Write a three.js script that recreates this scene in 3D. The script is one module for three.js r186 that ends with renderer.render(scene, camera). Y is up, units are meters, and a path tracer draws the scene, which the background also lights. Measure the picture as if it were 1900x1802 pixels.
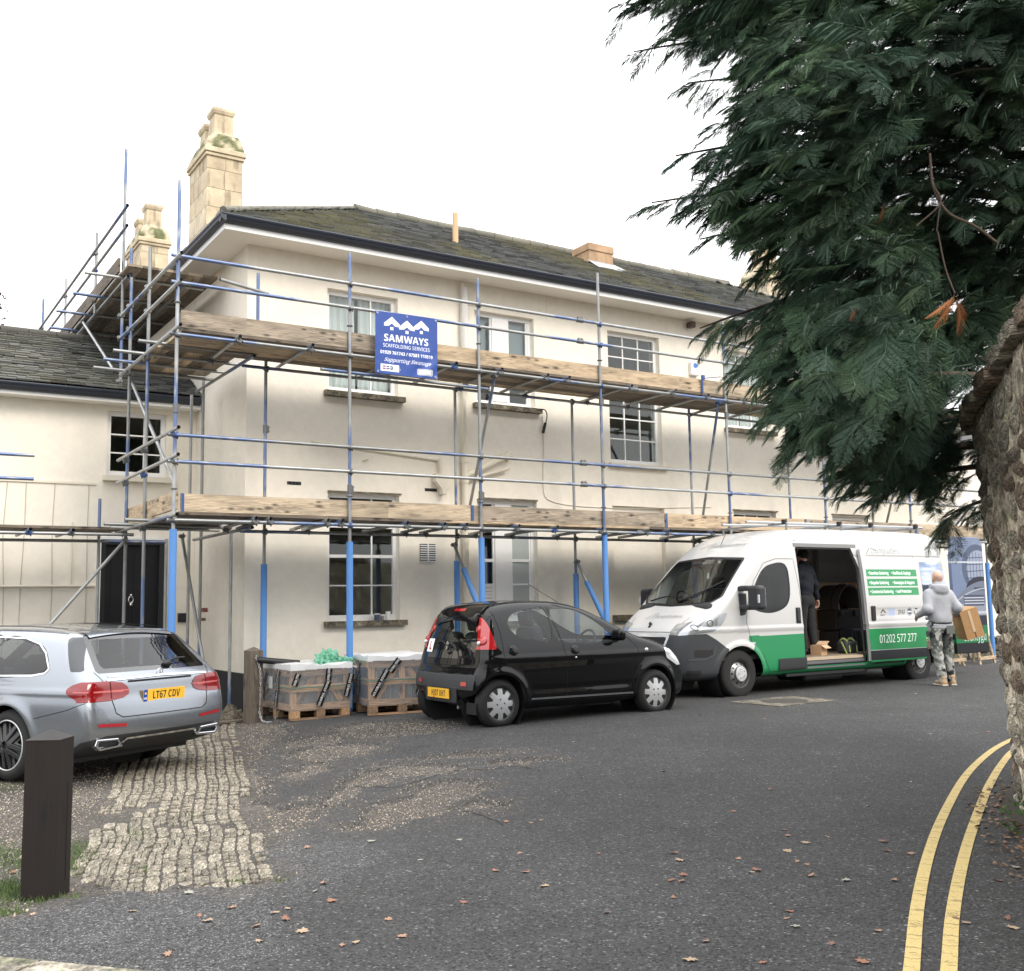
import * as THREE from 'three';
import { mergeGeometries, mergeVertices, toCreasedNormals } from 'three/addons/utils/BufferGeometryUtils.js';
import { RoundedBoxGeometry } from 'three/addons/geometries/RoundedBoxGeometry.js';

// ---------- camera, sky, sun, exposure ----------
const scene = new THREE.Scene();
const D2R = Math.PI / 180;
const CAM = { f: 1950, w: 1900, h: 1802, pitch: 6.45 * D2R, roll: 1.0 * D2R, yaw: 32.7 * D2R, y: 1.5 };
const camera = new THREE.PerspectiveCamera(2 * Math.atan(CAM.h / 2 / CAM.f) / D2R, CAM.w / CAM.h, 0.1, 900);
camera.position.set(0, CAM.y, 0);
camera.rotation.set(CAM.pitch, -CAM.yaw, -CAM.roll, 'YXZ');
const renderer = new THREE.WebGLRenderer({ antialias: true });
renderer.toneMapping = THREE.LinearToneMapping;
renderer.toneMappingExposure = 1.85;
renderer.shadowMap.enabled = true;
{ // overcast sky: brightest overhead, a third as bright at the horizon (the standard overcast distribution)
  const W = 64, H = 64, d = new Float32Array(W * H * 4), Lz = 1.85;
  for (let j = 0; j < H; j++) for (let i = 0; i < W; i++) {
    const e = ((j + 0.5) / H - 0.5) * Math.PI, s = Math.sin(e), o = (j * W + i) * 4;
    const L = s >= 0 ? Lz * (1.25 + 1.75 * s) / 3 : Lz * 0.12;
    d[o] = L * 0.995; d[o + 1] = L; d[o + 2] = L * 1.015; d[o + 3] = 1;
  }
  const t = new THREE.DataTexture(d, W, H, THREE.RGBAFormat, THREE.FloatType);
  t.mapping = THREE.EquirectangularReflectionMapping; t.magFilter = t.minFilter = THREE.LinearFilter; t.wrapS = THREE.RepeatWrapping; t.needsUpdate = true;
  scene.background = t; scene.environment = t;
}
const sun = new THREE.DirectionalLight(0xfff4e4, 1.15);
sun.position.set(13, 23, 15); sun.target.position.set(8, 0, -12);
sun.castShadow = true; sun.shadow.radius = 45; sun.shadow.mapSize.set(2048, 2048);
Object.assign(sun.shadow.camera, { left: -25, right: 25, top: 25, bottom: -25, near: 1, far: 90 });
scene.add(sun, sun.target);

// ---------- helpers ----------
const V = (x, y, z) => new THREE.Vector3(x, y, z);
let seedV = 7;
const seed = (n) => { seedV = n | 0; };
const rnd = () => { seedV = (seedV + 0x6d2b79f5) | 0; let t = Math.imul(seedV ^ (seedV >>> 15), 1 | seedV); t = (t + Math.imul(t ^ (t >>> 7), 61 | t)) ^ t; return ((t ^ (t >>> 14)) >>> 0) / 4294967296; };
const rr = (a, b) => a + (b - a) * rnd();
const clamp = (x, a = 0, b = 1) => Math.min(b, Math.max(a, x));
const sstep = (a, b, x) => { const t = clamp((x - a) / (b - a)); return t * t * (3 - 2 * t); };
const mix = (a, b, t) => a + (b - a) * t;
const lerpTab = (tab, x) => { if (x <= tab[0][0]) return tab[0][1]; for (let i = 1; i < tab.length; i++) if (x <= tab[i][0]) { const [a, b] = [tab[i - 1], tab[i]]; let t = (x - a[0]) / (b[0] - a[0]); return mix(a[1], b[1], t); } return tab[tab.length - 1][1]; };
const smoothTab = (tab, x) => { // monotone-ish smooth (Catmull-Rom) table
  const n = tab.length; if (x <= tab[0][0]) return tab[0][1]; if (x >= tab[n - 1][0]) return tab[n - 1][1];
  let i = 1; while (x > tab[i][0]) i++;
  const p0 = tab[Math.max(0, i - 2)], p1 = tab[i - 1], p2 = tab[i], p3 = tab[Math.min(n - 1, i + 1)], h = p2[0] - p1[0], t = (x - p1[0]) / h;
  const m1 = (p2[1] - p0[1]) / Math.max(1e-6, p2[0] - p0[0]) * h, m2 = (p3[1] - p1[1]) / Math.max(1e-6, p3[0] - p1[0]) * h, t2 = t * t, t3 = t2 * t;
  return (2 * t3 - 3 * t2 + 1) * p1[1] + (t3 - 2 * t2 + t) * m1 + (-2 * t3 + 3 * t2) * p2[1] + (t3 - t2) * m2;
};
const hash2 = (x, y, s = 0) => { let h = Math.imul(x | 0, 374761393) + Math.imul(y | 0, 668265263) + Math.imul(s | 0, 1274126177); h = Math.imul(h ^ (h >>> 13), 1274126177); return ((h ^ (h >>> 16)) >>> 0) / 4294967296; };
const vnoise = (x, y, per = 0, s = 0) => { // value noise, periodic when per > 0
  const xi = Math.floor(x), yi = Math.floor(y), fx = x - xi, fy = y - yi, u = fx * fx * (3 - 2 * fx), v = fy * fy * (3 - 2 * fy);
  const w = (a) => per ? ((a % per) + per) % per : a;
  const a = hash2(w(xi), w(yi), s), b = hash2(w(xi + 1), w(yi), s), c = hash2(w(xi), w(yi + 1), s), d = hash2(w(xi + 1), w(yi + 1), s);
  return mix(mix(a, b, u), mix(c, d, u), v);
};
const fbm = (x, y, oct = 4, per = 0, s = 0) => { let a = 0, k = 0.5, n = 0; for (let i = 0; i < oct; i++) { a += k * vnoise(x, y, per, s + i); n += k; k *= 0.5; x *= 2; y *= 2; per *= 2; } return a / n; };
const noise3 = (x, y, z, s = 0) => (vnoise(x + z * 0.71, y - z * 0.53, 0, s) + vnoise(y + 11.3 + x * 0.37, z * 1.13 + 5.7, 0, s + 9)) * 0.5;
// a photo pixel as a ray in the world, met with a plane
function ray(px, py) {
  const cp = Math.cos(CAM.pitch), sp = Math.sin(CAM.pitch), cr = Math.cos(CAM.roll), sr = Math.sin(CAM.roll), cy = Math.cos(CAM.yaw), sy = Math.sin(CAM.yaw);
  const x3 = (px - 950) / CAM.f, y3 = -(py - 901) / CAM.f, x = cr * x3 + sr * y3, y2 = -sr * x3 + cr * y3, y = cp * y2 + sp, z = cp - sp * y2;
  return V(x * cy + z * sy, y, -(-x * sy + z * cy));
}
const onZ = (px, py, z) => { const d = ray(px, py); return V(0, CAM.y, 0).addScaledVector(d, z / d.z); };
const onX = (px, py, x) => { const d = ray(px, py); return V(0, CAM.y, 0).addScaledVector(d, x / d.x); };
const onY = (px, py, y = 0) => { const d = ray(px, py); return V(0, CAM.y, 0).addScaledVector(d, (y - CAM.y) / d.y); };
const atDepth = (px, py, dep) => { const d = ray(px, py), f = V(Math.sin(CAM.yaw), 0, -Math.cos(CAM.yaw)); return V(0, CAM.y, 0).addScaledVector(d, dep / d.dot(f)); };

const usedNames = new Map(), ORG = new Map();
const numbered = (n) => { const k = usedNames.get(n) ?? 0; usedNames.set(n, k + 1); return k ? `${n}_${String(k).padStart(3, '0')}` : n; };
function tag(o, label, category, group, kind) { o.userData.label = label; if (category) o.userData.category = category; if (group) o.userData.group = group; if (kind) o.userData.kind = kind; return o; }
function thing(name, label, category, pos = V(0, 0, 0), turn = 0, group) {
  const o = new THREE.Group(); o.name = numbered(name); o.position.copy(pos); o.rotation.y = turn; scene.add(o); ORG.set(o, pos.clone());
  return tag(o, label, category, group);
}
// add: geometry (or position) in world coordinates under an unrotated parent; addL: in the parent's own coordinates
function add(parent, name, geo, mat, pos, rot) {
  const m = new THREE.Mesh(geo, mat), p = pos ? pos.clone() : V(0, 0, 0), o = ORG.get(parent) ?? V(0, 0, 0);
  m.name = parent === scene ? numbered(name) : name; m.position.copy(p).sub(o); if (rot) m.rotation.set(...rot); parent.add(m); ORG.set(m, p); return m;
}
function addL(parent, name, geo, mat, pos, rot) {
  const m = new THREE.Mesh(geo, mat); m.name = name; if (pos) m.position.set(...pos); if (rot) m.rotation.set(...rot); parent.add(m); ORG.set(m, V(0, 0, 0)); return m;
}
function struct(name, geo, mat, label) { const m = add(scene, name, geo, mat); m.userData.kind = 'structure'; if (label) m.userData.label = label; return m; }
const M4 = (p, r = [0, 0, 0], s = [1, 1, 1]) => new THREE.Matrix4().compose(V(...p), new THREE.Quaternion().setFromEuler(new THREE.Euler(...r)), V(...s));
const box = (x0, x1, y0, y1, z0, z1) => new THREE.BoxGeometry(Math.abs(x1 - x0), Math.abs(y1 - y0), Math.abs(z1 - z0)).translate((x0 + x1) / 2, (y0 + y1) / 2, (z0 + z1) / 2);
const rbox = (w, h, d, r = 0.01, seg = 2) => new RoundedBoxGeometry(w, h, d, seg, Math.min(r, w / 2.01, h / 2.01, d / 2.01));
const merge = (list) => mergeGeometries(list.map((g) => { let n = g.index ? g.toNonIndexed() : g; for (const k of Object.keys(n.attributes)) if (!['position', 'normal', 'uv', 'color'].includes(k)) n.deleteAttribute(k); return n; }), false);
function cyl(a, b, r, seg = 10, r2 = r, open = false, ls = 1) {
  const d = b.clone().sub(a), L = d.length(), g = new THREE.CylinderGeometry(r2, r, L, seg, ls, open);
  return g.applyQuaternion(new THREE.Quaternion().setFromUnitVectors(V(0, 1, 0), d.normalize())).translate((a.x + b.x) / 2, (a.y + b.y) / 2, (a.z + b.z) / 2);
}
const pipe = (pts, r, seg = 8, n = 0, closed = false) => new THREE.TubeGeometry(new THREE.CatmullRomCurve3(pts, closed, 'centripetal'), n || pts.length * 4, r, seg, closed);
const shapeOf = (pts) => new THREE.Shape(pts.map((p) => new THREE.Vector2(p[0], p[1])));
const extr = (pts, depth, bevel = 0, holes = []) => { const s = shapeOf(pts); for (const h of holes) s.holes.push(new THREE.Path(h.map((p) => new THREE.Vector2(p[0], p[1])))); return new THREE.ExtrudeGeometry(s, { depth, bevelEnabled: bevel > 0, bevelSize: bevel, bevelThickness: bevel, bevelSegments: 2, curveSegments: 8 }); };
const lathe = (pts, seg = 32) => new THREE.LatheGeometry(pts.map((p) => new THREE.Vector2(p[0], p[1])), seg);
// uv in metres from the dominant direction of each face normal
function boxUV(g, s = 1, ox = 0, oy = 0) {
  if (g.index) g = g.toNonIndexed();
  const p = g.attributes.position, uv = new Float32Array(p.count * 2), a = V(), b = V(), c = V();
  for (let i = 0; i < p.count; i += 3) {
    a.fromBufferAttribute(p, i); b.fromBufferAttribute(p, i + 1); c.fromBufferAttribute(p, i + 2);
    const n = b.clone().sub(a).cross(c.clone().sub(a)), ax = Math.abs(n.x), ay = Math.abs(n.y), az = Math.abs(n.z);
    [a, b, c].forEach((q, k) => { const [u, v] = ax > ay && ax > az ? [q.z, q.y] : ay > az ? [q.x, q.z] : [q.x, q.y]; uv[(i + k) * 2] = u * s + ox; uv[(i + k) * 2 + 1] = v * s + oy; });
  }
  g.setAttribute('uv', new THREE.BufferAttribute(uv, 2)); return g;
}
function paintG(g, fn) { // vertex colours (linear) from position
  const p = g.attributes.position, c = new Float32Array(p.count * 3), v = V();
  for (let i = 0; i < p.count; i++) { v.fromBufferAttribute(p, i); const k = fn(v, i); c[i * 3] = k[0]; c[i * 3 + 1] = k[1]; c[i * 3 + 2] = k[2]; }
  g.setAttribute('color', new THREE.BufferAttribute(c, 3)); return g;
}
// ---------- implicit surfaces: surface nets, then vertices pulled onto the surface ----------
function nets(f, lo, hi, cell, steps = 2) {
  const n = [0, 1, 2].map((k) => Math.ceil((hi[k] - lo[k]) / cell) + 1), [nx, ny, nz] = n, val = new Float32Array(nx * ny * nz);
  for (let k = 0, o = 0; k < nz; k++) for (let j = 0; j < ny; j++) for (let i = 0; i < nx; i++, o++) val[o] = f(lo[0] + i * cell, lo[1] + j * cell, lo[2] + k * cell);
  const id = new Int32Array(nx * ny * nz).fill(-1), pos = [], idx = [], sx = 1, sy = nx, sz = nx * ny, corner = [0, sx, sy, sx + sy, sz, sx + sz, sy + sz, sx + sy + sz];
  const edges = [[0, 1], [2, 3], [4, 5], [6, 7], [0, 2], [1, 3], [4, 6], [5, 7], [0, 4], [1, 5], [2, 6], [3, 7]];
  for (let k = 0; k < nz - 1; k++) for (let j = 0; j < ny - 1; j++) for (let i = 0; i < nx - 1; i++) {
    const o = i + j * sy + k * sz; let m = 0; for (let c = 0; c < 8; c++) if (val[o + corner[c]] < 0) m |= 1 << c;
    if (m === 0 || m === 255) continue;
    let x = 0, y = 0, z = 0, q = 0;
    for (const [a, b] of edges) if (((m >> a) & 1) !== ((m >> b) & 1)) { const va = val[o + corner[a]], vb = val[o + corner[b]], t = va / (va - vb); x += (a & 1) + t * ((b & 1) - (a & 1)); y += ((a >> 1) & 1) + t * (((b >> 1) & 1) - ((a >> 1) & 1)); z += (a >> 2) + t * ((b >> 2) - (a >> 2)); q++; }
    id[o] = pos.length / 3; pos.push(lo[0] + (i + x / q) * cell, lo[1] + (j + y / q) * cell, lo[2] + (k + z / q) * cell);
  }
  for (let k = 1; k < nz - 1; k++) for (let j = 1; j < ny - 1; j++) for (let i = 1; i < nx - 1; i++) {
    const o = i + j * sy + k * sz, s0 = val[o] < 0;
    const quad = (a, b, c, d, flip) => { if (flip) idx.push(a, c, b, b, c, d); else idx.push(a, b, c, b, d, c); };
    if (s0 !== (val[o + sx] < 0)) quad(id[o - sy - sz], id[o - sz], id[o - sy], id[o], !s0);
    if (s0 !== (val[o + sy] < 0)) quad(id[o - sx - sz], id[o - sz], id[o - sx], id[o], s0);
    if (s0 !== (val[o + sz] < 0)) quad(id[o - sx - sy], id[o - sy], id[o - sx], id[o], !s0);
  }
  const nrm = new Float32Array(pos.length), h = cell * 0.35, grad = (x, y, z) => [(f(x + h, y, z) - f(x - h, y, z)) / (2 * h), (f(x, y + h, z) - f(x, y - h, z)) / (2 * h), (f(x, y, z + h) - f(x, y, z - h)) / (2 * h)];
  for (let i = 0; i < pos.length; i += 3) {
    for (let s = 0; s < steps; s++) { const d = f(pos[i], pos[i + 1], pos[i + 2]), g = grad(pos[i], pos[i + 1], pos[i + 2]), L = Math.max(0.2, g[0] ** 2 + g[1] ** 2 + g[2] ** 2), k = clamp(d / L, -cell, cell); for (let a = 0; a < 3; a++) pos[i + a] -= g[a] * k; }
    const g = grad(pos[i], pos[i + 1], pos[i + 2]), L = Math.hypot(...g) || 1; for (let a = 0; a < 3; a++) nrm[i + a] = g[a] / L;
  }
  const geo = new THREE.BufferGeometry(); geo.setAttribute('position', new THREE.BufferAttribute(new Float32Array(pos), 3)); geo.setAttribute('normal', new THREE.BufferAttribute(nrm, 3)); geo.setIndex(idx);
  return geo;
}
// split an indexed mesh along f = 0: [inside (f < 0), outside]
function cut(geo, f) {
  const P = geo.attributes.position, N = geo.attributes.normal, C = geo.attributes.color, n = P.count, val = new Float32Array(n), pos = [...P.array], nrm = [...N.array], col = C ? [...C.array] : null, cache = new Map();
  for (let i = 0; i < n; i++) { let v = f(P.getX(i), P.getY(i), P.getZ(i), N.getX(i), N.getY(i), N.getZ(i)); if (Math.abs(v) < 1e-6) v = 1e-6; val[i] = v; }
  const mid = (a, b) => { const key = a < b ? a * n + b : b * n + a; let r = cache.get(key); if (r === undefined) { const t = val[a] / (val[a] - val[b]); r = pos.length / 3; for (let k = 0; k < 3; k++) { pos.push(mix(pos[a * 3 + k], pos[b * 3 + k], t)); nrm.push(mix(nrm[a * 3 + k], nrm[b * 3 + k], t)); if (col) col.push(mix(col[a * 3 + k], col[b * 3 + k], t)); } cache.set(key, r); } return r; };
  const I = geo.index.array, ins = [], out = [];
  for (let t = 0; t < I.length; t += 3) {
    const v = [I[t], I[t + 1], I[t + 2]], s = v.map((i) => val[i] < 0), c = s[0] + s[1] + s[2];
    if (c === 3) ins.push(...v); else if (c === 0) out.push(...v); else {
      const k = c === 1 ? s.indexOf(true) : s.indexOf(false), a = v[k], b = v[(k + 1) % 3], d = v[(k + 2) % 3], ab = mid(a, b), ad = mid(a, d), one = c === 1 ? ins : out, two = c === 1 ? out : ins;
      one.push(a, ab, ad); two.push(ab, b, d, ab, d, ad);
    }
  }
  return [ins, out].map((ix) => compact(pos, nrm, ix, col));
}
function compact(pos, nrm, ix, col) {
  const map = new Map(), p = [], q = [], c = [], id = ix.map((i) => { let r = map.get(i); if (r === undefined) { r = map.size; map.set(i, r); p.push(pos[i * 3], pos[i * 3 + 1], pos[i * 3 + 2]); q.push(nrm[i * 3], nrm[i * 3 + 1], nrm[i * 3 + 2]); if (col) c.push(col[i * 3], col[i * 3 + 1], col[i * 3 + 2]); } return r; });
  const g = new THREE.BufferGeometry(); g.setAttribute('position', new THREE.BufferAttribute(new Float32Array(p), 3)); g.setAttribute('normal', new THREE.BufferAttribute(new Float32Array(q), 3)); if (col) g.setAttribute('color', new THREE.BufferAttribute(new Float32Array(c), 3)); g.setIndex(id); return g;
}
const offset = (geo, d) => { const g = geo.clone(), p = g.attributes.position, n = g.attributes.normal; for (let i = 0; i < p.count; i++) p.setXYZ(i, p.getX(i) + n.getX(i) * d, p.getY(i) + n.getY(i) * d, p.getZ(i) + n.getZ(i) * d); return g; };
// signed distance to a polygon (negative inside)
function sdPoly(poly) {
  const n = poly.length, e = poly.map((a, i) => { const b = poly[(i + 1) % n], dx = b[0] - a[0], dy = b[1] - a[1]; return [a[0], a[1], dx, dy, 1 / (dx * dx + dy * dy || 1e-12)]; });
  return (x, y) => { let d = 1e9, s = 1; for (let i = 0; i < n; i++) { const [ax, ay, dx, dy, il] = e[i], wx = x - ax, wy = y - ay; let t = (wx * dx + wy * dy) * il; t = t < 0 ? 0 : t > 1 ? 1 : t; const qx = wx - dx * t, qy = wy - dy * t, q = qx * qx + qy * qy; if (q < d) d = q; const by = ay + dy, c1 = y >= ay, c2 = y < by, c3 = dx * wy > dy * wx; if ((c1 && c2 && c3) || (!c1 && !c2 && !c3)) s = -s; } return s * Math.sqrt(d); };
}
const smoothPoly = (pts, per = 4) => { // closed Catmull-Rom; a point [x, y, 1] stays a corner
  const out = [], n = pts.length;
  for (let i = 0; i < n; i++) { const p0 = pts[(i + n - 1) % n], p1 = pts[i], p2 = pts[(i + 1) % n], p3 = pts[(i + 2) % n], a = p1[2] ? p1 : p0, b = p2[2] ? p2 : p3;
    for (let k = 0; k < per; k++) { const t = k / per, t2 = t * t, t3 = t2 * t; out.push([0, 1].map((c) => (0.5 * (2 * p1[c] + (p2[c] - a[c]) * t + (2 * a[c] - 5 * p1[c] + 4 * p2[c] - b[c]) * t2 + (3 * p1[c] - a[c] - 3 * p2[c] + b[c]) * t3)))); } }
  return out;
};
const smax = (a, b, k) => { const h = Math.max(k - Math.abs(a - b), 0) / k; return Math.max(a, b) + h * h * k * 0.25; };
const smin = (a, b, k) => -smax(-a, -b, k);
const capsule = (a, b, ra, rb) => { const bx = b[0] - a[0], by = b[1] - a[1], bz = b[2] - a[2], l2 = bx * bx + by * by + bz * bz || 1e-9; return (x, y, z) => { const px = x - a[0], py = y - a[1], pz = z - a[2], t = clamp((px * bx + py * by + pz * bz) / l2); return Math.hypot(px - bx * t, py - by * t, pz - bz * t) - mix(ra, rb, t); }; };
// ---------- textures ----------
function canvasTex(w, h, draw, srgb = true, rep) {
  const c = document.createElement('canvas'); c.width = w; c.height = h; const g = c.getContext('2d'); draw(g, w, h);
  const t = new THREE.CanvasTexture(c); if (srgb) t.colorSpace = THREE.SRGBColorSpace; t.magFilter = THREE.LinearFilter;
  if (rep) { t.wrapS = t.wrapT = THREE.RepeatWrapping; t.repeat.set(rep[0], rep[1]); } return t;
}
function dataTex(n, fn, srgb, rep) {
  const d = new Uint8Array(n * n * 4); for (let j = 0, o = 0; j < n; j++) for (let i = 0; i < n; i++, o += 4) { const c = fn(i / n, j / n); if (Array.isArray(c)) { d[o] = clamp(c[0]) * 255; d[o + 1] = clamp(c[1]) * 255; d[o + 2] = clamp(c[2]) * 255; } else d[o] = d[o + 1] = d[o + 2] = clamp(c) * 255; d[o + 3] = 255; }
  const t = new THREE.DataTexture(d, n, n); t.magFilter = t.minFilter = THREE.LinearFilter; t.wrapS = t.wrapT = THREE.RepeatWrapping; if (srgb) t.colorSpace = THREE.SRGBColorSpace; if (rep) t.repeat.set(rep, rep); t.needsUpdate = true; return t;
}
const std = (r, g, b, rough = 0.8, o = {}) => { const m = new THREE.MeshStandardMaterial({ roughness: rough, ...o }); m.color.setRGB(r, g, b); return m; };
const phys = (r, g, b, rough, o = {}) => { const m = new THREE.MeshPhysicalMaterial({ roughness: rough, ...o }); m.color.setRGB(r, g, b); return m; };
function quadG(a, b, c, d) { const g = new THREE.BufferGeometry(); g.setAttribute('position', new THREE.Float32BufferAttribute([a, b, c, a, c, d].flatMap((p) => [p.x, p.y, p.z]), 3)); g.computeVertexNormals(); return g; }
// ---------- shared surface textures ----------
seed(11);
const asphaltTex = canvasTex(1024, 1024, (g, w) => {
  g.fillStyle = 'rgb(116,116,116)'; g.fillRect(0, 0, w, w);
  for (let i = 0; i < 26000; i++) { const x = rnd() * w, y = rnd() * w, r = 1.4 + rnd() * rnd() * 7, k = Math.round(52 + rnd() * rnd() * 203 + (rnd() < 0.05 ? 50 : 0)); g.fillStyle = `rgb(${k},${k},${k})`; for (const [dx, dy] of [[0, 0], [w, 0], [-w, 0], [0, w], [0, -w]]) { if (x + dx < -8 || x + dx > w + 8 || y + dy < -8 || y + dy > w + 8) continue; g.beginPath(); g.ellipse(x + dx, y + dy, r, r * rr(0.55, 1), rnd() * 3, 0, 7); g.fill(); } }
}, true, [1 / 1.5, 1 / 1.5]);
const plasterBump = dataTex(512, (u, v) => 0.55 * fbm(u * 10, v * 10, 5, 10, 1) + 0.25 * fbm(u * 80, v * 80, 3, 80, 5) + 0.2 * fbm(u * 4, v * 18, 3, 2, 8), false, 1 / 2.4);
const plasterCol = dataTex(512, (u, v) => { const a = fbm(u * 6, v * 6, 5, 6, 21), b = fbm(u * 40, v * 40, 3, 40, 23), s = fbm(u * 30, v * 3, 3, 3, 27); const k = 0.95 + 0.05 * (a - 0.5) + 0.04 * (b - 0.5) - 0.035 * sstep(0.62, 0.85, s) * sstep(0.4, 0.7, a); return [k, k * 0.995, k * 0.98]; }, true, 1 / 3.7);
const fineNoise = dataTex(512, (u, v) => 0.5 * fbm(u * 20, v * 20, 4, 20, 31) + 0.5 * fbm(u * 120, v * 120, 2, 120, 35), false, 1);
const stoneTex = dataTex(512, (u, v) => { const a = fbm(u * 6, v * 6, 6, 6, 41), b = fbm(u * 24, v * 24, 4, 24, 45), c = fbm(u * 9, v * 9, 4, 9, 48), d = fbm(u * 90, v * 90, 2, 90, 49); let k = 0.55 + 0.55 * (a - 0.5) + 0.45 * (b - 0.5) + 0.3 * (d - 0.5); const l = sstep(0.58, 0.7, c); return [k * mix(1.0, 0.86, l), k * mix(0.965, 0.86, l), k * mix(0.9, 0.74, l)]; }, true, 1 / 0.9);
const stoneBump = dataTex(512, (u, v) => fbm(u * 12, v * 12, 5, 12, 51), false, 1 / 0.9);
const ashlarTex = dataTex(256, (u, v) => { const k = 0.92 + 0.30 * (fbm(u * 5, v * 5, 4, 5, 201) - 0.5) - 0.16 * sstep(0.55, 0.75, fbm(u * 14, v * 3, 3, 3, 205)); return [k, k * 0.99, k * 0.97]; }, true, 1 / 1.3);
function woodTex(dark, knots, s, hue = [1, 1, 1]) {
  return canvasTex(1024, 128, (g, w, h) => {
    seed(s); const id = g.createImageData(w, h), K = []; for (let i = 0; i < knots; i++) K.push([rnd() * w, rr(18, h - 18), rr(5, 11)]);
    for (let y = 0; y < h; y++) for (let x = 0; x < w; x++) {
      let yy = y, kd = 1e9; for (const [kx, ky, kr] of K) { const dx = (x - kx) / 3.2, dy = y - ky, d = Math.hypot(dx, dy); yy += (dy >= 0 ? 1 : -1) * kr * 1.4 * Math.exp(-d * d / (kr * kr * 3)); kd = Math.min(kd, Math.hypot((x - kx) / 1.3, dy) / kr); }
      const ring = 0.5 + 0.5 * Math.sin(yy * 0.55 + 5 * fbm(x / 300, y / 60, 3, 0, s)), fib = vnoise(x / 26, y * 1.1, 0, s + 3), blotch = fbm(x / 90, y / 40, 4, 0, s + 6), stain = sstep(0.6, 0.75, fbm(x / 40, y / 16, 4, 0, s + 8));
      let k = 0.60 + 0.10 * ring + 0.16 * (fib - 0.5) + 0.30 * (blotch - 0.5) - 0.09 * stain; if (kd < 1) k *= 0.42 + 0.3 * kd; else if (kd < 1.6) k *= 0.85; k *= dark;
      const o = (y * w + x) * 4; id.data[o] = clamp(k * 1.06 * hue[0]) * 255; id.data[o + 1] = clamp(k * 0.91 * hue[1]) * 255; id.data[o + 2] = clamp(k * 0.76 * hue[2]) * 255; id.data[o + 3] = 255;
    }
    g.putImageData(id, 0, 0);
  }, true, [1, 1]);
}
const woodA = woodTex(1.05, 9, 61, [1, 1.06, 1.10]), woodB = woodTex(0.92, 12, 62, [1, 1.07, 1.14]), woodC = woodTex(1.06, 7, 63, [1, 1.05, 1.07]), woodOld = woodTex(0.62, 5, 64, [1, 1.06, 1.12]);
const darkWood = woodTex(0.26, 3, 65, [1, 0.92, 0.9]);
const M = {
  asphalt: std(1, 1, 1, 0.92, { map: asphaltTex, vertexColors: true, bumpMap: asphaltTex, bumpScale: 0.004 }),
  dirt: std(1, 1, 1, 0.98, { map: asphaltTex, vertexColors: true, bumpMap: asphaltTex, bumpScale: 0.008 }),
  wall: std(0.92, 0.875, 0.79, 0.9, { map: plasterCol, bumpMap: plasterBump, bumpScale: 0.006 }),
  soffit: std(0.80, 0.78, 0.73, 0.85), white: std(0.80, 0.80, 0.79, 0.55), plinth: std(0.018, 0.02, 0.024, 0.7, { bumpMap: plasterBump, bumpScale: 0.01 }),
  gutter: std(0.022, 0.028, 0.042, 0.4), sill: std(0.62, 0.58, 0.50, 0.9, { map: stoneTex, bumpMap: stoneBump, bumpScale: 0.01 }), creamTrim: std(0.72, 0.67, 0.56, 0.8),
  slate: std(1, 1, 1, 0.85, { vertexColors: true, bumpMap: fineNoise, bumpScale: 0.004 }), lead: std(0.34, 0.36, 0.39, 0.6, { bumpMap: fineNoise, bumpScale: 0.004 }),
  ashlar: std(0.74, 0.63, 0.46, 0.92, { map: ashlarTex, bumpMap: stoneBump, bumpScale: 0.006 }), mossStone: std(1, 1, 1, 0.98, { vertexColors: true, bumpMap: stoneBump, bumpScale: 0.03 }),
  glass: phys(0.92, 0.96, 0.95, 0.02, { transmission: 1, thickness: 0, ior: 1.5 }), dark: std(0.012, 0.013, 0.015, 0.9), room: std(0.40, 0.37, 0.32, 0.95),
  curtain: phys(0.80, 0.80, 0.80, 0.95, { transmission: 0.25, thickness: 0 }),
  tube: std(1, 1, 1, 0.42, { vertexColors: true, metalness: 0.55 }), foam: std(0.095, 0.25, 0.58, 0.75, { bumpMap: fineNoise, bumpScale: 0.003 }), coupler: std(0.16, 0.165, 0.17, 0.45, { metalness: 0.7 }), couplerBlue: std(0.05, 0.10, 0.26, 0.5, { metalness: 0.4 }),
  boardA: std(0.88, 0.87, 0.85, 0.9, { map: woodA }), boardB: std(0.86, 0.86, 0.85, 0.9, { map: woodB }), boardC: std(0.9, 0.87, 0.83, 0.88, { map: woodC }), boardOld: std(1, 1, 1, 0.92, { map: woodOld }), postDark: std(0.36, 0.29, 0.26, 0.8, { map: darkWood }),
  black: std(0.014, 0.014, 0.016, 0.5), rubber: std(0.016, 0.016, 0.017, 0.85), steel: std(0.55, 0.55, 0.56, 0.35, { metalness: 0.9 }), trim: std(0.028, 0.030, 0.033, 0.6), chrome: std(0.75, 0.76, 0.78, 0.15, { metalness: 1 }),
};
M.boards = [M.boardA, M.boardB, M.boardC];

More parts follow.
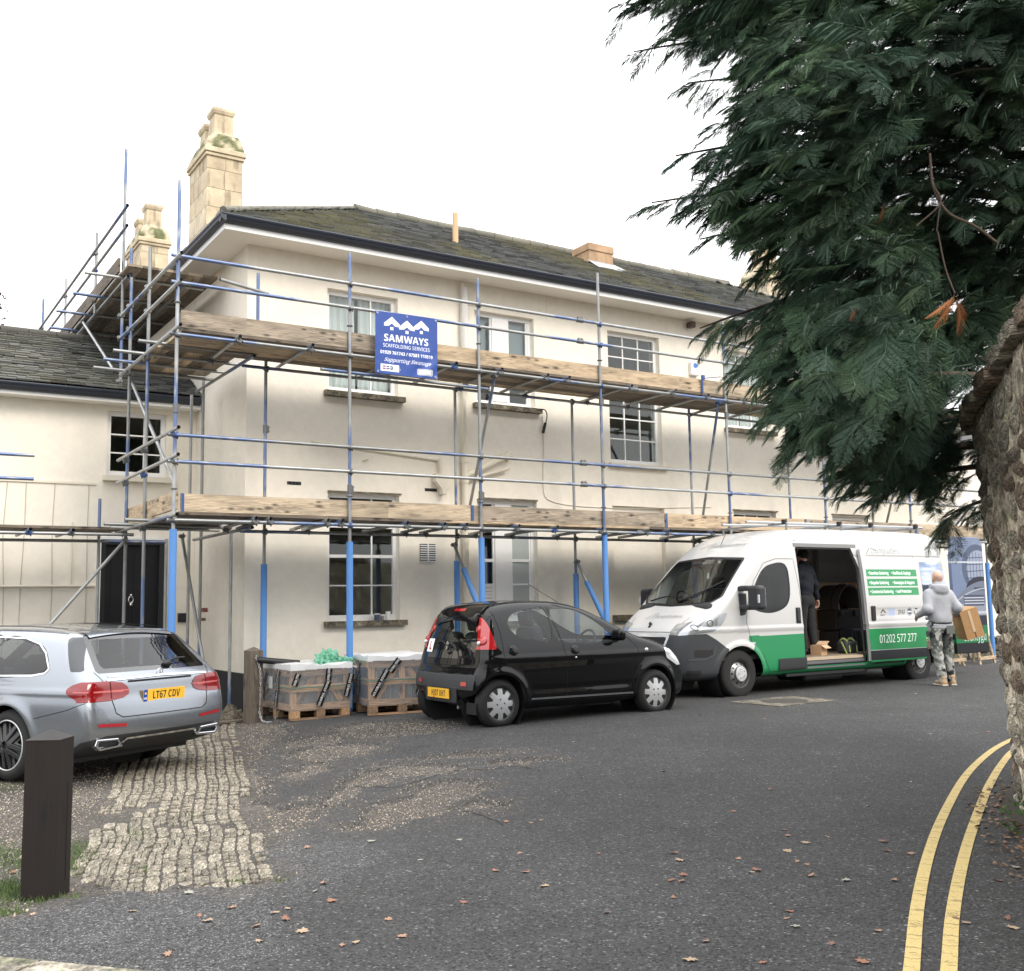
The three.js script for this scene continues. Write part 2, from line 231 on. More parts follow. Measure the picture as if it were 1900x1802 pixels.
// ---------- ground ----------
const gTab = [[-8, -0.1], [3.2, -0.1], [4.6, 0.0], [6.6, 0.055], [9, 0.07], [11.2, 0.068], [15.4, 0.10], [20, 0.12], [30, 0.14]];
const gBase = (x, z) => smoothTab(gTab, x) * sstep(-5.2, -8.8, z) + 0.012 * (fbm(x * 0.7 + 9, z * 0.7 + 3, 2, 0, 77) - 0.5);
const toW = (l) => l.map(([px, py]) => { const p = onY(px, py, 0); return [p.x, p.z]; });
const dirtMain = sdPoly(toW([[-700, 1345], [-100, 1330], [300, 1292], [455, 1318], [500, 1345], [536, 1358], [500, 1382], [476, 1410], [512, 1440], [488, 1470], [545, 1492], [528, 1530], [503, 1560], [497, 1640], [440, 1655], [300, 1652], [130, 1668], [60, 1690], [-120, 1722], [-700, 1740]]));
const camF = [Math.sin(CAM.yaw), -Math.cos(CAM.yaw)], camR = [Math.cos(CAM.yaw), Math.sin(CAM.yaw)];
const blobs = [[720, 1362, 110, 13], [620, 1395, 75, 13], [556, 1424, 36, 14], [690, 1440, 60, 14], [640, 1462, 38, 20], [790, 1432, 80, 8], [880, 1412, 70, 5], [955, 1424, 60, 5], [760, 1497, 80, 20], [830, 1468, 70, 13], [705, 1527, 60, 10], [540, 1500, 50, 26], [590, 1378, 60, 9], [880, 1500, 40, 10]]
  .map(([px, py, hw, hh]) => { const c = onY(px, py, 0), r = onY(px + hw, py, 0), f = onY(px, py - hh, 0); return [c.x, c.z, c.distanceTo(r), c.distanceTo(f)]; });
function dirtField(x, z) {
  if (x > 13 || z > -3.5 || z < -24) return 2;
  let d = dirtMain(x, z);
  if (x < 14 && x > 1 && z < -6) for (const [cx, cz, rl, rd] of blobs) { const dx = x - cx, dz = z - cz; if (Math.abs(dx) + Math.abs(dz) > 4) continue; const a = (dx * camR[0] + dz * camR[1]) / rl, b = (dx * camF[0] + dz * camF[1]) / rd; d = Math.min(d, (Math.hypot(a, b) - 1) * Math.min(rl, rd)); }
  if (d > 0.8 || d < -0.8) return d;
  return d + (fbm(x * 2.2, z * 2.2, 3, 0, 81) - 0.5) * 0.26 + (fbm(x * 6, z * 6, 4, 0, 83) - 0.5) * 0.30;
}
const roadH = (x, z) => gBase(x, z) + 0.032 * sstep(0, 0.035, dirtField(x, z));
const groundY = roadH;
{
  const axis = (a, b, step, far) => { const l = []; for (let v = a; v <= b + 1e-6; v += step) l.push(v); let s = step, lo = a, hi = b; while (hi < far || lo > -far) { s *= 1.22; lo -= s; hi += s; l.push(hi); l.unshift(lo); } return l; };
  const X = axis(-3, 12.5, 0.045, 320), Z = axis(-14.6, -3.4, 0.045, 320), nx = X.length, nz = Z.length, pos = new Float32Array(nx * nz * 3), nrm = new Float32Array(nx * nz * 3), idx = [];
  for (let j = 0; j < nz; j++) for (let i = 0; i < nx; i++) { const o = (j * nx + i) * 3, x = X[i], z = Z[j]; pos[o] = x; pos[o + 1] = roadH(x, z); pos[o + 2] = z; }
  for (let j = 0; j < nz - 1; j++) for (let i = 0; i < nx - 1; i++) { const a = j * nx + i; idx.push(a, a + nx, a + 1, a + 1, a + nx, a + nx + 1); }
  const g = new THREE.BufferGeometry(); g.setAttribute('position', new THREE.BufferAttribute(pos, 3)); g.setIndex(idx); g.computeVertexNormals();
  const [dirt, road] = cut(g, (x, y, z) => dirtField(x, z));
  const old = toW([[-200, 1700], [140, 1690], [500, 1580], [690, 1560], [740, 1600], [560, 1690], [480, 1802], [100, 1900], [-300, 1900]]), oldF = sdPoly(old);
  paintG(road, (p) => { const n = fbm(p.x * 0.9, p.z * 0.9, 4, 0, 91), m = fbm(p.x * 5, p.z * 5, 3, 0, 95), worn = sstep(0.15, -0.15, oldF(p.x, p.z) + (m - 0.5) * 0.5), dust = sstep(0.28, 0.0, dirtField(p.x, p.z) + (m - 0.5) * 0.5); const lo = fbm(p.x * 0.22 + 7, p.z * 0.22, 3, 0, 93); let k = 0.225 * (0.7 + 0.6 * n) * (0.82 + 0.36 * m) * (0.6 + 0.8 * lo); k *= mix(1, 1.12, worn); return [k * mix(1, 1.7, dust * 0.6), k * mix(1.0, 1.52, dust * 0.6), k * mix(1.015, 1.3, dust * 0.6)]; });
  paintG(dirt, (p) => { const n = fbm(p.x * 1.3, p.z * 1.3, 4, 0, 101), m = fbm(p.x * 7, p.z * 7, 3, 0, 105), gr = sstep(0.56, 0.66, fbm(p.x * 0.9 + 4, p.z * 0.9, 4, 0, 107)) * sstep(2.4, 1.4, p.x); const k = 0.46 * (0.6 + 0.8 * n) * (0.8 + 0.4 * m); return [k * mix(1, 0.55, gr), k * mix(0.89, 0.62, gr), k * mix(0.77, 0.36, gr)]; });
  for (const q of [dirt, road]) { const p = q.attributes.position, uv = new Float32Array(p.count * 2); for (let i = 0; i < p.count; i++) { uv[i * 2] = p.getX(i); uv[i * 2 + 1] = p.getZ(i); } q.setAttribute('uv', new THREE.BufferAttribute(uv, 2)); }
  struct('road', road, M.asphalt, 'worn grey asphalt road with broken edge patches'); struct('ground', dirt, M.dirt, 'tan gravelly dirt beside and between the broken asphalt');
}
// ---------- buildings ----------
const WZ = -15, HX = 4.98, HX2 = 21.05;
const house = thing('rendered_house', 'long two-storey cream rendered house with slate hipped roof behind the scaffolding', 'house', V(HX, 0, WZ));
const rect = (x0, x1, y0, y1) => [[x0, y0], [x1, y0], [x1, y1], [x0, y1]];
const wins = [ // x0, x1, y0, y1, columns, rows, kind
  [6.26, 7.48, 4.84, 6.48, 3, 2, 'curtain'], [8.93, 10.14, 4.88, 6.5, 2, 2, 'pair'], [11.78, 13.02, 4.03, 6.51, 3, 6, 'sash'], [14.70, 15.95, 4.90, 6.5, 3, 2, 'curtain'], [17.6, 18.82, 4.9, 6.5, 3, 2, 'sash'],
  [6.27, 7.49, 1.29, 3.26, 3, 4, 'sash'], [8.93, 10.13, 1.22, 3.26, 2, 3, 'pair'], [14.80, 15.98, 1.28, 3.26, 3, 4, 'sash'], [17.66, 18.80, 1.28, 3.24, 3, 4, 'sash'],
];
const blind = [11.79, 13.02, 1.28, 3.25];
{
  const wall = extr(rect(HX, HX2, 0.58, 7.0), 0.3, 0, wins.map(([a, b, c, d]) => rect(a, b, c, d)).concat([rect(blind[0], blind[1], blind[2], blind[3])])).translate(0, 0, WZ - 0.3);
  add(house, 'front_wall', boxUV(wall), M.wall);
  add(house, 'blind_window_panel', boxUV(box(blind[0], blind[1], blind[2], blind[3], WZ - 0.13, WZ - 0.09)), M.wall);
  add(house, 'window_sill', boxUV(box(11.72, 13.1, 1.17, 1.275, WZ - 0.05, WZ + 0.09)), M.sill);
  add(house, 'side_wall', boxUV(box(HX, HX + 0.3, 0.58, 7.0, -24.5, WZ - 0.301)), M.wall);
  add(house, 'far_wall', boxUV(merge([box(HX2 - 0.3, HX2, 0.58, 7.0, -24.2, WZ - 0.301), box(HX + 0.301, HX2, 0.58, 7.0, -24.5, -24.2)])), M.wall);
  add(house, 'room_wall', boxUV(merge([box(HX + 0.31, HX2 - 0.31, 0.3, 7.0, WZ - 6.6, WZ - 6.5), box(HX + 0.31, HX2 - 0.31, 3.6, 3.75, WZ - 6.49, WZ - 0.31), box(HX + 0.31, HX2 - 0.31, 6.85, 6.95, WZ - 6.49, WZ - 0.31), box(HX + 0.31, HX2 - 0.31, 0.1, 0.2, WZ - 6.49, WZ - 0.31), ...[8.2, 11, 13.9, 16.8].map((x) => box(x, x + 0.1, 0.3, 6.8, WZ - 6.48, WZ - 0.32))])), M.room);
  add(house, 'annex_wall', boxUV(box(HX2 + 0.002, 30, -0.2, 5.2, -15.6, -15.2)), M.wall); add(house, 'annex_roof', boxUV(quadG(V(HX2, 5.1, -14.9), V(30, 5.1, -14.9), V(30, 6.6, -17.4), V(HX2, 6.6, -17.4))), std(0.07, 0.07, 0.068, 0.9));
  add(house, 'plinth', boxUV(merge([box(HX - 0.015, HX2, -0.4, 0.578, WZ - 0.3, WZ + 0.018), box(HX - 0.014, HX + 0.3, -0.4, 0.577, -24.4, WZ - 0.302)])), M.plinth);
}
function makeWindow(parent, [x0, x1, y0, y1, nc, nr, kind], z, sillMat, sillKind = 1) {
  const fz = z - 0.10, fw = 0.07, w = x1 - x0, h = y1 - y0, ym = (y0 + y1) / 2;
  const frame = add(parent, 'window', boxUV(merge([box(x0, x0 + fw, y0, y1, fz - 0.06, fz), box(x1 - fw, x1, y0, y1, fz - 0.06, fz), box(x0 + fw, x1 - fw, y1 - fw, y1, fz - 0.06, fz - 0.001), box(x0 + fw, x1 - fw, y0, y0 + 0.09, fz - 0.06, fz - 0.001)])), M.white);
  const sub = (name, g, m) => add(frame, name, g, m);
  if (kind === 'pair') { // two narrow sashes with a wide pier between
    const p0 = x0 + 0.40, p1 = x0 + 0.72; sub('mullion', box(p0, p1, y0 + 0.091, y1 - fw - 0.001, fz - 0.058, fz + 0.012), M.white);
    for (const [a, b, q] of [[x0 + fw, p0, 0], [p1, x1 - fw, 1]]) {
      const vent = q === 0 && y0 < 2, yb = vent ? y0 + 0.62 : y0 + 0.09; 
      if (vent) for (let k = 0; k < 9; k++) sub('louvre_slat', box(a, b, 0, 0.052, -0.006, 0.006), M.white).position.add(V(0, y0 + 0.1 + k * 0.058, fz - 0.03)), 0;
      sub('meeting_rail', box(a, b, ym - 0.025, ym + 0.025, fz - 0.05, fz - 0.012), M.white);
      if (y0 < 2) sub('glazing_bar', box(a, b, y0 + 0.60, y0 + 0.63, fz - 0.05, fz - 0.014), M.white);
      sub('stile', merge([box(a, a + 0.035, y0 + 0.09, y1 - fw, fz - 0.049, fz - 0.015), box(b - 0.035, b, y0 + 0.09, y1 - fw, fz - 0.049, fz - 0.015)]), M.white);
      const frost = q === 1 && y0 < 2;
      for (const [c, d] of [[Math.max(yb, y0 + 0.09), ym - 0.025], [ym + 0.025, y1 - fw]]) sub('pane', box(a + 0.035, b - 0.035, c, d, fz - 0.036, fz - 0.032), frost ? M.frosted : M.glass);
      if (y0 > 4) sub('net_blind', box(a + 0.03, b - 0.03, ym - 0.02, y1 - 0.1, fz - 0.11, fz - 0.1), q ? M.blindGrey : M.blindGrey);
    }
  } else {
    const gw = (w - 2 * fw) / nc, gh = (h - 0.09 - fw) / nr, yb = y0 + 0.09, bt = 0.011;
    for (let i = 1; i < nc; i++) sub('glazing_bar', box(x0 + fw + i * gw - bt, x0 + fw + i * gw + bt, yb, y1 - fw, fz - 0.045, fz - 0.014), M.white);
    for (let j = 1; j < nr; j++) { const mid = j === nr / 2, t = mid ? 0.024 : bt; sub(mid ? 'meeting_rail' : 'glazing_bar', box(x0 + fw, x1 - fw, yb + j * gh - t, yb + j * gh + t, fz - 0.044, fz - (mid ? 0.008 : 0.013)), M.white); }
    for (let i = 0; i < nc; i++) for (let j = 0; j < nr; j++) sub('pane', box(x0 + fw + i * gw + bt, x0 + fw + (i + 1) * gw - bt, yb + j * gh + bt, yb + (j + 1) * gh - bt, fz - 0.032, fz - 0.028), M.glass);
    if (kind === 'curtain') for (const s of [0, 1]) {
      const a = s ? x0 + w * 0.52 : x0 + 0.04, b = s ? x1 - 0.04 : x0 + w * 0.47, g = new THREE.PlaneGeometry(b - a, h - 0.1, 60, 6), p = g.attributes.position;
      for (let i = 0; i < p.count; i++) p.setZ(i, 0.022 * Math.sin(p.getX(i) * 58 + 2 * s + Math.sin(p.getY(i) * 3)) + 0.012 * Math.sin(p.getX(i) * 23));
      g.computeVertexNormals(); g.translate((a + b) / 2, ym, fz - 0.16); sub('curtain', g, M.curtain);
    }
  }
  if (sillKind) sub('sill', boxUV(box(x0 - 0.06, x1 + 0.09, y0 - 0.085, y0 - 0.001, z - 0.08, z + 0.10)), sillMat);
  return frame;
}
M.frosted = phys(0.75, 0.8, 0.78, 0.55, { transmission: 0.6, thickness: 0 });
M.blindGrey = std(0.20, 0.22, 0.24, 0.9); M.sillCream = M.creamTrim;
wins.forEach((w, i) => makeWindow(house, w, WZ, i === 2 ? M.creamTrim : M.sill));
// small things fixed to the wall
{
  for (const [x0, x1] of [[6.29, 7.5], [8.98, 10.12], [14.8, 16.0], [17.66, 18.82]]) add(house, 'lintel', boxUV(box(x0 - 0.02, x1 + 0.02, 3.262, 3.285, WZ - 0.02, WZ + 0.03)), M.sill);
  for (const [x, y] of [[5.73, 3.37], [8.06, 3.37]]) { const v = add(house, 'air_brick', box(x - 0.11, x + 0.11, y - 0.025, y + 0.025, WZ - 0.02, WZ + 0.006), M.dark); for (let k = 0; k < 4; k++) add(v, 'grating_bar', box(x - 0.1 + k * 0.055, x - 0.08 + k * 0.055, y - 0.02, y + 0.02, WZ + 0.006, WZ + 0.012), M.trim); }
  const v = add(house, 'vent_grille', box(7.85, 8.13, 2.2, 2.49, WZ - 0.02, WZ + 0.012), M.dark);
  for (let k = 0; k < 8; k++) add(v, 'vent_slat', box(7.85, 8.13, 2.2 + k * 0.0363, 2.218 + k * 0.0363, WZ + 0.013, WZ + 0.03), M.white);
  add(v, 'vent_frame', box(7.982, 7.998, 2.2, 2.49, WZ + 0.012, WZ + 0.033), M.white);
  const al = add(house, 'alarm_box', rbox(0.2, 0.27, 0.08, 0.02).translate(13.86, 5.99, WZ + 0.04), M.white); add(al, 'alarm_badge', new THREE.CylinderGeometry(0.05, 0.05, 0.006, 20).rotateX(Math.PI / 2).translate(13.86, 6.05, WZ + 0.082), std(0.06, 0.2, 0.6, 0.4));
  const lm = add(house, 'wall_lamp', rbox(0.12, 0.12, 0.14, 0.02).translate(13.77, 6.84, WZ + 0.11), std(0.10, 0.06, 0.055, 0.5)); add(lm, 'lamp_bracket', box(13.75, 13.79, 6.8, 6.9, WZ, WZ + 0.05), M.trim);
  // downpipe with a plastic sleeve, soil pipe, hopper and branch pipes
  add(house, 'downpipe', merge([cyl(V(8.66, 0.1, WZ + 0.08), V(8.66, 3.6, WZ + 0.08), 0.048), cyl(V(8.66, 3.6, WZ + 0.08), V(8.66, 6.9, WZ + 0.08), 0.034)]), M.creamTrim);
  const sl = new THREE.CylinderGeometry(0.06, 0.085, 1.75, 14, 12, true).translate(8.68, 5.95, WZ + 0.09); { const p = sl.attributes.position; for (let i = 0; i < p.count; i++) { const y = p.getY(i), k = 1 + 0.35 * (vnoise(Math.atan2(p.getZ(i) - WZ - 0.09, p.getX(i) - 8.68) * 2 + 9, y * 5) - 0.5); p.setX(i, 8.68 + (p.getX(i) - 8.68) * k); p.setZ(i, WZ + 0.09 + (p.getZ(i) - WZ - 0.09) * k); } sl.computeVertexNormals(); }
  add(house, 'plastic_sleeve', sl, phys(0.85, 0.85, 0.84, 0.45, { transmission: 0.4, thickness: 0 }));
  add(house, 'pipe_stub', cyl(V(8.72, 6.55, WZ + 0.1), V(8.86, 6.5, WZ + 0.22), 0.028), M.creamTrim);
  const y0 = 3.78; add(house, 'soil_pipe', merge([cyl(V(8.66, 2.5, WZ + 0.08), V(8.66, 4.1, WZ + 0.08), 0.055), cyl(V(8.66, 3.62, WZ + 0.08), V(9.42, 3.98, WZ + 0.11), 0.055), cyl(V(9.42, 3.95, WZ + 0.11), V(9.52, 4.03, WZ + 0.11), 0.075), cyl(V(8.68, 3.55, WZ + 0.08), V(9.5, 3.79, WZ + 0.1), 0.03), cyl(V(8.66, 3.5, WZ + 0.08), V(8.66, 3.58, WZ + 0.08), 0.068), cyl(V(8.66, 3.84, WZ + 0.08), V(8.66, 3.92, WZ + 0.08), 0.068)]), M.creamTrim);
  add(house, 'waste_pipe', merge([cyl(V(6.0, 4.02, WZ + 0.03), V(8.2, 3.86, WZ + 0.03), 0.022), cyl(V(8.2, 3.88, WZ + 0.06), V(8.22, 3.6, WZ + 0.08), 0.035)]), M.creamTrim);
  const hp = extr([[-0.16, 0.12], [0.16, 0.12], [0.15, 0], [0.045, -0.12], [0.03, -0.2], [-0.03, -0.2], [-0.045, -0.12], [-0.15, 0]], 0.13, 0.006).translate(8.24, 3.5, WZ + 0.01); add(house, 'rain_hopper', hp, M.creamTrim);
  add(house, 'wall_cable', merge([pipe([V(10.28, 4.78, WZ + 0.012), V(10.29, 4.2, WZ + 0.012), V(10.27, 3.7, WZ + 0.012), V(10.3, 3.35, WZ + 0.012), V(10.5, 3.26, WZ + 0.012), V(11.5, 3.2, WZ + 0.012), V(14.2, 3.3, WZ + 0.012)], 0.006, 5, 60), pipe([V(8.9, 3.62, WZ + 0.01), V(9.5, 3.6, WZ + 0.01), V(10.28, 3.58, WZ + 0.01)], 0.005, 5)]), std(0.6, 0.57, 0.5, 0.7));
  add(house, 'cable_loop', merge([pipe([V(10.1, 4.85, WZ + 0.1), V(10.26, 4.86, WZ + 0.12), V(10.31, 4.78, WZ + 0.11), V(10.3, 4.62, WZ + 0.08)], 0.01, 6), cyl(V(10.3, 4.64, WZ + 0.07), V(10.26, 4.46, WZ + 0.05), 0.026)]), M.black);
  add(house, 'wall_hook', cyl(V(6.86, 3.78, WZ), V(6.92, 3.8, WZ + 0.09), 0.015), M.creamTrim);
  add(house, 'wall_joint', boxUV(merge([box(10.42, 10.428, 6.5, 6.96, WZ, WZ + 0.004)])), M.creamTrim);
}
// hipped roof
const EX0 = 4.42, EX1 = 21.6, EZ0 = -14.42, EZ1 = -21.9, EY = 7.12, RY = 9.12, RZ = -18.15, RX0 = 8.12, RX1 = 17.6;
function slates(e0, e1, r0, r1, rows, s, wmin = 0.15, wmax = 0.34, mossy = 1) { // eave end points, ridge end points (same order)
  seed(s); const list = [], n = e1.clone().sub(e0).cross(r0.clone().sub(e0)).normalize(); if (n.y < 0) n.negate();
  for (let k = 0; k < rows; k++) {
    const t0 = k / rows, t1 = (k + 1.35) / rows, a0 = e0.clone().lerp(r0, t0), b0 = e1.clone().lerp(r1, t0), L = a0.distanceTo(b0); if (L < 0.2) continue;
    const ux = b0.clone().sub(a0).normalize(), up = e0.clone().lerp(r0, t1).sub(a0).add(e1.clone().lerp(r1, t1).sub(b0)).multiplyScalar(0.5); up.addScaledVector(ux, -up.dot(ux));
    for (let u = -rnd() * 0.2; u < L;) {
      const w = rr(wmin, wmax), u0 = Math.max(0, u) + 0.004, u1 = Math.min(L, u + w) - 0.004; u += w; if (u1 - u0 < 0.03) continue;
      const th = rr(0.014, 0.034), lift = rr(0.012, 0.03), drop = rr(-0.03, 0.012), g = new THREE.BoxGeometry(u1 - u0, th, up.length());
      const y = n.clone(), z = up.clone().normalize().negate(), tilt = lift / up.length() * 1.1 + rr(-0.01, 0.012);
      const zz = z.clone().addScaledVector(y, tilt + 0.05).normalize(), yy = y.clone().addScaledVector(zz, -y.dot(zz)).normalize(), c = a0.clone().addScaledVector(ux, (u0 + u1) / 2).addScaledVector(up, 0.5 + drop).addScaledVector(n, 0.03 + th * 0.4 + rr(-0.004, 0.006));
      g.applyMatrix4(new THREE.Matrix4().makeBasis(ux, yy, zz).setPosition(c));
      const q = noise3(c.x * 0.8, c.y * 2, c.z * 0.8, s), moss = sstep(0.44, 0.64, fbm(c.x * 0.8 + 3, c.y * 2.2 + c.z, 3, 0, s + 5)) * rr(0.2, 1) * mossy, v = rr(0.45, 1.5) * (0.8 + 0.4 * q) * 1.75;
      list.push(paintG(g.toNonIndexed(), () => [mix(0.055 * v, 0.17, moss * 0.7), mix(0.057 * v, 0.155, moss * 0.7), mix(0.055 * v, 0.07, moss * 0.7)]));
    }
  }
  return merge(list);
}
{
  const roof = add(house, 'roof', boxUV(merge([
    quadG(V(EX0, EY, EZ0), V(EX1, EY, EZ0), V(RX1, RY, RZ), V(RX0, RY, RZ)), quadG(V(EX0, EY, EZ1), V(EX0, EY, EZ0), V(RX0, RY, RZ), V(RX0, RY, RZ + 0.001)), quadG(V(EX1, EY, EZ0), V(EX1, EY, EZ1), V(RX1, RY, RZ + 0.001), V(RX1, RY, RZ)), quadG(V(EX1, EY, EZ1), V(EX0, EY, EZ1), V(RX0, RY, RZ), V(RX1, RY, RZ))])), std(0.05, 0.05, 0.05, 0.9));
  const sl = add(roof, 'slates', merge([slates(V(EX0, EY, EZ0), V(EX1, EY, EZ0), V(RX0, RY, RZ), V(RX1, RY, RZ), 32, 301), slates(V(EX0, EY, EZ1), V(EX0, EY, EZ0), V(RX0, RY, RZ), V(RX0, RY, RZ), 27, 302), slates(V(EX1, EY, EZ0), V(EX1, EY, EZ1), V(RX1, RY, RZ), V(RX1, RY, RZ), 22, 303)]), M.slate); sl.userData.kind = 'stuff';
  seed(310); const rt = []; for (let x = RX0; x < RX1; x += 0.45) rt.push([V(x, RY + 0.05 + rr(-0.012, 0.012), RZ), V(x + 0.44, RY + 0.05 + rr(-0.012, 0.012), RZ), 0.11]);
  const hip = (a, b) => { const L = a.distanceTo(b), n = Math.floor(L / 0.42); for (let i = 0; i < n; i++) rt.push([a.clone().lerp(b, i / n), a.clone().lerp(b, (i + 0.97) / n), 0.06]); };
  hip(V(EX0, EY + 0.07, EZ0), V(RX0, RY + 0.06, RZ)); hip(V(EX1, EY + 0.07, EZ0), V(RX1, RY + 0.06, RZ));
  for (const [a, b, r] of rt) add(roof, 'ridge_tile', paintG(cyl(a, b, r, 8, r * 0.97).toNonIndexed(), (p) => { const k = 0.15 * (0.7 + 0.6 * vnoise(p.x * 3, p.z * 3)); return [k * 1.05, k, k * 0.8]; }), M.slate);
  // eaves: soffit, fascia, gutter in front and along the side
  add(house, 'soffit', boxUV(merge([box(EX0 + 0.04, EX1 - 0.05, 6.955, 6.985, EZ0 - 0.09, WZ + 0.001), box(EX0 + 0.04, HX, 6.956, 6.986, EZ1, WZ)])), M.soffit);
  add(house, 'fascia', merge([box(EX0 + 0.03, EX1 - 0.03, 6.93, 7.1, EZ0 - 0.05, EZ0 - 0.02), box(EX0 + 0.03, EX0 + 0.06, 6.93, 7.1, EZ1, EZ0 - 0.051)]), M.white);
  const prof = [[-0.0, 0.0], [0.115, 0.0], [0.125, -0.015], [0.12, -0.035], [0.10, -0.06], [0.09, -0.085], [0.05, -0.115], [0, -0.12]];
  add(house, 'gutter', extr(prof, EX1 - EX0 + 0.1).rotateY(-Math.PI / 2).translate(EX1 + 0.05, EY + 0.01, EZ0 - 0.02).applyMatrix4(new THREE.Matrix4().makeScale(1, 1, 1)), M.gutter);
  add(house, 'gutter', extr(prof.map(([a, b]) => [-a * 0.8, b]).reverse(), EZ0 - EZ1 + 0.1).translate(EX0 + 0.02, EY + 0.012, EZ1), M.gutter);
  // flue pipe and low chimney on the roof slope
  add(roof, 'flue_pipe', merge([cyl(V(9.12, 7.7, -15.95), V(9.12, 8.55, -15.95), 0.052, 14)]), std(0.62, 0.42, 0.24, 0.8)); add(roof, 'flue_cap', merge([new THREE.TorusGeometry(0.05, 0.006, 6, 14, Math.PI).translate(9.12, 8.55, -15.95), new THREE.TorusGeometry(0.05, 0.006, 6, 14, Math.PI).rotateY(Math.PI / 2).translate(9.12, 8.55, -15.95)]), M.steel);
  add(roof, 'flue_flashing', cyl(V(9.12, 7.72, -15.95), V(9.12, 7.95, -15.95), 0.07, 14, 0.056), M.lead);
  const ch = add(roof, 'low_chimney', boxUV(box(12.92, 13.56, 8.25, 8.86, -17.55, -17.0)), M.ashlar.clone()); ch.material.color.setRGB(0.50, 0.34, 0.22);
  add(ch, 'chimney_cap', boxUV(rbox(0.68, 0.16, 0.6, 0.015).translate(13.24, 8.92, -17.275)), ch.material); add(ch, 'lead_flashing', boxUV(box(12.9, 13.58, 8.2, 8.56, -17.57, -16.98)), M.lead); add(ch, 'lead_apron', boxUV(quadG(V(12.82, 8.33, -16.55), V(13.66, 8.33, -16.55), V(13.6, 8.62, -17.0), V(12.88, 8.62, -17.0))), M.lead);
}
// tall ashlar chimneys
function chimney(parent, x0, x1, z0, z1, yb, yt, s, pots = 2) {
  seed(s); const cz = (z0 + z1) / 2, core = add(parent, 'chimney', boxUV(box(x0 + 0.012, x1 - 0.012, yb, yt, z1 + 0.012, z0 - 0.012)), M.ashlarJoint);
  const H = 0.335, n = Math.ceil((yt - yb) / H);
  for (let k = 0; k < n; k++) {
    const a = yb + k * H + 0.006, b = Math.min(yt, yb + (k + 1) * H) - 0.002, xm = mix(x0, x1, k % 2 ? 0.5 : 0.52), zm = mix(z0, z1, k % 2 ? 0.35 : 0.6), m = M.ashlars[Math.floor(rnd() * 3)];
    for (const [p, q] of [[x0, xm - 0.003], [xm + 0.003, x1]]) add(core, 'stone_block', boxUV(box(p, q, a, b, z0 - 0.02, z0), 1, rnd() * 9, rnd() * 9), M.ashlars[Math.floor(rnd() * 3)]);
    for (const [p, q] of [[z0 - 0.021, zm + 0.003], [zm - 0.003, z1]]) add(core, 'stone_block', boxUV(box(x0, x0 + 0.02, a, b, q, p), 1, rnd() * 9, rnd() * 9), M.ashlars[Math.floor(rnd() * 3)]);
  }
  const w = x1 - x0, d = z0 - z1, cx = (x0 + x1) / 2, band = (e, h, y) => boxUV(rbox(w + e * 2, h, d + e * 2, 0.012).translate(cx, y + h / 2, cz));
  add(core, 'cornice', merge([band(0.03, 0.06, yt - 0.02), band(0.055, 0.09, yt + 0.04)]), M.ashlar);
  const cap = new THREE.BoxGeometry(w + 0.04, 0.28, d + 0.04, 10, 6, 14), p = cap.attributes.position;
  for (let i = 0; i < p.count; i++) { const t = (p.getY(i) + 0.14) / 0.28, e = 1 - 0.28 * t * t; p.setX(i, p.getX(i) * e + 0.02 * (vnoise(p.getZ(i) * 9 + s, t * 4) - 0.5)); p.setZ(i, p.getZ(i) * (1 - 0.12 * t * t)); p.setY(i, p.getY(i) + 0.03 * (vnoise(p.getX(i) * 12 + s, p.getZ(i) * 12) - 0.5) * t); }
  cap.computeVertexNormals(); cap.translate(cx, yt + 0.27, cz);
  add(core, 'mossy_weathering', paintG(boxUV(cap), (q) => { const m = sstep(0.42, 0.6, fbm(q.x * 9 + s, q.y * 9 + q.z * 7, 4)), k = 0.7 + 0.6 * vnoise(q.x * 30, q.y * 30 + q.z * 20); return [mix(0.52, 0.14, m) * k, mix(0.45, 0.15, m) * k, mix(0.32, 0.07, m) * k]; }), M.mossStone);
  for (let i = 0; i < pots; i++) {
    const pz = mix(z0 - 0.26, z1 + 0.26, pots > 1 ? i / (pots - 1) : 0.5), hh = i ? 0.46 : 0.55, r = w * 0.3, y = yt + 0.36;
    const pot = add(core, 'chimney_pot', boxUV(lathe([[r * 1.5, 0], [r * 1.5, 0.06], [r * 1.32, 0.1], [r * 1.22, hh - 0.12], [r * 1.36, hh - 0.1], [r * 1.5, hh - 0.05], [r * 1.5, hh], [r * 1.0, hh + 0.02]], 4).rotateY(Math.PI / 4).toNonIndexed().translate(cx, y, pz)), M.ashlar); pot.geometry.computeVertexNormals();
    add(pot, 'pot_panel', boxUV(merge([box(cx - r * 0.55, cx + r * 0.55, y + 0.13, y + hh - 0.2, pz + r * 0.85, pz + r * 0.93), box(cx - r * 0.38, cx + r * 0.38, y + hh - 0.2, y + hh - 0.16, pz + r * 0.85, pz + r * 0.925)])), M.ashlars[1]);
  }
  return core;
}
M.ashlarJoint = std(0.45, 0.34, 0.21, 0.95);
M.ashlars = [M.ashlar, ...[[0.68, 0.57, 0.41], [0.78, 0.68, 0.52]].map((c) => { const m = M.ashlar.clone(); m.color.setRGB(...c); return m; })];
chimney(house, 5.0, 5.62, -17.26, -18.32, 7.0, 9.26, 401);
chimney(house, 5.0, 5.58, -21.95, -23.2, 6.6, 9.12, 402);
chimney(house, 18.95, 19.75, -17.75, -18.6, 8.2, 9.35, 403, 1);

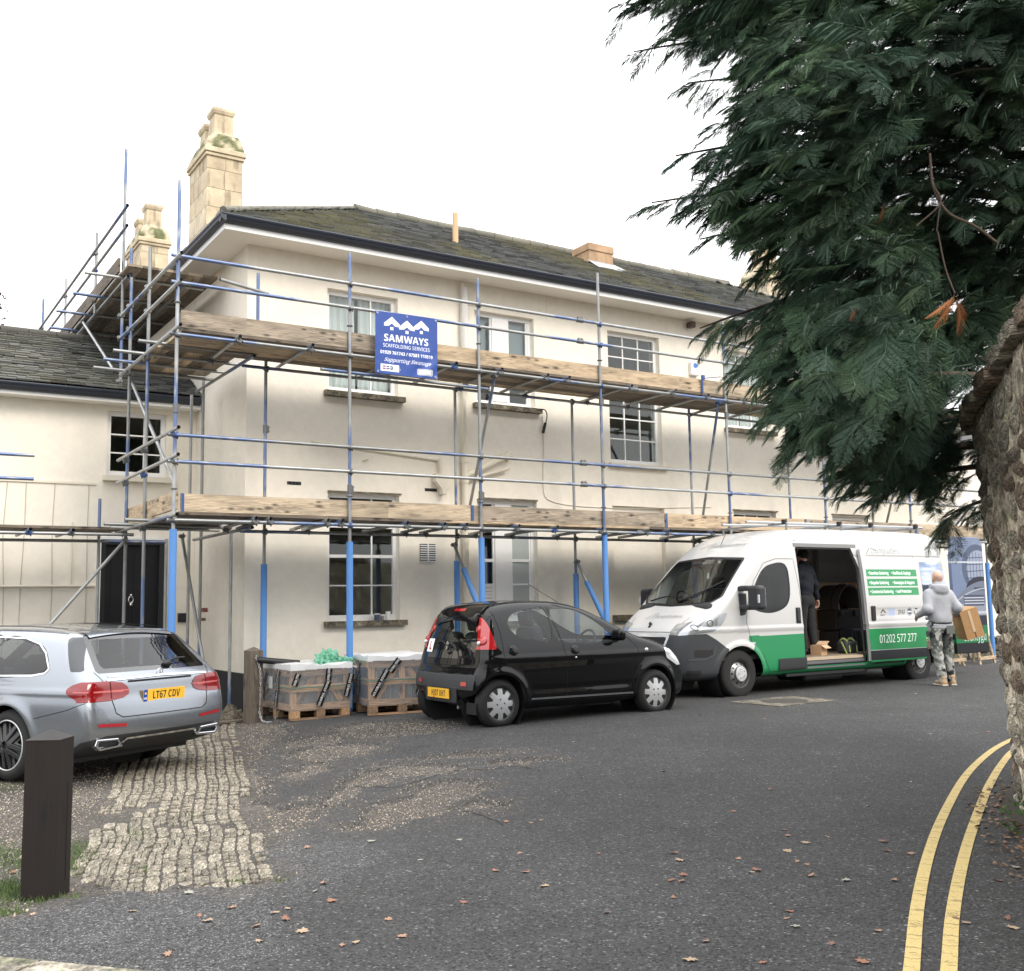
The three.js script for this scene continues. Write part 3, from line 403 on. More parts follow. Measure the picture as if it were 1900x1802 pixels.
// ---------- low wing on the left ----------
const NZ = -17.55;
const wing = thing('cottage_wing', 'low cream rendered wing with slate roof and black front door, left of the tall house', 'house', V(-6, 0, NZ));
{
  const wx = [3.55, 4.48, 3.66, 4.72, 3, 3, 'sash'];
  add(wing, 'front_wall', boxUV(extr(rect(-9, HX - 0.002, -0.3, 4.95), 0.3, 0, [rect(wx[0], wx[1], wx[2], wx[3]), rect(3.5, 4.5, 0.06, 2.64)]).translate(0, 0, NZ - 0.3)), M.wall);
  add(wing, 'far_wall', boxUV(box(-9, HX - 0.01, 0.05, 4.95, -21.8, -21.5)), M.wall);
  add(wing, 'room_wall', merge([box(-8, HX - 0.02, 0.1, 4.9, NZ - 3.7, NZ - 3.6), box(-8, HX - 0.02, 2.9, 3.1, NZ - 3.59, NZ - 0.31), box(-8, HX - 0.02, 4.85, 4.93, NZ - 3.59, NZ - 0.31), box(2.2, 2.3, 0.1, 4.84, NZ - 3.58, NZ - 0.32)]), M.room);
  makeWindow(wing, wx, NZ + 0.03, M.creamTrim);
  const door = add(wing, 'front_door', merge([box(3.58, 4.42, 0.12, 2.56, NZ - 0.18, NZ - 0.13), ...[[3.68, 3.96], [4.04, 4.32]].flatMap(([a, b]) => [box(a, b, 0.3, 1.0, NZ - 0.13, NZ - 0.118), box(a, b, 1.3, 2.4, NZ - 0.13, NZ - 0.118)])]), phys(0.006, 0.007, 0.011, 0.35));
  add(door, 'door_frame', merge([box(3.5, 3.58, 0.06, 2.64, NZ - 0.2, NZ - 0.04), box(4.42, 4.5, 0.06, 2.64, NZ - 0.2, NZ - 0.04), box(3.58, 4.42, 2.56, 2.64, NZ - 0.2, NZ - 0.041)]), std(0.02, 0.021, 0.026, 0.4));
  add(door, 'door_architrave', merge([box(4.5, 4.54, 0.05, 2.66, NZ, NZ + 0.025), box(3.46, 3.5, 0.05, 2.66, NZ, NZ + 0.025), box(3.5, 4.5, 2.64, 2.68, NZ, NZ + 0.024)]), M.white);
  add(door, 'door_knocker', merge([new THREE.TorusGeometry(0.045, 0.012, 8, 16).scale(0.8, 1.2, 1).translate(4.0, 1.68, NZ - 0.11), new THREE.SphereGeometry(0.03, 10, 8).translate(4.0, 1.6, NZ - 0.1), new THREE.SphereGeometry(0.025, 10, 8).translate(4.0, 1.75, NZ - 0.105)]), M.chrome);
  add(door, 'door_knob', new THREE.SphereGeometry(0.035, 12, 8).translate(3.66, 1.25, NZ - 0.1), M.chrome);
  add(wing, 'string_course', boxUV(box(-9, 3.4, 3.5, 3.535, NZ, NZ + 0.022)), M.creamTrim);
  seed(501); for (const x of [2.1, 2.36, 2.77, 3.28]) add(wing, 'wall_cable', pipe([4.0, 3.2, 2.4, 1.6, 0.8, 0.3].map((y, i) => V(x + rr(-0.025, 0.025), i ? y - 0.5 : 3.5, NZ + 0.008)), 0.0055, 5, 40), std(0.5, 0.47, 0.4, 0.8));
  add(wing, 'service_pipe', merge([cyl(V(-9, 1.9, NZ + 0.03), V(3.42, 1.9, NZ + 0.03), 0.022), cyl(V(3.06, 1.9, NZ + 0.03), V(3.06, 2.9, NZ + 0.03), 0.012)]), M.creamTrim);
  const bell = add(wing, 'entry_box', box(4.72, 4.86, 1.3, 1.45, NZ, NZ + 0.05), M.black); add(bell, 'entry_button', box(4.77, 4.81, 1.36, 1.4, NZ + 0.05, NZ + 0.056), M.trim);
  const WE = 4.98, e0 = V(-9, WE, NZ + 0.33), e1 = V(HX - 0.02, WE, NZ + 0.33), r0 = V(-9, 6.28, -19.5), r1 = V(HX - 0.02, 6.28, -19.5);
  const roof = add(wing, 'roof', boxUV(merge([quadG(e0, e1, r1, r0), quadG(r0, r1, V(HX - 0.02, WE, -21.8), V(-9, WE, -21.8))])), std(0.05, 0.05, 0.05, 0.9));
  add(roof, 'slates', slates(V(-1, WE, NZ + 0.33), e1, V(-1, 6.28, -19.5), r1, 23, 510, 0.15, 0.32, 0.35), M.slate).userData.kind = 'stuff';
  for (let x = -1; x < HX - 0.45; x += 0.45) add(roof, 'ridge_tile', paintG(cyl(V(x, 6.31, -19.5), V(x + 0.44, 6.31, -19.5), 0.1, 8).toNonIndexed(), () => [0.075, 0.072, 0.06]), M.slate);
  const prof = [[0.0, 0.0], [0.115, 0.0], [0.125, -0.015], [0.12, -0.035], [0.10, -0.06], [0.09, -0.085], [0.05, -0.115], [0, -0.12]];
  add(wing, 'gutter', extr(prof, 14).rotateY(-Math.PI / 2).translate(HX - 0.04, WE + 0.0, NZ + 0.30), M.gutter);
  add(wing, 'fascia', box(-9, HX - 0.02, WE - 0.16, WE - 0.02, NZ + 0.2, NZ + 0.3), M.white);
  add(wing, 'soffit', box(-9, HX - 0.02, WE - 0.175, WE - 0.161, NZ + 0.001, NZ + 0.3), M.soffit);
}
// painted house name on the side wall beside the door
{
  const t = canvasTex(256, 128, (g) => { g.clearRect(0, 0, 256, 128); g.fillStyle = '#8e3a30'; g.textAlign = 'center'; g.font = 'bold 33px sans-serif'; g.save(); g.translate(128, 46); g.scale(0.78, 1.15); g.fillText('BREWERY HOUSE', 0, 0); g.restore(); g.fillStyle = '#6d4038'; g.font = 'bold 24px sans-serif'; g.save(); g.translate(128, 104); g.scale(0.8, 1.1); g.fillText('A STORE LANE', 0, 0); g.restore(); });
  const s = add(scene, 'house_sign', new THREE.BoxGeometry(0.62, 0.31, 0.004).rotateY(-Math.PI / 2), std(1, 1, 1, 0.8, { map: t, alphaMap: null, transparent: true, alphaTest: 0.3 }), V(HX - 0.004, 1.42, -17.02));
  tag(s, 'small red lettered house name on the side wall beside the black door', 'sign');
}
// ---------- scaffolding ----------
seed(601);
const OZ = -13.36, IZ = -14.56, TR = 0.0242;
const scaf = thing('scaffolding', 'tube and board scaffolding with blue foam sleeves in front of the tall house', 'scaffold', V(3.52, 0, OZ));
const steelC = () => { const k = rr(0.26, 0.40); return [k * 0.97, k, k * 1.0]; };
// a tube: galvanised steel with worn blue paint along given stretches (0..1)
function tubeG(a, b, blue = [], r = TR) {
  const L = a.distanceTo(b), ls = Math.max(4, Math.round(L / 0.09)), g = cyl(a, b, r, 9, r, true, ls).toNonIndexed(), d = b.clone().sub(a).normalize(), c = steelC(), s = rnd() * 50;
  return paintG(g, (p) => {
    const t = p.clone().sub(a).dot(d) / L, n = vnoise(t * L * 6 + s, s) - 0.5, w = vnoise(t * L * 25 + s, p.y * 40 + p.x * 31); let bl = 0;
    for (const [u, v] of blue) bl = Math.max(bl, sstep(-0.012, 0.004, Math.min(t - u, v - t) + n * 0.03));
    if (bl > 0 && w > 0.74) bl *= 0.3; if (!bl && w > 0.93 && blue.length) bl = 0.5;
    const k = 0.8 + 0.4 * w; return [mix(c[0] * k, 0.115, bl * 0.92), mix(c[1] * k, 0.17, bl * 0.92), mix(c[2] * k, 0.32, bl * 0.92)];
  });
}
const coupG = merge([rbox(0.075, 0.062, 0.075, 0.012, 1), cyl(V(-0.055, 0, 0.02), V(0.06, 0.005, 0.02), 0.009, 6), cyl(V(0.03, -0.045, -0.02), V(0.03, 0.05, -0.02), 0.009, 6), new THREE.BoxGeometry(0.03, 0.03, 0.1).translate(-0.02, 0, 0)]);
const sleeveG = merge([new THREE.CylinderGeometry(0.034, 0.034, 0.12, 10), new THREE.BoxGeometry(0.035, 0.1, 0.03).translate(0.035, 0, 0), cyl(V(0.02, 0.03, 0), V(0.065, 0.03, 0), 0.007, 5), cyl(V(0.02, -0.03, 0), V(0.065, -0.03, 0), 0.007, 5)]);
const coupler = (o, p, ry = 0) => add(o, 'coupler', coupG, rnd() < 0.25 ? M.couplerBlue : M.coupler, p, [rr(-0.1, 0.1), ry + rr(-0.2, 0.2), rr(-0.1, 0.1)]);
const jointSleeve = (o, p, along) => add(o, 'tube_sleeve', sleeveG, M.coupler, p, along ? [0, 0, Math.PI / 2] : [0, 0, 0]);
const tube = (o, name, a, b, blue) => add(o, name, tubeG(a, b, blue), M.tube);
const foam = (o, x, z, y0, y1, dx = 0, dz = 0) => add(o, 'foam_sleeve', cyl(V(x, y0, z), V(x + dx, y1, z + dz), 0.043, 14), M.foam);
const base = (o, x, z) => add(o, 'base_plate', merge([box(x - 0.07, x + 0.07, groundY(x, z) + 0.001, groundY(x, z) + 0.008, z - 0.07, z + 0.07)]), M.steel);
const L1 = 2.62, L2 = 5.0; // top of ledgers
// outer standards: x, top, blue stretches, foam top
const outerS = [[3.52, 7.06, [[0, 0.25], [0.78, 1], [0.5, 0.63]], 2.51], [5.91, 6.5, [[0.9, 1], [0.45, 0.6]], 2.39], [8.02, 6.45, [[0.86, 1], [0.46, 0.58]], 2.49], [10.32, 6.9, [[0.38, 0.47], [0.58, 0.72]], 2.6], [13.1, 6.45, [[0.9, 1], [0.42, 0.56]], 2.3], [15.56, 4.1, [[0.7, 1]], 2.2], [18.05, 6.4, [[0.5, 0.7]], 2.2], [20.5, 6.4, [[0.6, 0.8]], 2.2]];
for (const [x, top, blue, ft] of outerS) {
  const st = tube(scaf, 'standard', V(x, groundY(x, OZ) + 0.008, OZ), V(x, top, OZ), blue); base(scaf, x, OZ); add(st, 'foam_sleeve', cyl(V(x, groundY(x, OZ) + 0.05, OZ), V(x, ft, OZ), 0.046, 14), M.foam);
  for (const y of [L1, 3.36, 3.70, ...(top > 5 ? [L2, 5.68, 6.03] : [])]) coupler(st, V(x, y, OZ + 0.03));
  for (const y of [3.02, 5.43]) if (y < top) add(st, 'board_clip', new THREE.TorusGeometry(0.036, 0.009, 6, 14).rotateX(Math.PI / 2), M.coupler, V(x, y, OZ));
  if (x < 14) jointSleeve(st, V(x, x < 4 ? 4.05 : x < 9 ? 3.12 : 4.75, OZ + 0.002), false);
}
const innerS = [[5.12, 5.2, [[0.62, 0.88]], 2.13], [8.28, 5.0, [[0.53, 0.68]], 2.2], [10.61, 5.03, [[0.3, 0.42]], 2.0], [13.32, 5.13, [[0.75, 1]], 2.1], [15.92, 5.1, [[0.56, 0.68]], 2.0], [18.42, 5.1, [], 2.0]];
for (const [x, top, blue, ft] of innerS) {
  const st = tube(scaf, 'standard', V(x, groundY(x, IZ) + 0.008, IZ), V(x, top, IZ), blue); base(scaf, x, IZ); add(st, 'foam_sleeve', cyl(V(x, groundY(x, IZ) + 0.05, IZ), V(x, ft, IZ), 0.046, 14), M.foam);
  for (const y of [L1 - 0.03, L2 - 0.03]) coupler(st, V(x, y, IZ + 0.03));
}
jointSleeve(scaf, V(5.12, 4.08, IZ), false);
// long tubes along the front
const X0 = 3.42, X1 = 21.2;
const runs = [['ledger', L1, OZ + 0.05, [[0.09, 0.13], [0.42, 0.5], [0.6, 0.62]]], ['ledger', L2, OZ + 0.05, [[0.02, 0.05], [0.32, 0.36], [0.48, 0.54]]], ['guard_rail', 3.36, OZ + 0.05, [[0.0, 0.07], [0.36, 0.41], [0.54, 0.58]]], ['guard_rail', 3.70, OZ + 0.05, [[0.0, 0.06], [0.21, 0.24], [0.32, 0.42]]], ['guard_rail', 5.68, OZ + 0.05, [[0.0, 0.1], [0.17, 0.26], [0.33, 0.4]]], ['guard_rail', 6.03, OZ + 0.05, [[0.0, 0.05], [0.18, 0.21], [0.33, 0.38]]]];
for (const [n, y, z, blue] of runs) {
  const t = tube(scaf, n, V(X0, y, z), V(X1, y + 0.005, z), blue); for (const x of n === 'ledger' ? [11.0, 16.2] : [9.9, 16.0]) jointSleeve(t, V(x, y, z), true);
}
for (const y of [L1 - 0.03, L2 - 0.03]) { tube(scaf, 'ledger', V(4.75, y, IZ + 0.05), V(X1, y, IZ + 0.05), [[0, 0.05], [0.3, 0.33]]); }
tube(scaf, 'ledger', V(5.5, 4.78, OZ - 0.05), V(8.2, 4.76, OZ - 0.05), [[0.0, 0.35], [0.85, 1]]);
// transoms under the boards
seed(611);
const trX = [4.55, 4.75, 5.55, 5.75, 6.75, 7.35, 7.7, 8.6, 9.3, 10.2, 11.15, 11.6, 12.6, 13.4, 14.2, 15.2, 16.2, 17.4, 18.6, 19.8];
for (const x of trX) { tube(scaf, 'transom', V(x, L1 + 0.052, OZ + rr(0.1, 0.17)), V(x + rr(-0.03, 0.03), L1 + 0.022, IZ - rr(0.05, 0.16)), rnd() < 0.5 ? [[0, rr(0.1, 0.3)]] : []); coupler(scaf, V(x, L1 + 0.0, OZ + 0.06)); if (rnd() < 0.8) coupler(scaf, V(x, L1 - 0.02, IZ + 0.05)); }
for (const x of [4.3, 5.3, 6.65, 7.55, 8.35, 9.2, 9.6, 10.9, 11.8, 12.6, 13.5, 14.4, 15.6, 16.8, 18, 19.5]) { tube(scaf, 'transom', V(x, L2 + 0.052, OZ + (x > 6.2 && x < 7.3 ? 0.04 : rr(0.1, 0.17))), V(x + rr(-0.03, 0.03), L2 + 0.022, IZ - rr(0.05, 0.16)), rnd() < 0.5 ? [[0, rr(0.1, 0.3)]] : []); if (x < 6.2 || x > 7.3) coupler(scaf, V(x, L2, OZ + 0.06)); if (rnd() < 0.8) coupler(scaf, V(x, L2 - 0.02, IZ + 0.05)); }
// boards: five wide on each lift; toe boards on edge
const woodUV = (g, L, h, off) => { const p = g.attributes.position, n = g.attributes.normal, uv = g.attributes.uv; for (let i = 0; i < p.count; i++) { const ax = Math.abs(n.getX(i)), ay = Math.abs(n.getY(i)); uv.setXY(i, ax > 0.5 ? off : p.getX(i) / 3.9 + off, (ay > 0.5 ? p.getZ(i) : p.getY(i)) / 0.23 + 0.5); } return g; };
function plank(o, name, x0, x1, y0, y1, z0, z1, mat, tilt = 0) { // along x
  const g = woodUV(new THREE.BoxGeometry(x1 - x0, y1 - y0, z1 - z0), 1, 1, rnd()); return add(o, name, g, mat, V((x0 + x1) / 2, (y0 + y1) / 2, (z0 + z1) / 2), [tilt, 0, rr(-0.001, 0.001)]);
}
function plankZ(o, name, z0, z1, y0, y1, x0, x1, mat) { const g = woodUV(new THREE.BoxGeometry(z1 - z0, y1 - y0, x1 - x0), 1, 1, rnd()); return add(o, name, g, mat, V((x0 + x1) / 2, (y0 + y1) / 2, (z0 + z1) / 2), [0, Math.PI / 2, 0]); }
const band = (o, x, y0, y1, z0, z1) => add(o, 'board_band', box(x - 0.018, x + 0.018, y0 - 0.002, y1 + 0.002, z0 - 0.002, z1 + 0.002), M.couplerBlue);
for (const [y, ends] of [[L1 + 0.079, [3.6, 7.4, 11.3, 15.2, 18.4, 21.2]], [L2 + 0.079, [3.6, 7.1, 10.9, 14.8, 18.0, 21.2]]]) {
  for (let k = 0; k < 5; k++) for (let i = 0; i < ends.length - 1; i++) { const z = OZ - 0.03 - k * 0.232, j = (k % 2) * 0.25; plank(scaf, 'deck_board', ends[i] + (i ? j : 0) + 0.004, ends[i + 1] + (i < ends.length - 2 ? j : 0) - 0.004, y + (k % 2) * 0.002, y + 0.038, z - 0.226, z, rnd() < 0.5 ? M.boardOld : M.boards[Math.floor(rnd() * 3)]); }
}
for (const [y, h, segs] of [[L1 + 0.121, 0.228, [[3.62, 7.86, 0], [7.88, 11.62, 1], [11.65, 15.0, 2], [15.02, 18.2, 1], [18.22, 21.2, 0]]], [L2 + 0.121, 0.23, [[3.58, 7.2, 1], [7.16, 12.55, 2], [12.58, 16.4, 0], [16.42, 21.2, 1]]]])
  segs.forEach(([a, b, m], i) => { const t = plank(scaf, 'toe_board', a, b, y, y + h, OZ - 0.07 - (i % 2) * 0.004, OZ - 0.032 - (i % 2) * 0.004, M.boards[m], rr(-0.02, 0.02)); if (i % 2 || y < 3) band(t, a + 0.02, y, y + h, OZ - 0.07 - (i % 2) * 0.004, OZ - 0.032 - (i % 2) * 0.004); });
{ const c = add(scaf, 'board_clamp', merge([cyl(V(12.56, L2 + 0.1, OZ), V(12.56, L2 + 0.42, OZ), 0.018, 8), rbox(0.06, 0.08, 0.05, 0.01).translate(12.58, L2 + 0.38, OZ), cyl(V(12.56, L2 + 0.36, OZ), V(12.95, L2 + 0.42, OZ + 0.05), 0.008, 6)]), M.couplerBlue); }
// return round the corner (side of the house)
const SX = 3.52;
for (const [z, y0, y1, blue] of [[-14.86, 0, 6.62, [[0.15, 0.3], [0.66, 0.78]]], [-15.96, 0, 6.48, [[0.42, 0.62], [0.86, 1]]], [-16.55, 4.95, 8.72, [[0.05, 0.25], [0.85, 1]]]]) { const g0 = y0 || groundY(SX, z) + 0.008, st = tube(scaf, 'standard', V(SX, g0, z), V(SX, y1, z), blue); if (!y0) base(scaf, SX, z); for (const y of [L1, 3.36, 3.7, L2, 5.68, 6.03].filter((v) => v > y0 && v < y1)) coupler(st, V(SX - 0.02, y, z), 1.57); }
for (const [y, blue] of [[L1 + 0.05, [[0.1, 0.3]]], [3.41, []], [3.75, []], [L2 + 0.05, []], [5.63, [[0.7, 1]]], [5.98, [[0.6, 0.9]]]]) tube(scaf, y < 3 || Math.abs(y - L2) < 0.1 ? 'ledger' : 'guard_rail', V(SX - 0.05, y, OZ + 0.35), V(SX - 0.05, y, -16.35), blue);
for (let k = 0; k < 5; k++) for (const y of [L1 + 0.105, L2 + 0.112]) plankZ(scaf, 'deck_board', -16.1, OZ - 1.2, y, y + 0.038, SX + 0.02 + k * 0.232, SX + 0.246 + k * 0.232, k % 2 ? M.boardOld : M.boards[k % 3]);
plankZ(scaf, 'toe_board', -16.05, OZ - 0.05, L1 + 0.15, L1 + 0.375, SX + 0.03, SX + 0.068, M.boardC);
for (const [y, zs] of [[L1 + 0.0, [-14.4, -15.2, -15.8]], [L2 + 0.0, [-14.2, -14.9, -15.5, -16.1]]]) for (const z of zs) tube(scaf, 'transom', V(SX - rr(0.2, 0.5), y + 0.10 - 0.02, z), V(4.85, y + 0.07, z), rnd() < 0.5 ? [[0, 0.3]] : []);
for (const [x, z, y1] of [[4.72, -16.3, 5.1], [4.62, -16.6, 4.9], [4.78, -15.0, 2.62], [4.35, -16.9, 2.62]]) { tube(scaf, 'standard', V(x, groundY(x, z), z), V(x, y1, z), [[0, 0.2]]); }
tube(scaf, 'ledger', V(4.72, L2 - 0.02, -13.9), V(4.72, L2 - 0.02, -16.7), [[0, 0.4]]); tube(scaf, 'ledger', V(4.72, L1 - 0.02, -13.9), V(4.72, L1 - 0.02, -16.7), [[0, 0.2]]);
// braces
const braces = [[V(3.5, L1 - 0.1, -15.9), onZ(60, 1195, -14.9), []], [V(3.46, 6.62, -19.4), V(3.46, 5.18, -16.7), []], [V(3.56, 4.9, -16.0), V(3.56, 3.1, -13.5), []], [V(8.36, 4.98, OZ - 0.1), V(8.4, 2.75, IZ + 0.1), [[0, 0.2]]], [V(13.02, 4.98, OZ - 0.1), V(13.42, 2.8, IZ + 0.1), [[0, 0.35], [0.9, 1]]], [V(18.3, 4.98, OZ - 0.1), V(18.6, 2.8, IZ + 0.1), [[0, 0.3]]], [V(4.4, L1, -16.2), V(4.5, 0.1, -14.9), [[0.8, 1]]], [V(8.2, 2.45, IZ + 0.06), V(8.62, 0.1, OZ - 0.1), []], [V(10.6, 2.2, IZ + 0.06), V(11.1, 0.1, OZ - 0.25), []], [V(20.2, 3.5, OZ), V(21.0, 2.9, IZ), [[0, 1]]]];
braces.forEach(([a, b, bl], i) => { const t = tube(scaf, 'brace', a, b, bl); if (i === 7 || i === 8) add(t, 'foam_sleeve', cyl(a.clone().lerp(b, 0.16), b, 0.043, 14), M.foam); coupler(t, a); });
// high platform over the low roof, along the side wall
{
  const HZ0 = -15.95, HZ1 = -24.2, hy = 6.62;
  for (const [z, y0, y1, bl] of [[-18.35, 6.5, 7.92, []], [-21.2, 6.5, 7.9, []], [-23.92, 6.5, 8.2, [[0.3, 1]]]]) { const st = tube(scaf, 'standard', V(3.46, y0, z), V(3.46, y1, z), bl); for (const y of [6.72, 7.25, 7.55]) coupler(st, V(3.44, y, z), 1.57); }
  for (const y of [7.22, 7.53]) tube(scaf, 'guard_rail', V(3.4, y, -15.8), V(3.4, y, -24.3), [[0, 0.08]]);
  tube(scaf, 'ledger', V(3.52, hy - 0.05, -16.2), V(3.52, hy - 0.05, -24.2), []); tube(scaf, 'ledger', V(4.4, hy - 0.06, -16.2), V(4.4, hy - 0.06, -24.2), []);
  for (const z of [-16.5, -17.7, -18.9, -20.1, -21.3, -22.6, -23.8]) tube(scaf, 'transom', V(2.75 + rr(0, 0.3), hy, z), V(4.75, hy, z), rnd() < 0.5 ? [[0, 0.3]] : []);
  for (let k = 0; k < 6; k++) for (const [a, b] of [[-24.1, -20.2], [-20.19, HZ0]]) plankZ(scaf, 'deck_board', a, b, hy + 0.03, hy + 0.068, 3.46 + k * 0.226, 3.68 + k * 0.226, k % 2 ? M.boardOld : M.boardB);
  plankZ(scaf, 'toe_board', -24.1, HZ0 - 0.5, hy + 0.07, hy + 0.295, 3.42, 3.458, M.boardOld);
  tube(scaf, 'standard', V(3.58, 6.5, -16.3), V(3.58, 7.05, -16.3), [[0, 1]]); tube(scaf, 'standard', V(4.8, 5.1, -14.0), V(4.8, 6.2, -14.0), [[0.2, 1]]);
  tube(scaf, 'transom', V(4.2, 5.96, -13.8), V(4.95, 5.92, -14.0), []);
}
// low scaffold in front of the wing
const wscaf = thing('wing_scaffold', 'low run of scaffolding boards and tubes across the front of the low wing', 'scaffold', V(2, 0, -15.9));
{
  const y = 2.6; tube(wscaf, 'ledger', V(-4, y - 0.02, -15.82), V(3.6, y, -15.82), []); tube(wscaf, 'ledger', V(-4, y - 0.06, -16.75), V(4.3, y - 0.04, -16.75), [[0.9, 1]]);
  for (let k = 0; k < 4; k++) plank(wscaf, 'deck_board', -4, 3.44, y + 0.075, y + 0.113, -16.12 - k * 0.23, -15.9 - k * 0.23, k % 2 ? M.boardB : M.boardOld);
  for (const x of [-2.2, -0.3, 1.2, 2.2, 2.75]) { tube(wscaf, 'transom', V(x, y + 0.04, -15.66), V(x, y + 0.04, -17), x > 1.6 ? [[0, 0.2]] : []); coupler(wscaf, V(x, y, -15.82)); }
  for (const [x, z, t, bl] of [[3.3, -16.72, 3.2, [[0.85, 1]]], [-1.2, -16.72, 3.2, []], [-1.2, -15.87, 4.2, []]]) tube(wscaf, 'standard', V(x, groundY(x, z), z), V(x, t, z), bl);
  for (const yy of [3.35, 3.68]) tube(wscaf, 'guard_rail', V(-4, yy - 0.03, -15.82), V(2.24, yy, -15.82), [[0.9, 1]]);
}
// ---------- banner ----------
{
  const t = canvasTex(1024, 940, (g, w, h) => {
    g.fillStyle = '#2c4c98'; g.fillRect(0, 0, w, h); g.fillStyle = '#fbfbfb'; g.textAlign = 'center';
    const roof = (x, y, s) => { g.beginPath(); g.moveTo(x, y); g.lineTo(x + 125 * s, y + 105 * s); g.lineTo(x + 125 * s, y + 150 * s); g.lineTo(x + 45 * s, y + 140 * s); g.lineTo(x, y + 100 * s); g.lineTo(x - 45 * s, y + 140 * s); g.lineTo(x - 125 * s, y + 150 * s); g.lineTo(x - 125 * s, y + 105 * s); g.fill(); g.fillRect(x - 24 * s, y + 158 * s, 48 * s, 46 * s); };
    roof(268, 62, 1); roof(512, 92, 1); roof(752, 62, 1); 
    g.font = 'bold 158px sans-serif'; g.save(); g.translate(506, 440); g.scale(0.98, 0.95); g.fillText('SAMWAYS', 0, 0); g.restore();
    g.font = '75px sans-serif'; g.save(); g.translate(508, 530); g.scale(0.95, 1); g.fillText('SCAFFOLDING SERVICES', 0, 0); g.restore();
    g.font = 'bold 74px sans-serif'; g.save(); g.translate(512, 634); g.scale(0.86, 0.95); g.fillText('01929 761743 / 07581 110519', 0, 0); g.restore();
    g.font = 'italic 78px serif'; g.save(); g.translate(520, 745); g.transform(1, 0, -0.25, 1, 0, 0); g.fillText('Supporting Swanage', 0, 0); g.restore();
    g.fillRect(85, 790, 300, 105); [['#8c2c50', 140], ['#38508c', 200], ['#1c2c5c', 258]].forEach(([c, x]) => { g.fillStyle = c; g.beginPath(); g.arc(x, 842, 30, 0, 7); g.fill(); }); g.fillStyle = '#dfe4f0'; g.fillRect(112, 834, 160, 14); g.fillStyle = '#aab'; g.font = '20px sans-serif'; g.fillText('nasc', 325, 850);
    g.fillStyle = '#b7bac6'; g.beginPath(); g.roundRect(680, 805, 265, 100, 26); g.fill(); g.fillStyle = '#fff'; g.font = 'bold 72px sans-serif'; g.fillText('CISRS', 812, 881);
  });
  const w = 1.0, h = 0.9, g = new THREE.BoxGeometry(w, h, 0.002, 60, 54, 1), p = g.attributes.position;
  for (let i = 0; i < p.count; i++) { const x = p.getX(i), y = p.getY(i), d = Math.max(0, 0.45 - y); p.setZ(i, p.getZ(i) + 0.006 * Math.sin(x * 9 + y * 4) * d + 0.010 * Math.sin((x - y) * 19 + 1) * sstep(0.1, -0.4, y) * sstep(-0.1, 0.4, x) + 0.012 * (fbm(x * 4 + 5, y * 4 + 5, 3) - 0.5)); }
  g.computeVertexNormals();
  const c = onZ(755, 641, OZ + 0.10);
  const b = thing('scaffold_banner', 'blue printed vinyl banner with white roof logo hung on the guard rail', 'banner', V(c.x, c.y, OZ + 0.10)); b.rotation.set(0.02, 0, 0.006);
  const mats = std(1, 1, 1, 0.45, { map: t }); addL(b, 'banner_sheet', g, mats);
  for (const [x, y] of [[-0.47, 0.42], [0.47, 0.42], [-0.46, -0.42], [0.46, -0.42], [-0.12, -0.37], [0.0, 0.42]]) addL(b, 'eyelet', new THREE.TorusGeometry(0.012, 0.004, 6, 12), M.steel, [x, y, 0.008]);
}
// ---------- vehicles: shells from side, plan and front profiles; x forward, z to the right ----------
function shell(side, wy, plan, o) {
  const sp = sdPoly(smoothPoly(side, 3));
  return (x, y, z) => {
    const az = Math.abs(z), b = o.bow * az * az, xe = o.xm + (x - o.xm) * (1 + b), ye = y + o.crown * az * az * sstep(o.cy0, o.cy1, y);
    let W = smoothTab(wy, y) * smoothTab(plan, x); if (o.mod) W += o.mod(x, y);
    return smax(sp(xe, ye), (az - W) * 0.92, o.k);
  };
}
const findS = (f, mode, a, b) => { // first surface point along the axis looked along
  const P = { left: (t) => [a, b, -1.4 + t], right: (t) => [a, b, 1.4 - t], rear: (t) => [-1 + t, b, a], front: (t) => [7 - t, b, a], top: (t) => [a, 3 - t, b] }[mode]; let t = 0;
  while (t < 8 && f(...P(t)) > 0) t += 0.03; let lo = t - 0.03, hi = t; for (let i = 0; i < 14; i++) { const m = (lo + hi) / 2; if (f(...P(m)) > 0) lo = m; else hi = m; } return P(hi);
};
const gradS = (f, p, h = 0.008) => V(f(p[0] + h, p[1], p[2]) - f(p[0] - h, p[1], p[2]), f(p[0], p[1] + h, p[2]) - f(p[0], p[1] - h, p[2]), f(p[0], p[1], p[2] + h) - f(p[0], p[1], p[2] - h)).normalize();
function largest(g) { // the biggest connected piece of an indexed mesh
  const ix = g.index.array, par = Int32Array.from({ length: g.attributes.position.count }, (_, i) => i), find = (i) => { while (par[i] !== i) i = par[i] = par[par[i]]; return i; };
  for (let i = 0; i < ix.length; i += 3) { const a = find(ix[i]); par[find(ix[i + 1])] = a; par[find(ix[i + 2])] = a; }
  const n = new Map(); for (let i = 0; i < ix.length; i += 3) { const r = find(ix[i]); n.set(r, (n.get(r) ?? 0) + 1); } let best = -1, bn = 0; for (const [r, c] of n) if (c > bn) { bn = c; best = r; }
  const keep = []; for (let i = 0; i < ix.length; i += 3) if (find(ix[i]) === best) keep.push(ix[i], ix[i + 1], ix[i + 2]); g.setIndex(keep); return g;
}
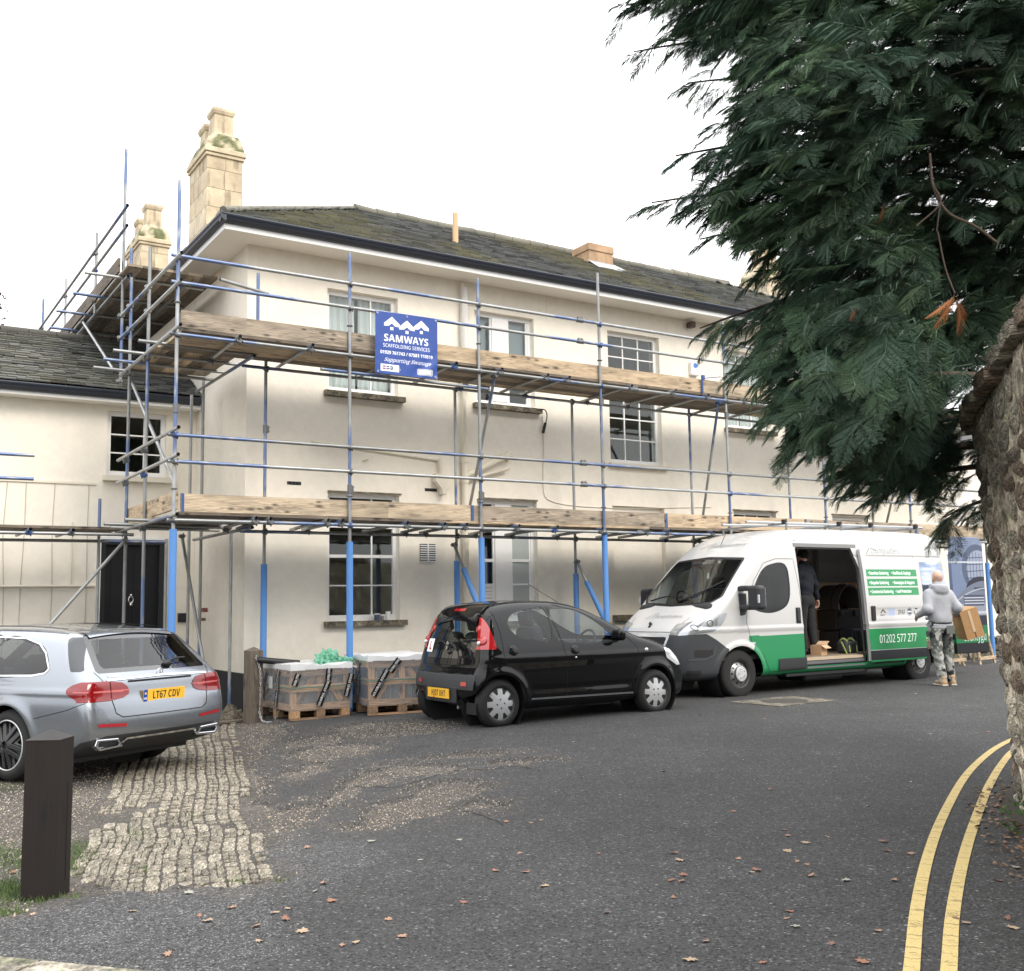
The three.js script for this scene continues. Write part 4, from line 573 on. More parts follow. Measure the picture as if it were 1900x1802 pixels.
function faceOut(g) { const p = g.attributes.position, n = g.attributes.normal, ix = g.index.array, a = V(), b = V(), c = V(), m = V(); for (let i = 0; i < ix.length; i += 3) { a.fromBufferAttribute(p, ix[i]); b.fromBufferAttribute(p, ix[i + 1]).sub(a); c.fromBufferAttribute(p, ix[i + 2]).sub(a); if (b.cross(c).dot(m.fromBufferAttribute(n, ix[i])) < 0) { const t = ix[i + 1]; ix[i + 1] = ix[i + 2]; ix[i + 2] = t; } } return g; }
function surfPatch(f, mode, u0, u1, v0, v1, nu = 12, nv = 8, lift = 0.003) {
  const pos = [], nrm = [], uv = [], idx = [];
  for (let j = 0; j <= nv; j++) for (let i = 0; i <= nu; i++) { const p = findS(f, mode, mix(u0, u1, i / nu), mix(v0, v1, j / nv)), n = gradS(f, p); pos.push(p[0] + n.x * lift, p[1] + n.y * lift, p[2] + n.z * lift); nrm.push(n.x, n.y, n.z); uv.push(i / nu, j / nv); }
  for (let j = 0; j < nv; j++) for (let i = 0; i < nu; i++) { const a = j * (nu + 1) + i; idx.push(a, a + 1, a + nu + 1, a + 1, a + nu + 2, a + nu + 1); }
  const g = new THREE.BufferGeometry(); g.setAttribute('position', new THREE.Float32BufferAttribute(pos, 3)); g.setAttribute('normal', new THREE.Float32BufferAttribute(nrm, 3)); g.setAttribute('uv', new THREE.Float32BufferAttribute(uv, 2)); g.setIndex(idx); return faceOut(g);
}
function surfLine(f, mode, pts, w = 0.006, lift = 0.0015, closed = false) { // a thin strip lying on the surface
  const l = []; const src = closed ? [...pts, pts[0]] : pts; for (let i = 0; i < src.length - 1; i++) { const n = Math.max(2, Math.ceil(Math.hypot(src[i + 1][0] - src[i][0], src[i + 1][1] - src[i][1]) / 0.03)); for (let k = 0; k < n; k++) l.push([0, 1].map((c) => mix(src[i][c], src[i + 1][c], k / n))); } l.push(src[src.length - 1]);
  const P = l.map(([a, b]) => { const p = findS(f, mode, a, b), n = gradS(f, p); return [V(...p).addScaledVector(n, lift), n]; }), pos = [], nrm = [], idx = [];
  P.forEach(([p, n], i) => { const t = P[Math.min(i + 1, P.length - 1)][0].clone().sub(P[Math.max(i - 1, 0)][0]).normalize(), s = t.clone().cross(n).multiplyScalar(w / 2); for (const k of [-1, 1]) { pos.push(p.x + s.x * k, p.y + s.y * k, p.z + s.z * k); nrm.push(n.x, n.y, n.z); } if (i) { const a = (i - 1) * 2; idx.push(a, a + 1, a + 2, a + 1, a + 3, a + 2); } });
  const g = new THREE.BufferGeometry(); g.setAttribute('position', new THREE.Float32BufferAttribute(pos, 3)); g.setAttribute('normal', new THREE.Float32BufferAttribute(nrm, 3)); g.setIndex(idx); return faceOut(g);
}
const sideF = (poly, r = 0, sgn = 0, gate = 0.3) => { const s = sdPoly(poly); return (x, y, z, nx, ny, nz) => Math.max(s(x, y) - r, (gate - Math.abs(nz)) * 0.25, sgn ? -z * sgn : -1); };
const rearF = (poly, r = 0, gate = 0.12) => { const s = sdPoly(poly); return (x, y, z, nx) => Math.max(s(z, y) - r, (nx + gate) * 0.25, x - 1.6); };
const frontF = (poly, r = 0, gate = 0.15, xmin = 3) => { const s = sdPoly(poly); return (x, y, z, nx) => Math.max(s(z, y) - r, (gate - nx) * 0.25, xmin - x); };
const circle = (cx, cy, r, n = 40) => Array.from({ length: n }, (_, i) => [cx + r * Math.cos(i / n * 2 * Math.PI), cy + r * Math.sin(i / n * 2 * Math.PI)]);
const mirrorZ = (l) => l.map(([a, b]) => [-a, b]);
// wheel lying in the xy plane, outer face towards +z
function wheel(parent, x, y, z, R, w, rimR, style, sgn) {
  const grp = new THREE.Mesh(lathe([[rimR, -w / 2], [rimR + 0.012, -w / 2 - 0.004], [R - 0.05, -w / 2 - 0.006], [R - 0.014, -w / 2 + 0.018], [R - 0.003, -w / 2 + 0.045], [R, 0], [R - 0.003, w / 2 - 0.045], [R - 0.014, w / 2 - 0.018], [R - 0.05, w / 2 + 0.006], [rimR + 0.012, w / 2 + 0.004], [rimR, w / 2], [rimR - 0.012, w / 2 - 0.012]], 56).rotateX(Math.PI / 2), M.rubber);
  grp.name = 'wheel'; grp.position.set(x, y, z); if (sgn < 0) grp.rotation.y = Math.PI; parent.add(grp); grp.rotation.z = 0.3 * x;
  const sub = (n, g, m) => { const q = new THREE.Mesh(g, m); q.name = n; grp.add(q); return q; };
  sub('tread', merge([...Array(3)].map((_, k) => new THREE.TorusGeometry(R - 0.0015, 0.004, 4, 56).translate(0, 0, (k - 1) * w * 0.22))), M.black);
  sub('brake_disc', new THREE.CylinderGeometry(rimR * 0.9, rimR * 0.9, 0.02, 32).rotateX(Math.PI / 2).translate(0, 0, w / 2 - 0.09), std(0.03, 0.03, 0.03, 0.6, { metalness: 0.5 }));
  sub('rim_barrel', lathe([[rimR - 0.004, w / 2 - 0.002], [rimR - 0.016, w / 2 - 0.01], [rimR - 0.022, w / 2 - 0.10]], 48).rotateX(Math.PI / 2).scale(1, 1, 1), style.barrel);
  const dish = (g, depth, z0) => { const p = g.attributes.position; for (let i = 0; i < p.count; i++) { const r = Math.hypot(p.getX(i), p.getY(i)) / rimR; p.setZ(i, p.getZ(i) + z0 + depth(r)); } g.computeVertexNormals(); return g; };
  style.make(sub, rimR, w / 2, dish);
  return grp;
}
const silver = std(0.56, 0.57, 0.58, 0.35, { metalness: 0.4 });
const polar = (zf, z0, r0, r1, a0, a1, taper, lift, nr = 6, na = 8) => { const g = new THREE.PlaneGeometry(1, 1, na, nr), p = g.attributes.position; for (let i = 0; i < p.count; i++) { const t = p.getY(i) + 0.5, r = mix(r0, r1, t) * (1 - 0.06 * (p.getX(i) * 2) ** 2 * t), h = (a1 - a0) / 2 * mix(taper, 1, t), a = (a0 + a1) / 2 + p.getX(i) * 2 * h; p.setXYZ(i, r * Math.cos(a), r * Math.sin(a), zf(r) + z0 + lift); } g.computeVertexNormals(); return g; };
const hubcap = { barrel: std(0.05, 0.05, 0.05, 0.7), make: (sub, r, z) => {
  const zf = (q) => 0.028 * Math.cos(q / r * 1.5) - 0.026, cap = sub('hubcap', lathe([...Array(14)].map((_, i) => [Math.max(0.0005, r * i / 13), zf(r * i / 13)]), 56).rotateX(Math.PI / 2).translate(0, 0, z), silver);
  for (let k = 0; k < 8; k++) sub('hubcap_slot', polar(zf, z, r * 0.58, r * 0.93, k * 0.7854 - 0.21, k * 0.7854 + 0.21, 0.5, 0.0015), M.black);
  for (let k = 0; k < 4; k++) sub('wheel_bolt', new THREE.CylinderGeometry(r * 0.05, r * 0.05, 0.006, 10).rotateX(Math.PI / 2).translate(r * 0.25 * Math.cos(k * 1.571 + 0.5), r * 0.25 * Math.sin(k * 1.571 + 0.5), z + zf(r * 0.25)), M.black);
  for (let k = 0; k < 8; k++) sub('hubcap_rib', polar(zf, z, r * 0.3, r * 0.98, (k + 0.5) * 0.7854 - 0.05, (k + 0.5) * 0.7854 + 0.05, 0.4, 0.004, 4, 2), silver); } };
const alloy = { barrel: std(0.03, 0.03, 0.032, 0.4, { metalness: 0.5 }), make: (sub, r, z, dish) => {
  const dark = std(0.05, 0.052, 0.055, 0.35, { metalness: 0.4 });
  for (let k = 0; k < 5; k++) for (const s of [-1, 1]) { const a = k / 5 * 6.2832, sp = extr([[r * 0.16, -0.02], [r * 0.16, 0.02], [r * 0.98, 0.017], [r * 0.98, -0.017]], 0.03, 0.004).rotateZ(s * 0.10).translate(0, s * 0.022, 0).rotateZ(a); sub('spoke', dish(sp.toNonIndexed(), (q) => -0.03 * q * q + 0.004, z - 0.05), silver); sub('spoke_side', dish(sp.toNonIndexed().clone().scale(1, 1, 1), (q) => -0.03 * q * q - 0.02, z - 0.06), dark); }
  sub('wheel_hub', new THREE.CylinderGeometry(r * 0.17, r * 0.2, 0.05, 24).rotateX(Math.PI / 2).translate(0, 0, z - 0.03), dark); sub('rim_lip', new THREE.TorusGeometry(r - 0.012, 0.008, 8, 56).translate(0, 0, z - 0.004), silver); } };
const steelWheel = { barrel: std(0.10, 0.10, 0.10, 0.5, { metalness: 0.5 }), make: (sub, r, z, dish) => {
  const zf = (q) => -0.06 + 0.05 * sstep(r, r * 0.5, q); sub('wheel_disc', lathe([...Array(14)].map((_, i) => [Math.max(0.0005, r * 0.96 * i / 13), zf(r * 0.96 * i / 13)]), 56).rotateX(Math.PI / 2).translate(0, 0, z), std(0.32, 0.32, 0.33, 0.4, { metalness: 0.7 }));
  for (let k = 0; k < 10; k++) sub('wheel_hole', polar(zf, z, r * 0.62, r * 0.77, k * 0.6283 - 0.10, k * 0.6283 + 0.10, 0.9, 0.002, 3, 4), M.black);
  const cap = sub('hub_cap', dish(extr(circle(0, 0, r * 0.5, 40), 0.012, 0.006, [...Array(5)].map((_, k) => circle(r * 0.3 * Math.cos(k * 1.2566), r * 0.3 * Math.sin(k * 1.2566), r * 0.075, 12))).toNonIndexed(), (q) => 0.02 * (1 - q * q), z), silver);
  for (let k = 0; k < 5; k++) sub('wheel_bolt', new THREE.CylinderGeometry(r * 0.07, r * 0.07, 0.02, 10).rotateX(Math.PI / 2).translate(r * 0.3 * Math.cos(k * 1.2566), r * 0.3 * Math.sin(k * 1.2566), z), M.black); } };
function plate(text, w = 0.52, h = 0.115, band = true) {
  const t = canvasTex(512, 112, (g) => { g.fillStyle = '#f0b93a'; g.fillRect(0, 0, 512, 112); let x0 = 12; if (band) { g.fillStyle = '#2148a0'; g.fillRect(0, 0, 48, 112); g.fillStyle = '#f4d03a'; g.beginPath(); g.arc(24, 36, 11, 0, 7); g.fill(); g.fillStyle = '#fff'; g.font = 'bold 26px sans-serif'; g.textAlign = 'center'; g.fillText('GB', 24, 92); x0 = 54; } g.fillStyle = '#151310'; g.textAlign = 'center'; g.font = 'bold 98px sans-serif'; g.save(); g.translate((x0 + 506) / 2, 91); g.scale(0.80, 1); g.fillText(text, 0, 0); g.restore(); });
  return std(1, 1, 1, 0.4, { map: t });
}
const quadBox = (w, h, d = 0.008) => new THREE.BoxGeometry(w, h, d);
const tint = phys(0.70, 0.76, 0.77, 0.015, { transmission: 1, thickness: 0, ior: 1.5 }), darkTint = phys(0.05, 0.055, 0.06, 0.02, { transmission: 1, thickness: 0, ior: 1.5 });
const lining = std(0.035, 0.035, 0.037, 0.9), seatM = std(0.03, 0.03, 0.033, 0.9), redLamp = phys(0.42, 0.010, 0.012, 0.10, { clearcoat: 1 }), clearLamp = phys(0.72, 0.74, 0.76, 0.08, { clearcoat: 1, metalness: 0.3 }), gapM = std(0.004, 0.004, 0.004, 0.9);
function seats(o, list) { for (const [x, y, z, w, big] of list) { const s = addL(o, 'seat', merge([rbox(0.5, 0.16, w, 0.06).translate(x, y, z), rbox(0.14, big ?? 0.62, w, 0.06).rotateZ(0.22).translate(x - 0.3, y + 0.32, z)]), seatM); addL(s, 'headrest', rbox(0.09, 0.18, 0.26, 0.04).rotateZ(0.2).translate(x - 0.40, y + 0.32 + (big ?? 0.62) / 2 + 0.1, z), seatM); } }
const steering = (o, x, y, z) => { const s = addL(o, 'steering_wheel', new THREE.TorusGeometry(0.185, 0.016, 8, 32).rotateY(Math.PI / 2).rotateZ(-0.45), M.black, [x, y, z]); addL(s, 'wheel_spokes', merge([new THREE.BoxGeometry(0.03, 0.05, 0.34), rbox(0.05, 0.12, 0.13, 0.03)]).rotateZ(-0.45), M.black); };
// ===== small black hatchback =====
{
  const X = 6.27, sc = 1.0, car = thing('black_hatchback', 'small glossy black hatchback with red tail lamps and silver hubcaps parked beside the shrink-wrapped pallets', 'car', V(X + 1.6, 0.066, -11.36), 0.5 * D2R);
  const T = -1.6, A = (n, g, m, par = car) => addL(par, n, g.translate(T, 0, 0), m);
  const side = [[0.12, 0.22], [-0.02, 0.30], [-0.07, 0.44], [-0.06, 0.60], [-0.01, 0.70], [0.02, 0.80], [0.07, 0.98], [0.13, 1.16], [0.19, 1.33, 1], [0.32, 1.43], [0.6, 1.475], [0.95, 1.485], [1.3, 1.465], [1.62, 1.40], [1.9, 1.285], [2.2, 1.13], [2.45, 1.02], [2.66, 0.965], [2.95, 0.87], [3.18, 0.73], [3.31, 0.58], [3.36, 0.42], [3.33, 0.26], [3.2, 0.2], [2.6, 0.19], [0.6, 0.19]];
  const arch = (x, y, cx) => { const r = Math.hypot(x - cx, (y - 0.285)); return 0.022 * Math.exp(-(((r - 0.36) / 0.05) ** 2)) * sstep(0.15, 0.3, y); };
  const f = shell(side, [[0.18, 0.74], [0.3, 0.785], [0.5, 0.805], [0.7, 0.812], [0.85, 0.80], [0.98, 0.765], [1.2, 0.685], [1.35, 0.61], [1.5, 0.52]], [[-0.1, 0.94], [0.2, 0.985], [0.6, 1.0], [1.2, 1], [2.4, 0.99], [2.8, 0.95], [3.1, 0.87], [3.36, 0.74]], { xm: 1.6, bow: 0.06, crown: 0.045, cy0: 0.9, cy1: 1.4, k: 0.10, mod: (x, y) => arch(x, y, 0.3) + arch(x, y, 2.67) + 0.010 * sstep(0.86, 0.80, y) * sstep(0.74, 0.80, y) - 0.012 * sstep(0.06, 0, Math.abs(y - 0.42)) * sstep(0.6, 0.9, x) * sstep(2.4, 2.1, x) });
  let g = nets(f, [-0.2, 0.1, -0.95], [3.5, 1.6, 0.95], 0.024);
  const take = (fn) => { const [a, b] = cut(g, fn); g = b; return a; };
  const paint = phys(0.004, 0.0043, 0.0052, 0.4, { clearcoat: 0.75, clearcoatRoughness: 0.015, specularIntensity: 0.05 });
  for (const cx of [0.3, 2.67]) take((x, y, z, nx, ny, nz) => Math.max(Math.hypot(x - cx, y - 0.285) - 0.335, 0.5 - Math.abs(z)));
  const rw = [[0.49, 1.17], [0.60, 1.06], [0.80, 1.02], [1.05, 1.015], [1.05, 1.36], [0.85, 1.365], [0.65, 1.33], [0.53, 1.27]], fw = [[1.17, 1.0], [2.05, 0.965], [2.0, 1.01], [1.78, 1.20], [1.58, 1.32], [1.4, 1.365], [1.17, 1.375]];
  for (const q0 of [rw, fw]) for (const s of [1, -1]) { const q = smoothPoly(q0, 4), win = take(sideF(q, 0.012, s)); A('side_window', offset(win, -0.004), tint); const ring = take(sideF(q, 0.028, s)); A('window_seal', ring, M.black); }
  const wsf = frontF([[-0.60, 1.02], [0.60, 1.02], [0.52, 1.36], [-0.52, 1.36]], 0.03, 0.2, 1.4); A('windscreen', offset(take(wsf), -0.004), tint);
  const tg = rearF([[-0.52, 0.83], [0.52, 0.83], [0.58, 0.95], [0.47, 1.30], [-0.47, 1.30], [-0.58, 0.95]], 0.03, 0.25); const rg = take(tg), [rin, rout] = cut(rg, rearF([[-0.42, 0.95], [0.42, 0.95], [0.40, 1.24], [-0.40, 1.24]], 0.06, 0.1));
  A('rear_window', offset(rin, -0.002), phys(0.55, 0.6, 0.6, 0.015, { transmission: 1, thickness: 0, ior: 1.5 })); A('tailgate_glass', offset(rout, -0.002), phys(0.006, 0.007, 0.008, 0.03, { clearcoat: 1 }));
  for (const s of [1, -1]) { const lamp = take(sideF([[-0.05, 0.92], [0.25, 0.92], [0.185, 1.33], [0.15, 1.33]], 0.008, s, 0.0)); const lm = A('tail_lamp', largest(offset(lamp, 0.006)), redLamp); for (const [x, y, r] of [[0.13, 1.01, 0.058], [0.155, 1.15, 0.046]]) { const p = findS(f, s > 0 ? 'right' : 'left', x, y), n = gradS(f, p); const b = new THREE.SphereGeometry(r, 18, 12).scale(1, 1, 0.45).applyQuaternion(new THREE.Quaternion().setFromUnitVectors(V(0, 0, 1), n)).translate(p[0], p[1], p[2]); A('lamp_bulb', b, redLamp, lm); } const p = findS(f, s > 0 ? 'right' : 'left', 0.11, 0.985), n = gradS(f, p); A('lamp_reflector', new THREE.SphereGeometry(0.026, 14, 10).translate(p[0] + n.x * 0.02, p[1], p[2] + n.z * 0.02), clearLamp, lm); }
  A('bumper_insert', offset(take(rearF([[-0.68, 0.47], [0.68, 0.47], [0.70, 0.60], [-0.70, 0.60]], 0.02, 0.05)), 0.004), std(0.045, 0.048, 0.052, 0.65)); 
  for (const s of [1, -1]) A('bumper_reflector', surfPatch(f, 'rear', s * 0.58, s * 0.47, 0.49, 0.54, 4, 3, 0.012), redLamp);
  for (const s of [1, -1]) A('headlamp', offset(take(sideF([[2.86, 0.83], [3.1, 0.78], [3.26, 0.62], [3.1, 0.62], [2.9, 0.72]], 0.015, s, -2)), 0.004), clearLamp);
  A('lower_grille', take(frontF([[-0.5, 0.3], [0.5, 0.3], [0.55, 0.48], [-0.55, 0.48]], 0.03, 0.2, 3)), M.black);
  A('interior_lining', offset(g, -0.03), lining); A('body', g, paint);
  const line = (mode, pts, w) => A('shut_line', surfLine(f, mode, pts, w), gapM);
  for (const m of ['right', 'left']) { line(m, [[0.30, 1.36], [0.345, 1.1], [0.35, 0.78], [0.42, 0.71], [0.62, 0.58], [0.68, 0.42], [0.69, 0.29], [1.24, 0.28], [1.25, 0.7], [1.2, 1.0], [1.10, 1.40]]); line(m, [[1.24, 0.28], [2.28, 0.27], [2.36, 0.5], [2.38, 0.86], [2.2, 1.02]]); A('sill_strip', surfLine(f, m, [[0.72, 0.315], [2.28, 0.30]], 0.022, 0.006), M.chrome); for (const [x, y] of [[0.48, 0.89], [1.38, 0.865]]) { const h = A('door_handle', surfPatch(f, m, x - 0.065, x + 0.065, y - 0.055, y + 0.055, 4, 4, 0.002), M.black); const p = findS(f, m, x, y), n = gradS(f, p); A('handle_bowl', new THREE.SphereGeometry(0.062, 20, 10).scale(1.1, 1, 0.28).applyQuaternion(new THREE.Quaternion().setFromUnitVectors(V(0, 0, 1), n)).translate(p[0], p[1], p[2]), paint, h); }
    const q = findS(f, m, 1.38, 0.775), z = Math.sign(q[2]); A('door_lock', new THREE.SphereGeometry(0.014, 10, 8).translate(q[0], q[1], q[2]), M.chrome); const r = findS(f, m, 2.52, 0.83); A('side_repeater', new THREE.SphereGeometry(0.022, 12, 8).scale(1.4, 1, 0.5).translate(r[0], r[1], r[2]), clearLamp);
    A('door_mirror', merge([rbox(0.12, 0.14, 0.2, 0.05, 3).translate(2.02, 1.03, z * 0.86), rbox(0.08, 0.05, 0.14, 0.02).translate(2.06, 0.98, z * 0.76)]), paint); }
  line('rear', [[-0.62, 1.32], [-0.63, 0.9], [-0.60, 0.72], [0.60, 0.72], [0.63, 0.9], [0.62, 1.32]]); line('top', [[0.24, -0.5], [0.24, 0.5]]);
  A('brake_light', surfPatch(f, 'rear', -0.13, 0.13, 1.355, 1.385, 6, 2, 0.012), redLamp); A('roof_spoiler', surfPatch(f, 'top', 0.16, 0.34, -0.5, 0.5, 4, 12, 0.012), paint);
  A('number_plate', quadBox(0.52, 0.115).rotateY(-Math.PI / 2).translate(-0.095, 0.39, 0), plate('HJ07 XHT', 0.52, 0.115, false)); A('plate_recess', rbox(0.04, 0.2, 0.74, 0.02).translate(-0.055, 0.38, 0), M.trim);
  const lt = canvasTex(128, 128, (q) => { q.fillStyle = '#fff'; q.fillRect(0, 0, 128, 128); q.fillStyle = '#a81e2c'; q.fillRect(44, 24, 18, 80); q.fillRect(44, 88, 46, 18); }); A('learner_plate', surfPatch(f, 'rear', -0.56, -0.40, 0.86, 1.02, 5, 5, 0.008), std(1, 1, 1, 0.5, { map: lt }));
  // small standing-beast badge, rear wiper
  const badge = extr([[0, 0], [0.02, 0.03], [0.012, 0.06], [0.035, 0.075], [0.03, 0.095], [0.01, 0.09], [0.0, 0.11], [-0.02, 0.1], [-0.03, 0.075], [-0.012, 0.065], [-0.025, 0.04], [-0.02, 0.02], [-0.035, 0.0], [-0.012, 0.004], [-0.005, 0.02], [0.004, 0.0]], 0.006).rotateY(-Math.PI / 2).rotateZ(-0.16); const bp = findS(f, 'rear', -0.02, 0.91); A('badge', badge.translate(bp[0] - 0.01, bp[1] - 0.02, bp[2]), M.chrome);
  A('rear_wiper', merge([pipe([[0.05, 0.93], [-0.2, 1.0], [-0.33, 0.97]].map(([z, y]) => { const p = findS(f, 'rear', z, y); return V(p[0] - 0.02, p[1], p[2]); }), 0.009, 6), new THREE.SphereGeometry(0.028, 12, 8).translate(bp[0] - 0.012, 0.87, 0.05)]), M.black);
  A('aerial', cyl(V(1.45, 1.45, 0.35), V(1.0, 1.68, 0.36), 0.004, 5), M.black);
  A('mud_flap', box(0.0, 0.03, 0.17, 0.3, 0.5, 0.72), M.black); A('exhaust_pipe', cyl(V(0.0, 0.23, 0.3), V(0.2, 0.23, 0.3), 0.022, 12), M.steel);
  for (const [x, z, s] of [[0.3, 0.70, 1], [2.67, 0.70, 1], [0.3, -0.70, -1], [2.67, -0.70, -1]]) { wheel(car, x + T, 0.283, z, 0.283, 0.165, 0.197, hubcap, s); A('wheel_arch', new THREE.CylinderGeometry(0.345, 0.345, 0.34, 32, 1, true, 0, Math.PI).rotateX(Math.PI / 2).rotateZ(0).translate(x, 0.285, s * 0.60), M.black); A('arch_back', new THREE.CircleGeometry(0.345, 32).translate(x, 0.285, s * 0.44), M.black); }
  seats(car, [[1.35 + T, 0.52, 0.36, 0.46], [1.35 + T, 0.52, -0.36, 0.46], [0.62 + T, 0.54, 0.34, 0.5, 0.5], [0.62 + T, 0.54, -0.34, 0.5, 0.5]]);
  A('dashboard', rbox(0.42, 0.22, 1.3, 0.08).translate(2.15, 0.84, 0), seatM); steering(car, 1.86 + T, 0.92, 0.36);
  A('carrier_bag', rbox(0.22, 0.3, 0.3, 0.1).translate(0.42, 0.98, 0.2), std(0.7, 0.75, 0.8, 0.7));
}
// ===== silver estate car =====
{
  const car = thing('silver_estate_car', 'silver estate car with red tail lamps and yellow rear plate parked by the black door', 'car', V(1.60, -0.088, -12.83), 118.4 * D2R);
  const T = -2.465, A = (n, g, m, par = car) => addL(par, n, g.translate(T, 0, 0), m);
  const side = [[0.30, 0.25], [0.12, 0.32], [0.03, 0.42], [0.0, 0.55], [0.02, 0.70], [0.05, 0.80], [0.07, 0.92], [0.12, 0.985, 1], [0.26, 1.12], [0.42, 1.28], [0.50, 1.365, 1], [0.62, 1.40], [1.1, 1.445], [1.7, 1.468], [2.3, 1.455], [2.7, 1.41], [3.0, 1.30], [3.4, 1.09], [3.65, 0.985], [3.9, 0.95], [4.4, 0.87], [4.75, 0.74], [4.9, 0.56], [4.93, 0.4], [4.86, 0.24], [4.6, 0.19], [0.9, 0.2]];
  const arch = (x, y, cx) => { const r = Math.hypot(x - cx, (y - 0.33)); return 0.018 * Math.exp(-(((r - 0.40) / 0.06) ** 2)) * sstep(0.15, 0.3, y); };
  const f = shell(side, [[0.2, 0.85], [0.35, 0.90], [0.55, 0.92], [0.72, 0.925], [0.86, 0.905], [0.99, 0.862], [1.15, 0.79], [1.3, 0.70], [1.40, 0.62], [1.5, 0.52]], [[-0.05, 0.93], [0.3, 0.975], [0.9, 1], [3.6, 1], [4.2, 0.96], [4.6, 0.87], [4.93, 0.7]], { xm: 2.465, bow: 0.035, crown: 0.05, cy0: 0.9, cy1: 1.35, k: 0.10, mod: (x, y) => arch(x, y, 1.14) + arch(x, y, 4.08) - 0.010 * sstep(0.07, 0, Math.abs(y - 0.58)) * sstep(1.5, 1.8, x) * sstep(3.7, 3.4, x) + 0.008 * sstep(0.90, 0.85, y) * sstep(0.79, 0.84, y) });
  let g = nets(f, [-0.15, 0.1, -1.05], [5.05, 1.6, 1.05], 0.027);
  const take = (fn) => { const [a, b] = cut(g, fn); g = b; return a; };
  const paint = phys(0.27, 0.295, 0.33, 0.26, { metalness: 0.75, clearcoat: 1, clearcoatRoughness: 0.03 });
  for (const cx of [1.14, 4.08]) take((x, y, z) => Math.max(Math.hypot(x - cx, y - 0.34) - 0.375, 0.55 - Math.abs(z)));
  const qw = [[0.72, 1.06], [0.86, 1.03], [1.48, 1.015], [1.50, 1.31], [1.2, 1.30], [0.95, 1.25], [0.80, 1.17]], dw = [[1.56, 1.01], [2.42, 0.995], [2.42, 1.32], [2.0, 1.33], [1.57, 1.315]], fw = [[2.48, 0.99], [3.38, 0.965], [3.1, 1.15], [2.8, 1.28], [2.48, 1.32]];
  for (const q0 of [qw, dw, fw]) for (const sg of [1, -1]) { const q = smoothPoly(q0, 4); A('side_window', offset(take(sideF(q, 0.010, sg)), -0.004), phys(0.30, 0.32, 0.33, 0.02, { transmission: 1, thickness: 0, ior: 1.5 })); A('window_trim', take(sideF(q, 0.033, sg)), M.black); }
  for (const m of ['left', 'right']) { A('chrome_trim', surfLine(f, m, [[0.66, 1.055], [0.80, 1.20], [0.96, 1.285], [1.2, 1.335], [1.7, 1.352], [2.3, 1.355], [2.75, 1.325], [3.1, 1.19]], 0.016, 0.004), M.chrome); A('chrome_trim', surfLine(f, m, [[0.66, 1.055], [0.70, 1.015], [0.86, 0.992], [2.5, 0.96], [3.45, 0.935]], 0.018, 0.004), M.chrome); }
  A('windscreen', offset(take(frontF([[-0.68, 1.02], [0.68, 1.02], [0.58, 1.36], [-0.58, 1.36]], 0.03, 0.2, 2.4)), -0.004), tint);
  const rg = take(rearF([[-0.655, 1.03], [0.655, 1.03], [0.55, 1.34], [-0.55, 1.34]], 0.022, 0.2)), [rin, rout] = cut(rg, rearF([[-0.56, 1.08], [0.56, 1.08], [0.49, 1.29], [-0.49, 1.29]], 0.03, 0.1)); A('rear_window', offset(rin, -0.003), phys(0.8, 0.85, 0.85, 0.015, { transmission: 1, thickness: 0, ior: 1.5 })); A('rear_window_surround', offset(rout, -0.003), phys(0.01, 0.011, 0.012, 0.03, { clearcoat: 1 }));
  for (const s of [1, -1]) { A('rear_pillar_panel', take(sideF([[0.26, 1.04], [0.36, 1.04], [0.60, 1.335], [0.52, 1.335]], 0.01, s, 0.05)), std(0.05, 0.055, 0.06, 0.3)); }
  for (const s of [1, -1]) { const zz = (l) => s > 0 ? l : mirrorZ(l); const lamp = take((() => { const r = rearF(zz([[0.41, 0.815], [0.42, 0.87], [0.47, 0.908], [0.62, 0.925], [1.1, 0.935], [1.1, 0.765], [0.62, 0.765], [0.47, 0.785]]), 0.008, 0.0), q = sideF([[-0.15, 0.765], [0.14, 0.772], [0.24, 0.80], [0.32, 0.845], [0.33, 0.87], [0.28, 0.905], [0.20, 0.925], [-0.15, 0.935]], 0.008, s, -2); return (x, y, z, nx, ny, nz) => Math.min(Math.max(r(x, y, z, nx, ny, nz), z * -s, x - 0.2), Math.max(q(x, y, z, nx, ny, nz), 0.62 - z * s)); })()); const l = A('tail_lamp', largest(offset(lamp, 0.006)), phys(0.20, 0.004, 0.006, 0.12, { clearcoat: 0.7 })); A('lamp_strip', surfLine(f, 'rear', [[s * 0.47, 0.835], [s * 0.78, 0.845]], 0.014, 0.009), std(0.5, 0.12, 0.12, 0.3), l); A('lamp_strip', surfLine(f, s > 0 ? 'right' : 'left', [[0.07, 0.845], [0.24, 0.85]], 0.012, 0.009), std(0.5, 0.12, 0.12, 0.3), l); A('lamp_strip', surfLine(f, 'rear', [[s * 0.6, 0.775], [s * 0.6, 0.925]], 0.008, 0.009), gapM, l); }
  const low = [[-0.9, 0.15], [0.9, 0.15], [0.86, 0.40], [0.66, 0.44], [-0.66, 0.44], [-0.86, 0.40]]; A('rear_diffuser', take(rearF(low, 0.0, -0.9)), M.trim);
  A('interior_lining', offset(g, -0.03), lining); A('body', g, paint);
  const line = (mode, pts, w) => A('shut_line', surfLine(f, mode, pts, w), gapM);
  line('rear', [[-0.70, 1.02], [-0.66, 0.93]]); line('rear', [[0.70, 1.02], [0.66, 0.93]]); line('rear', [[-0.60, 0.77], [-0.57, 0.64], [-0.50, 0.60], [0.50, 0.60], [0.57, 0.64], [0.60, 0.77]], 0.009);
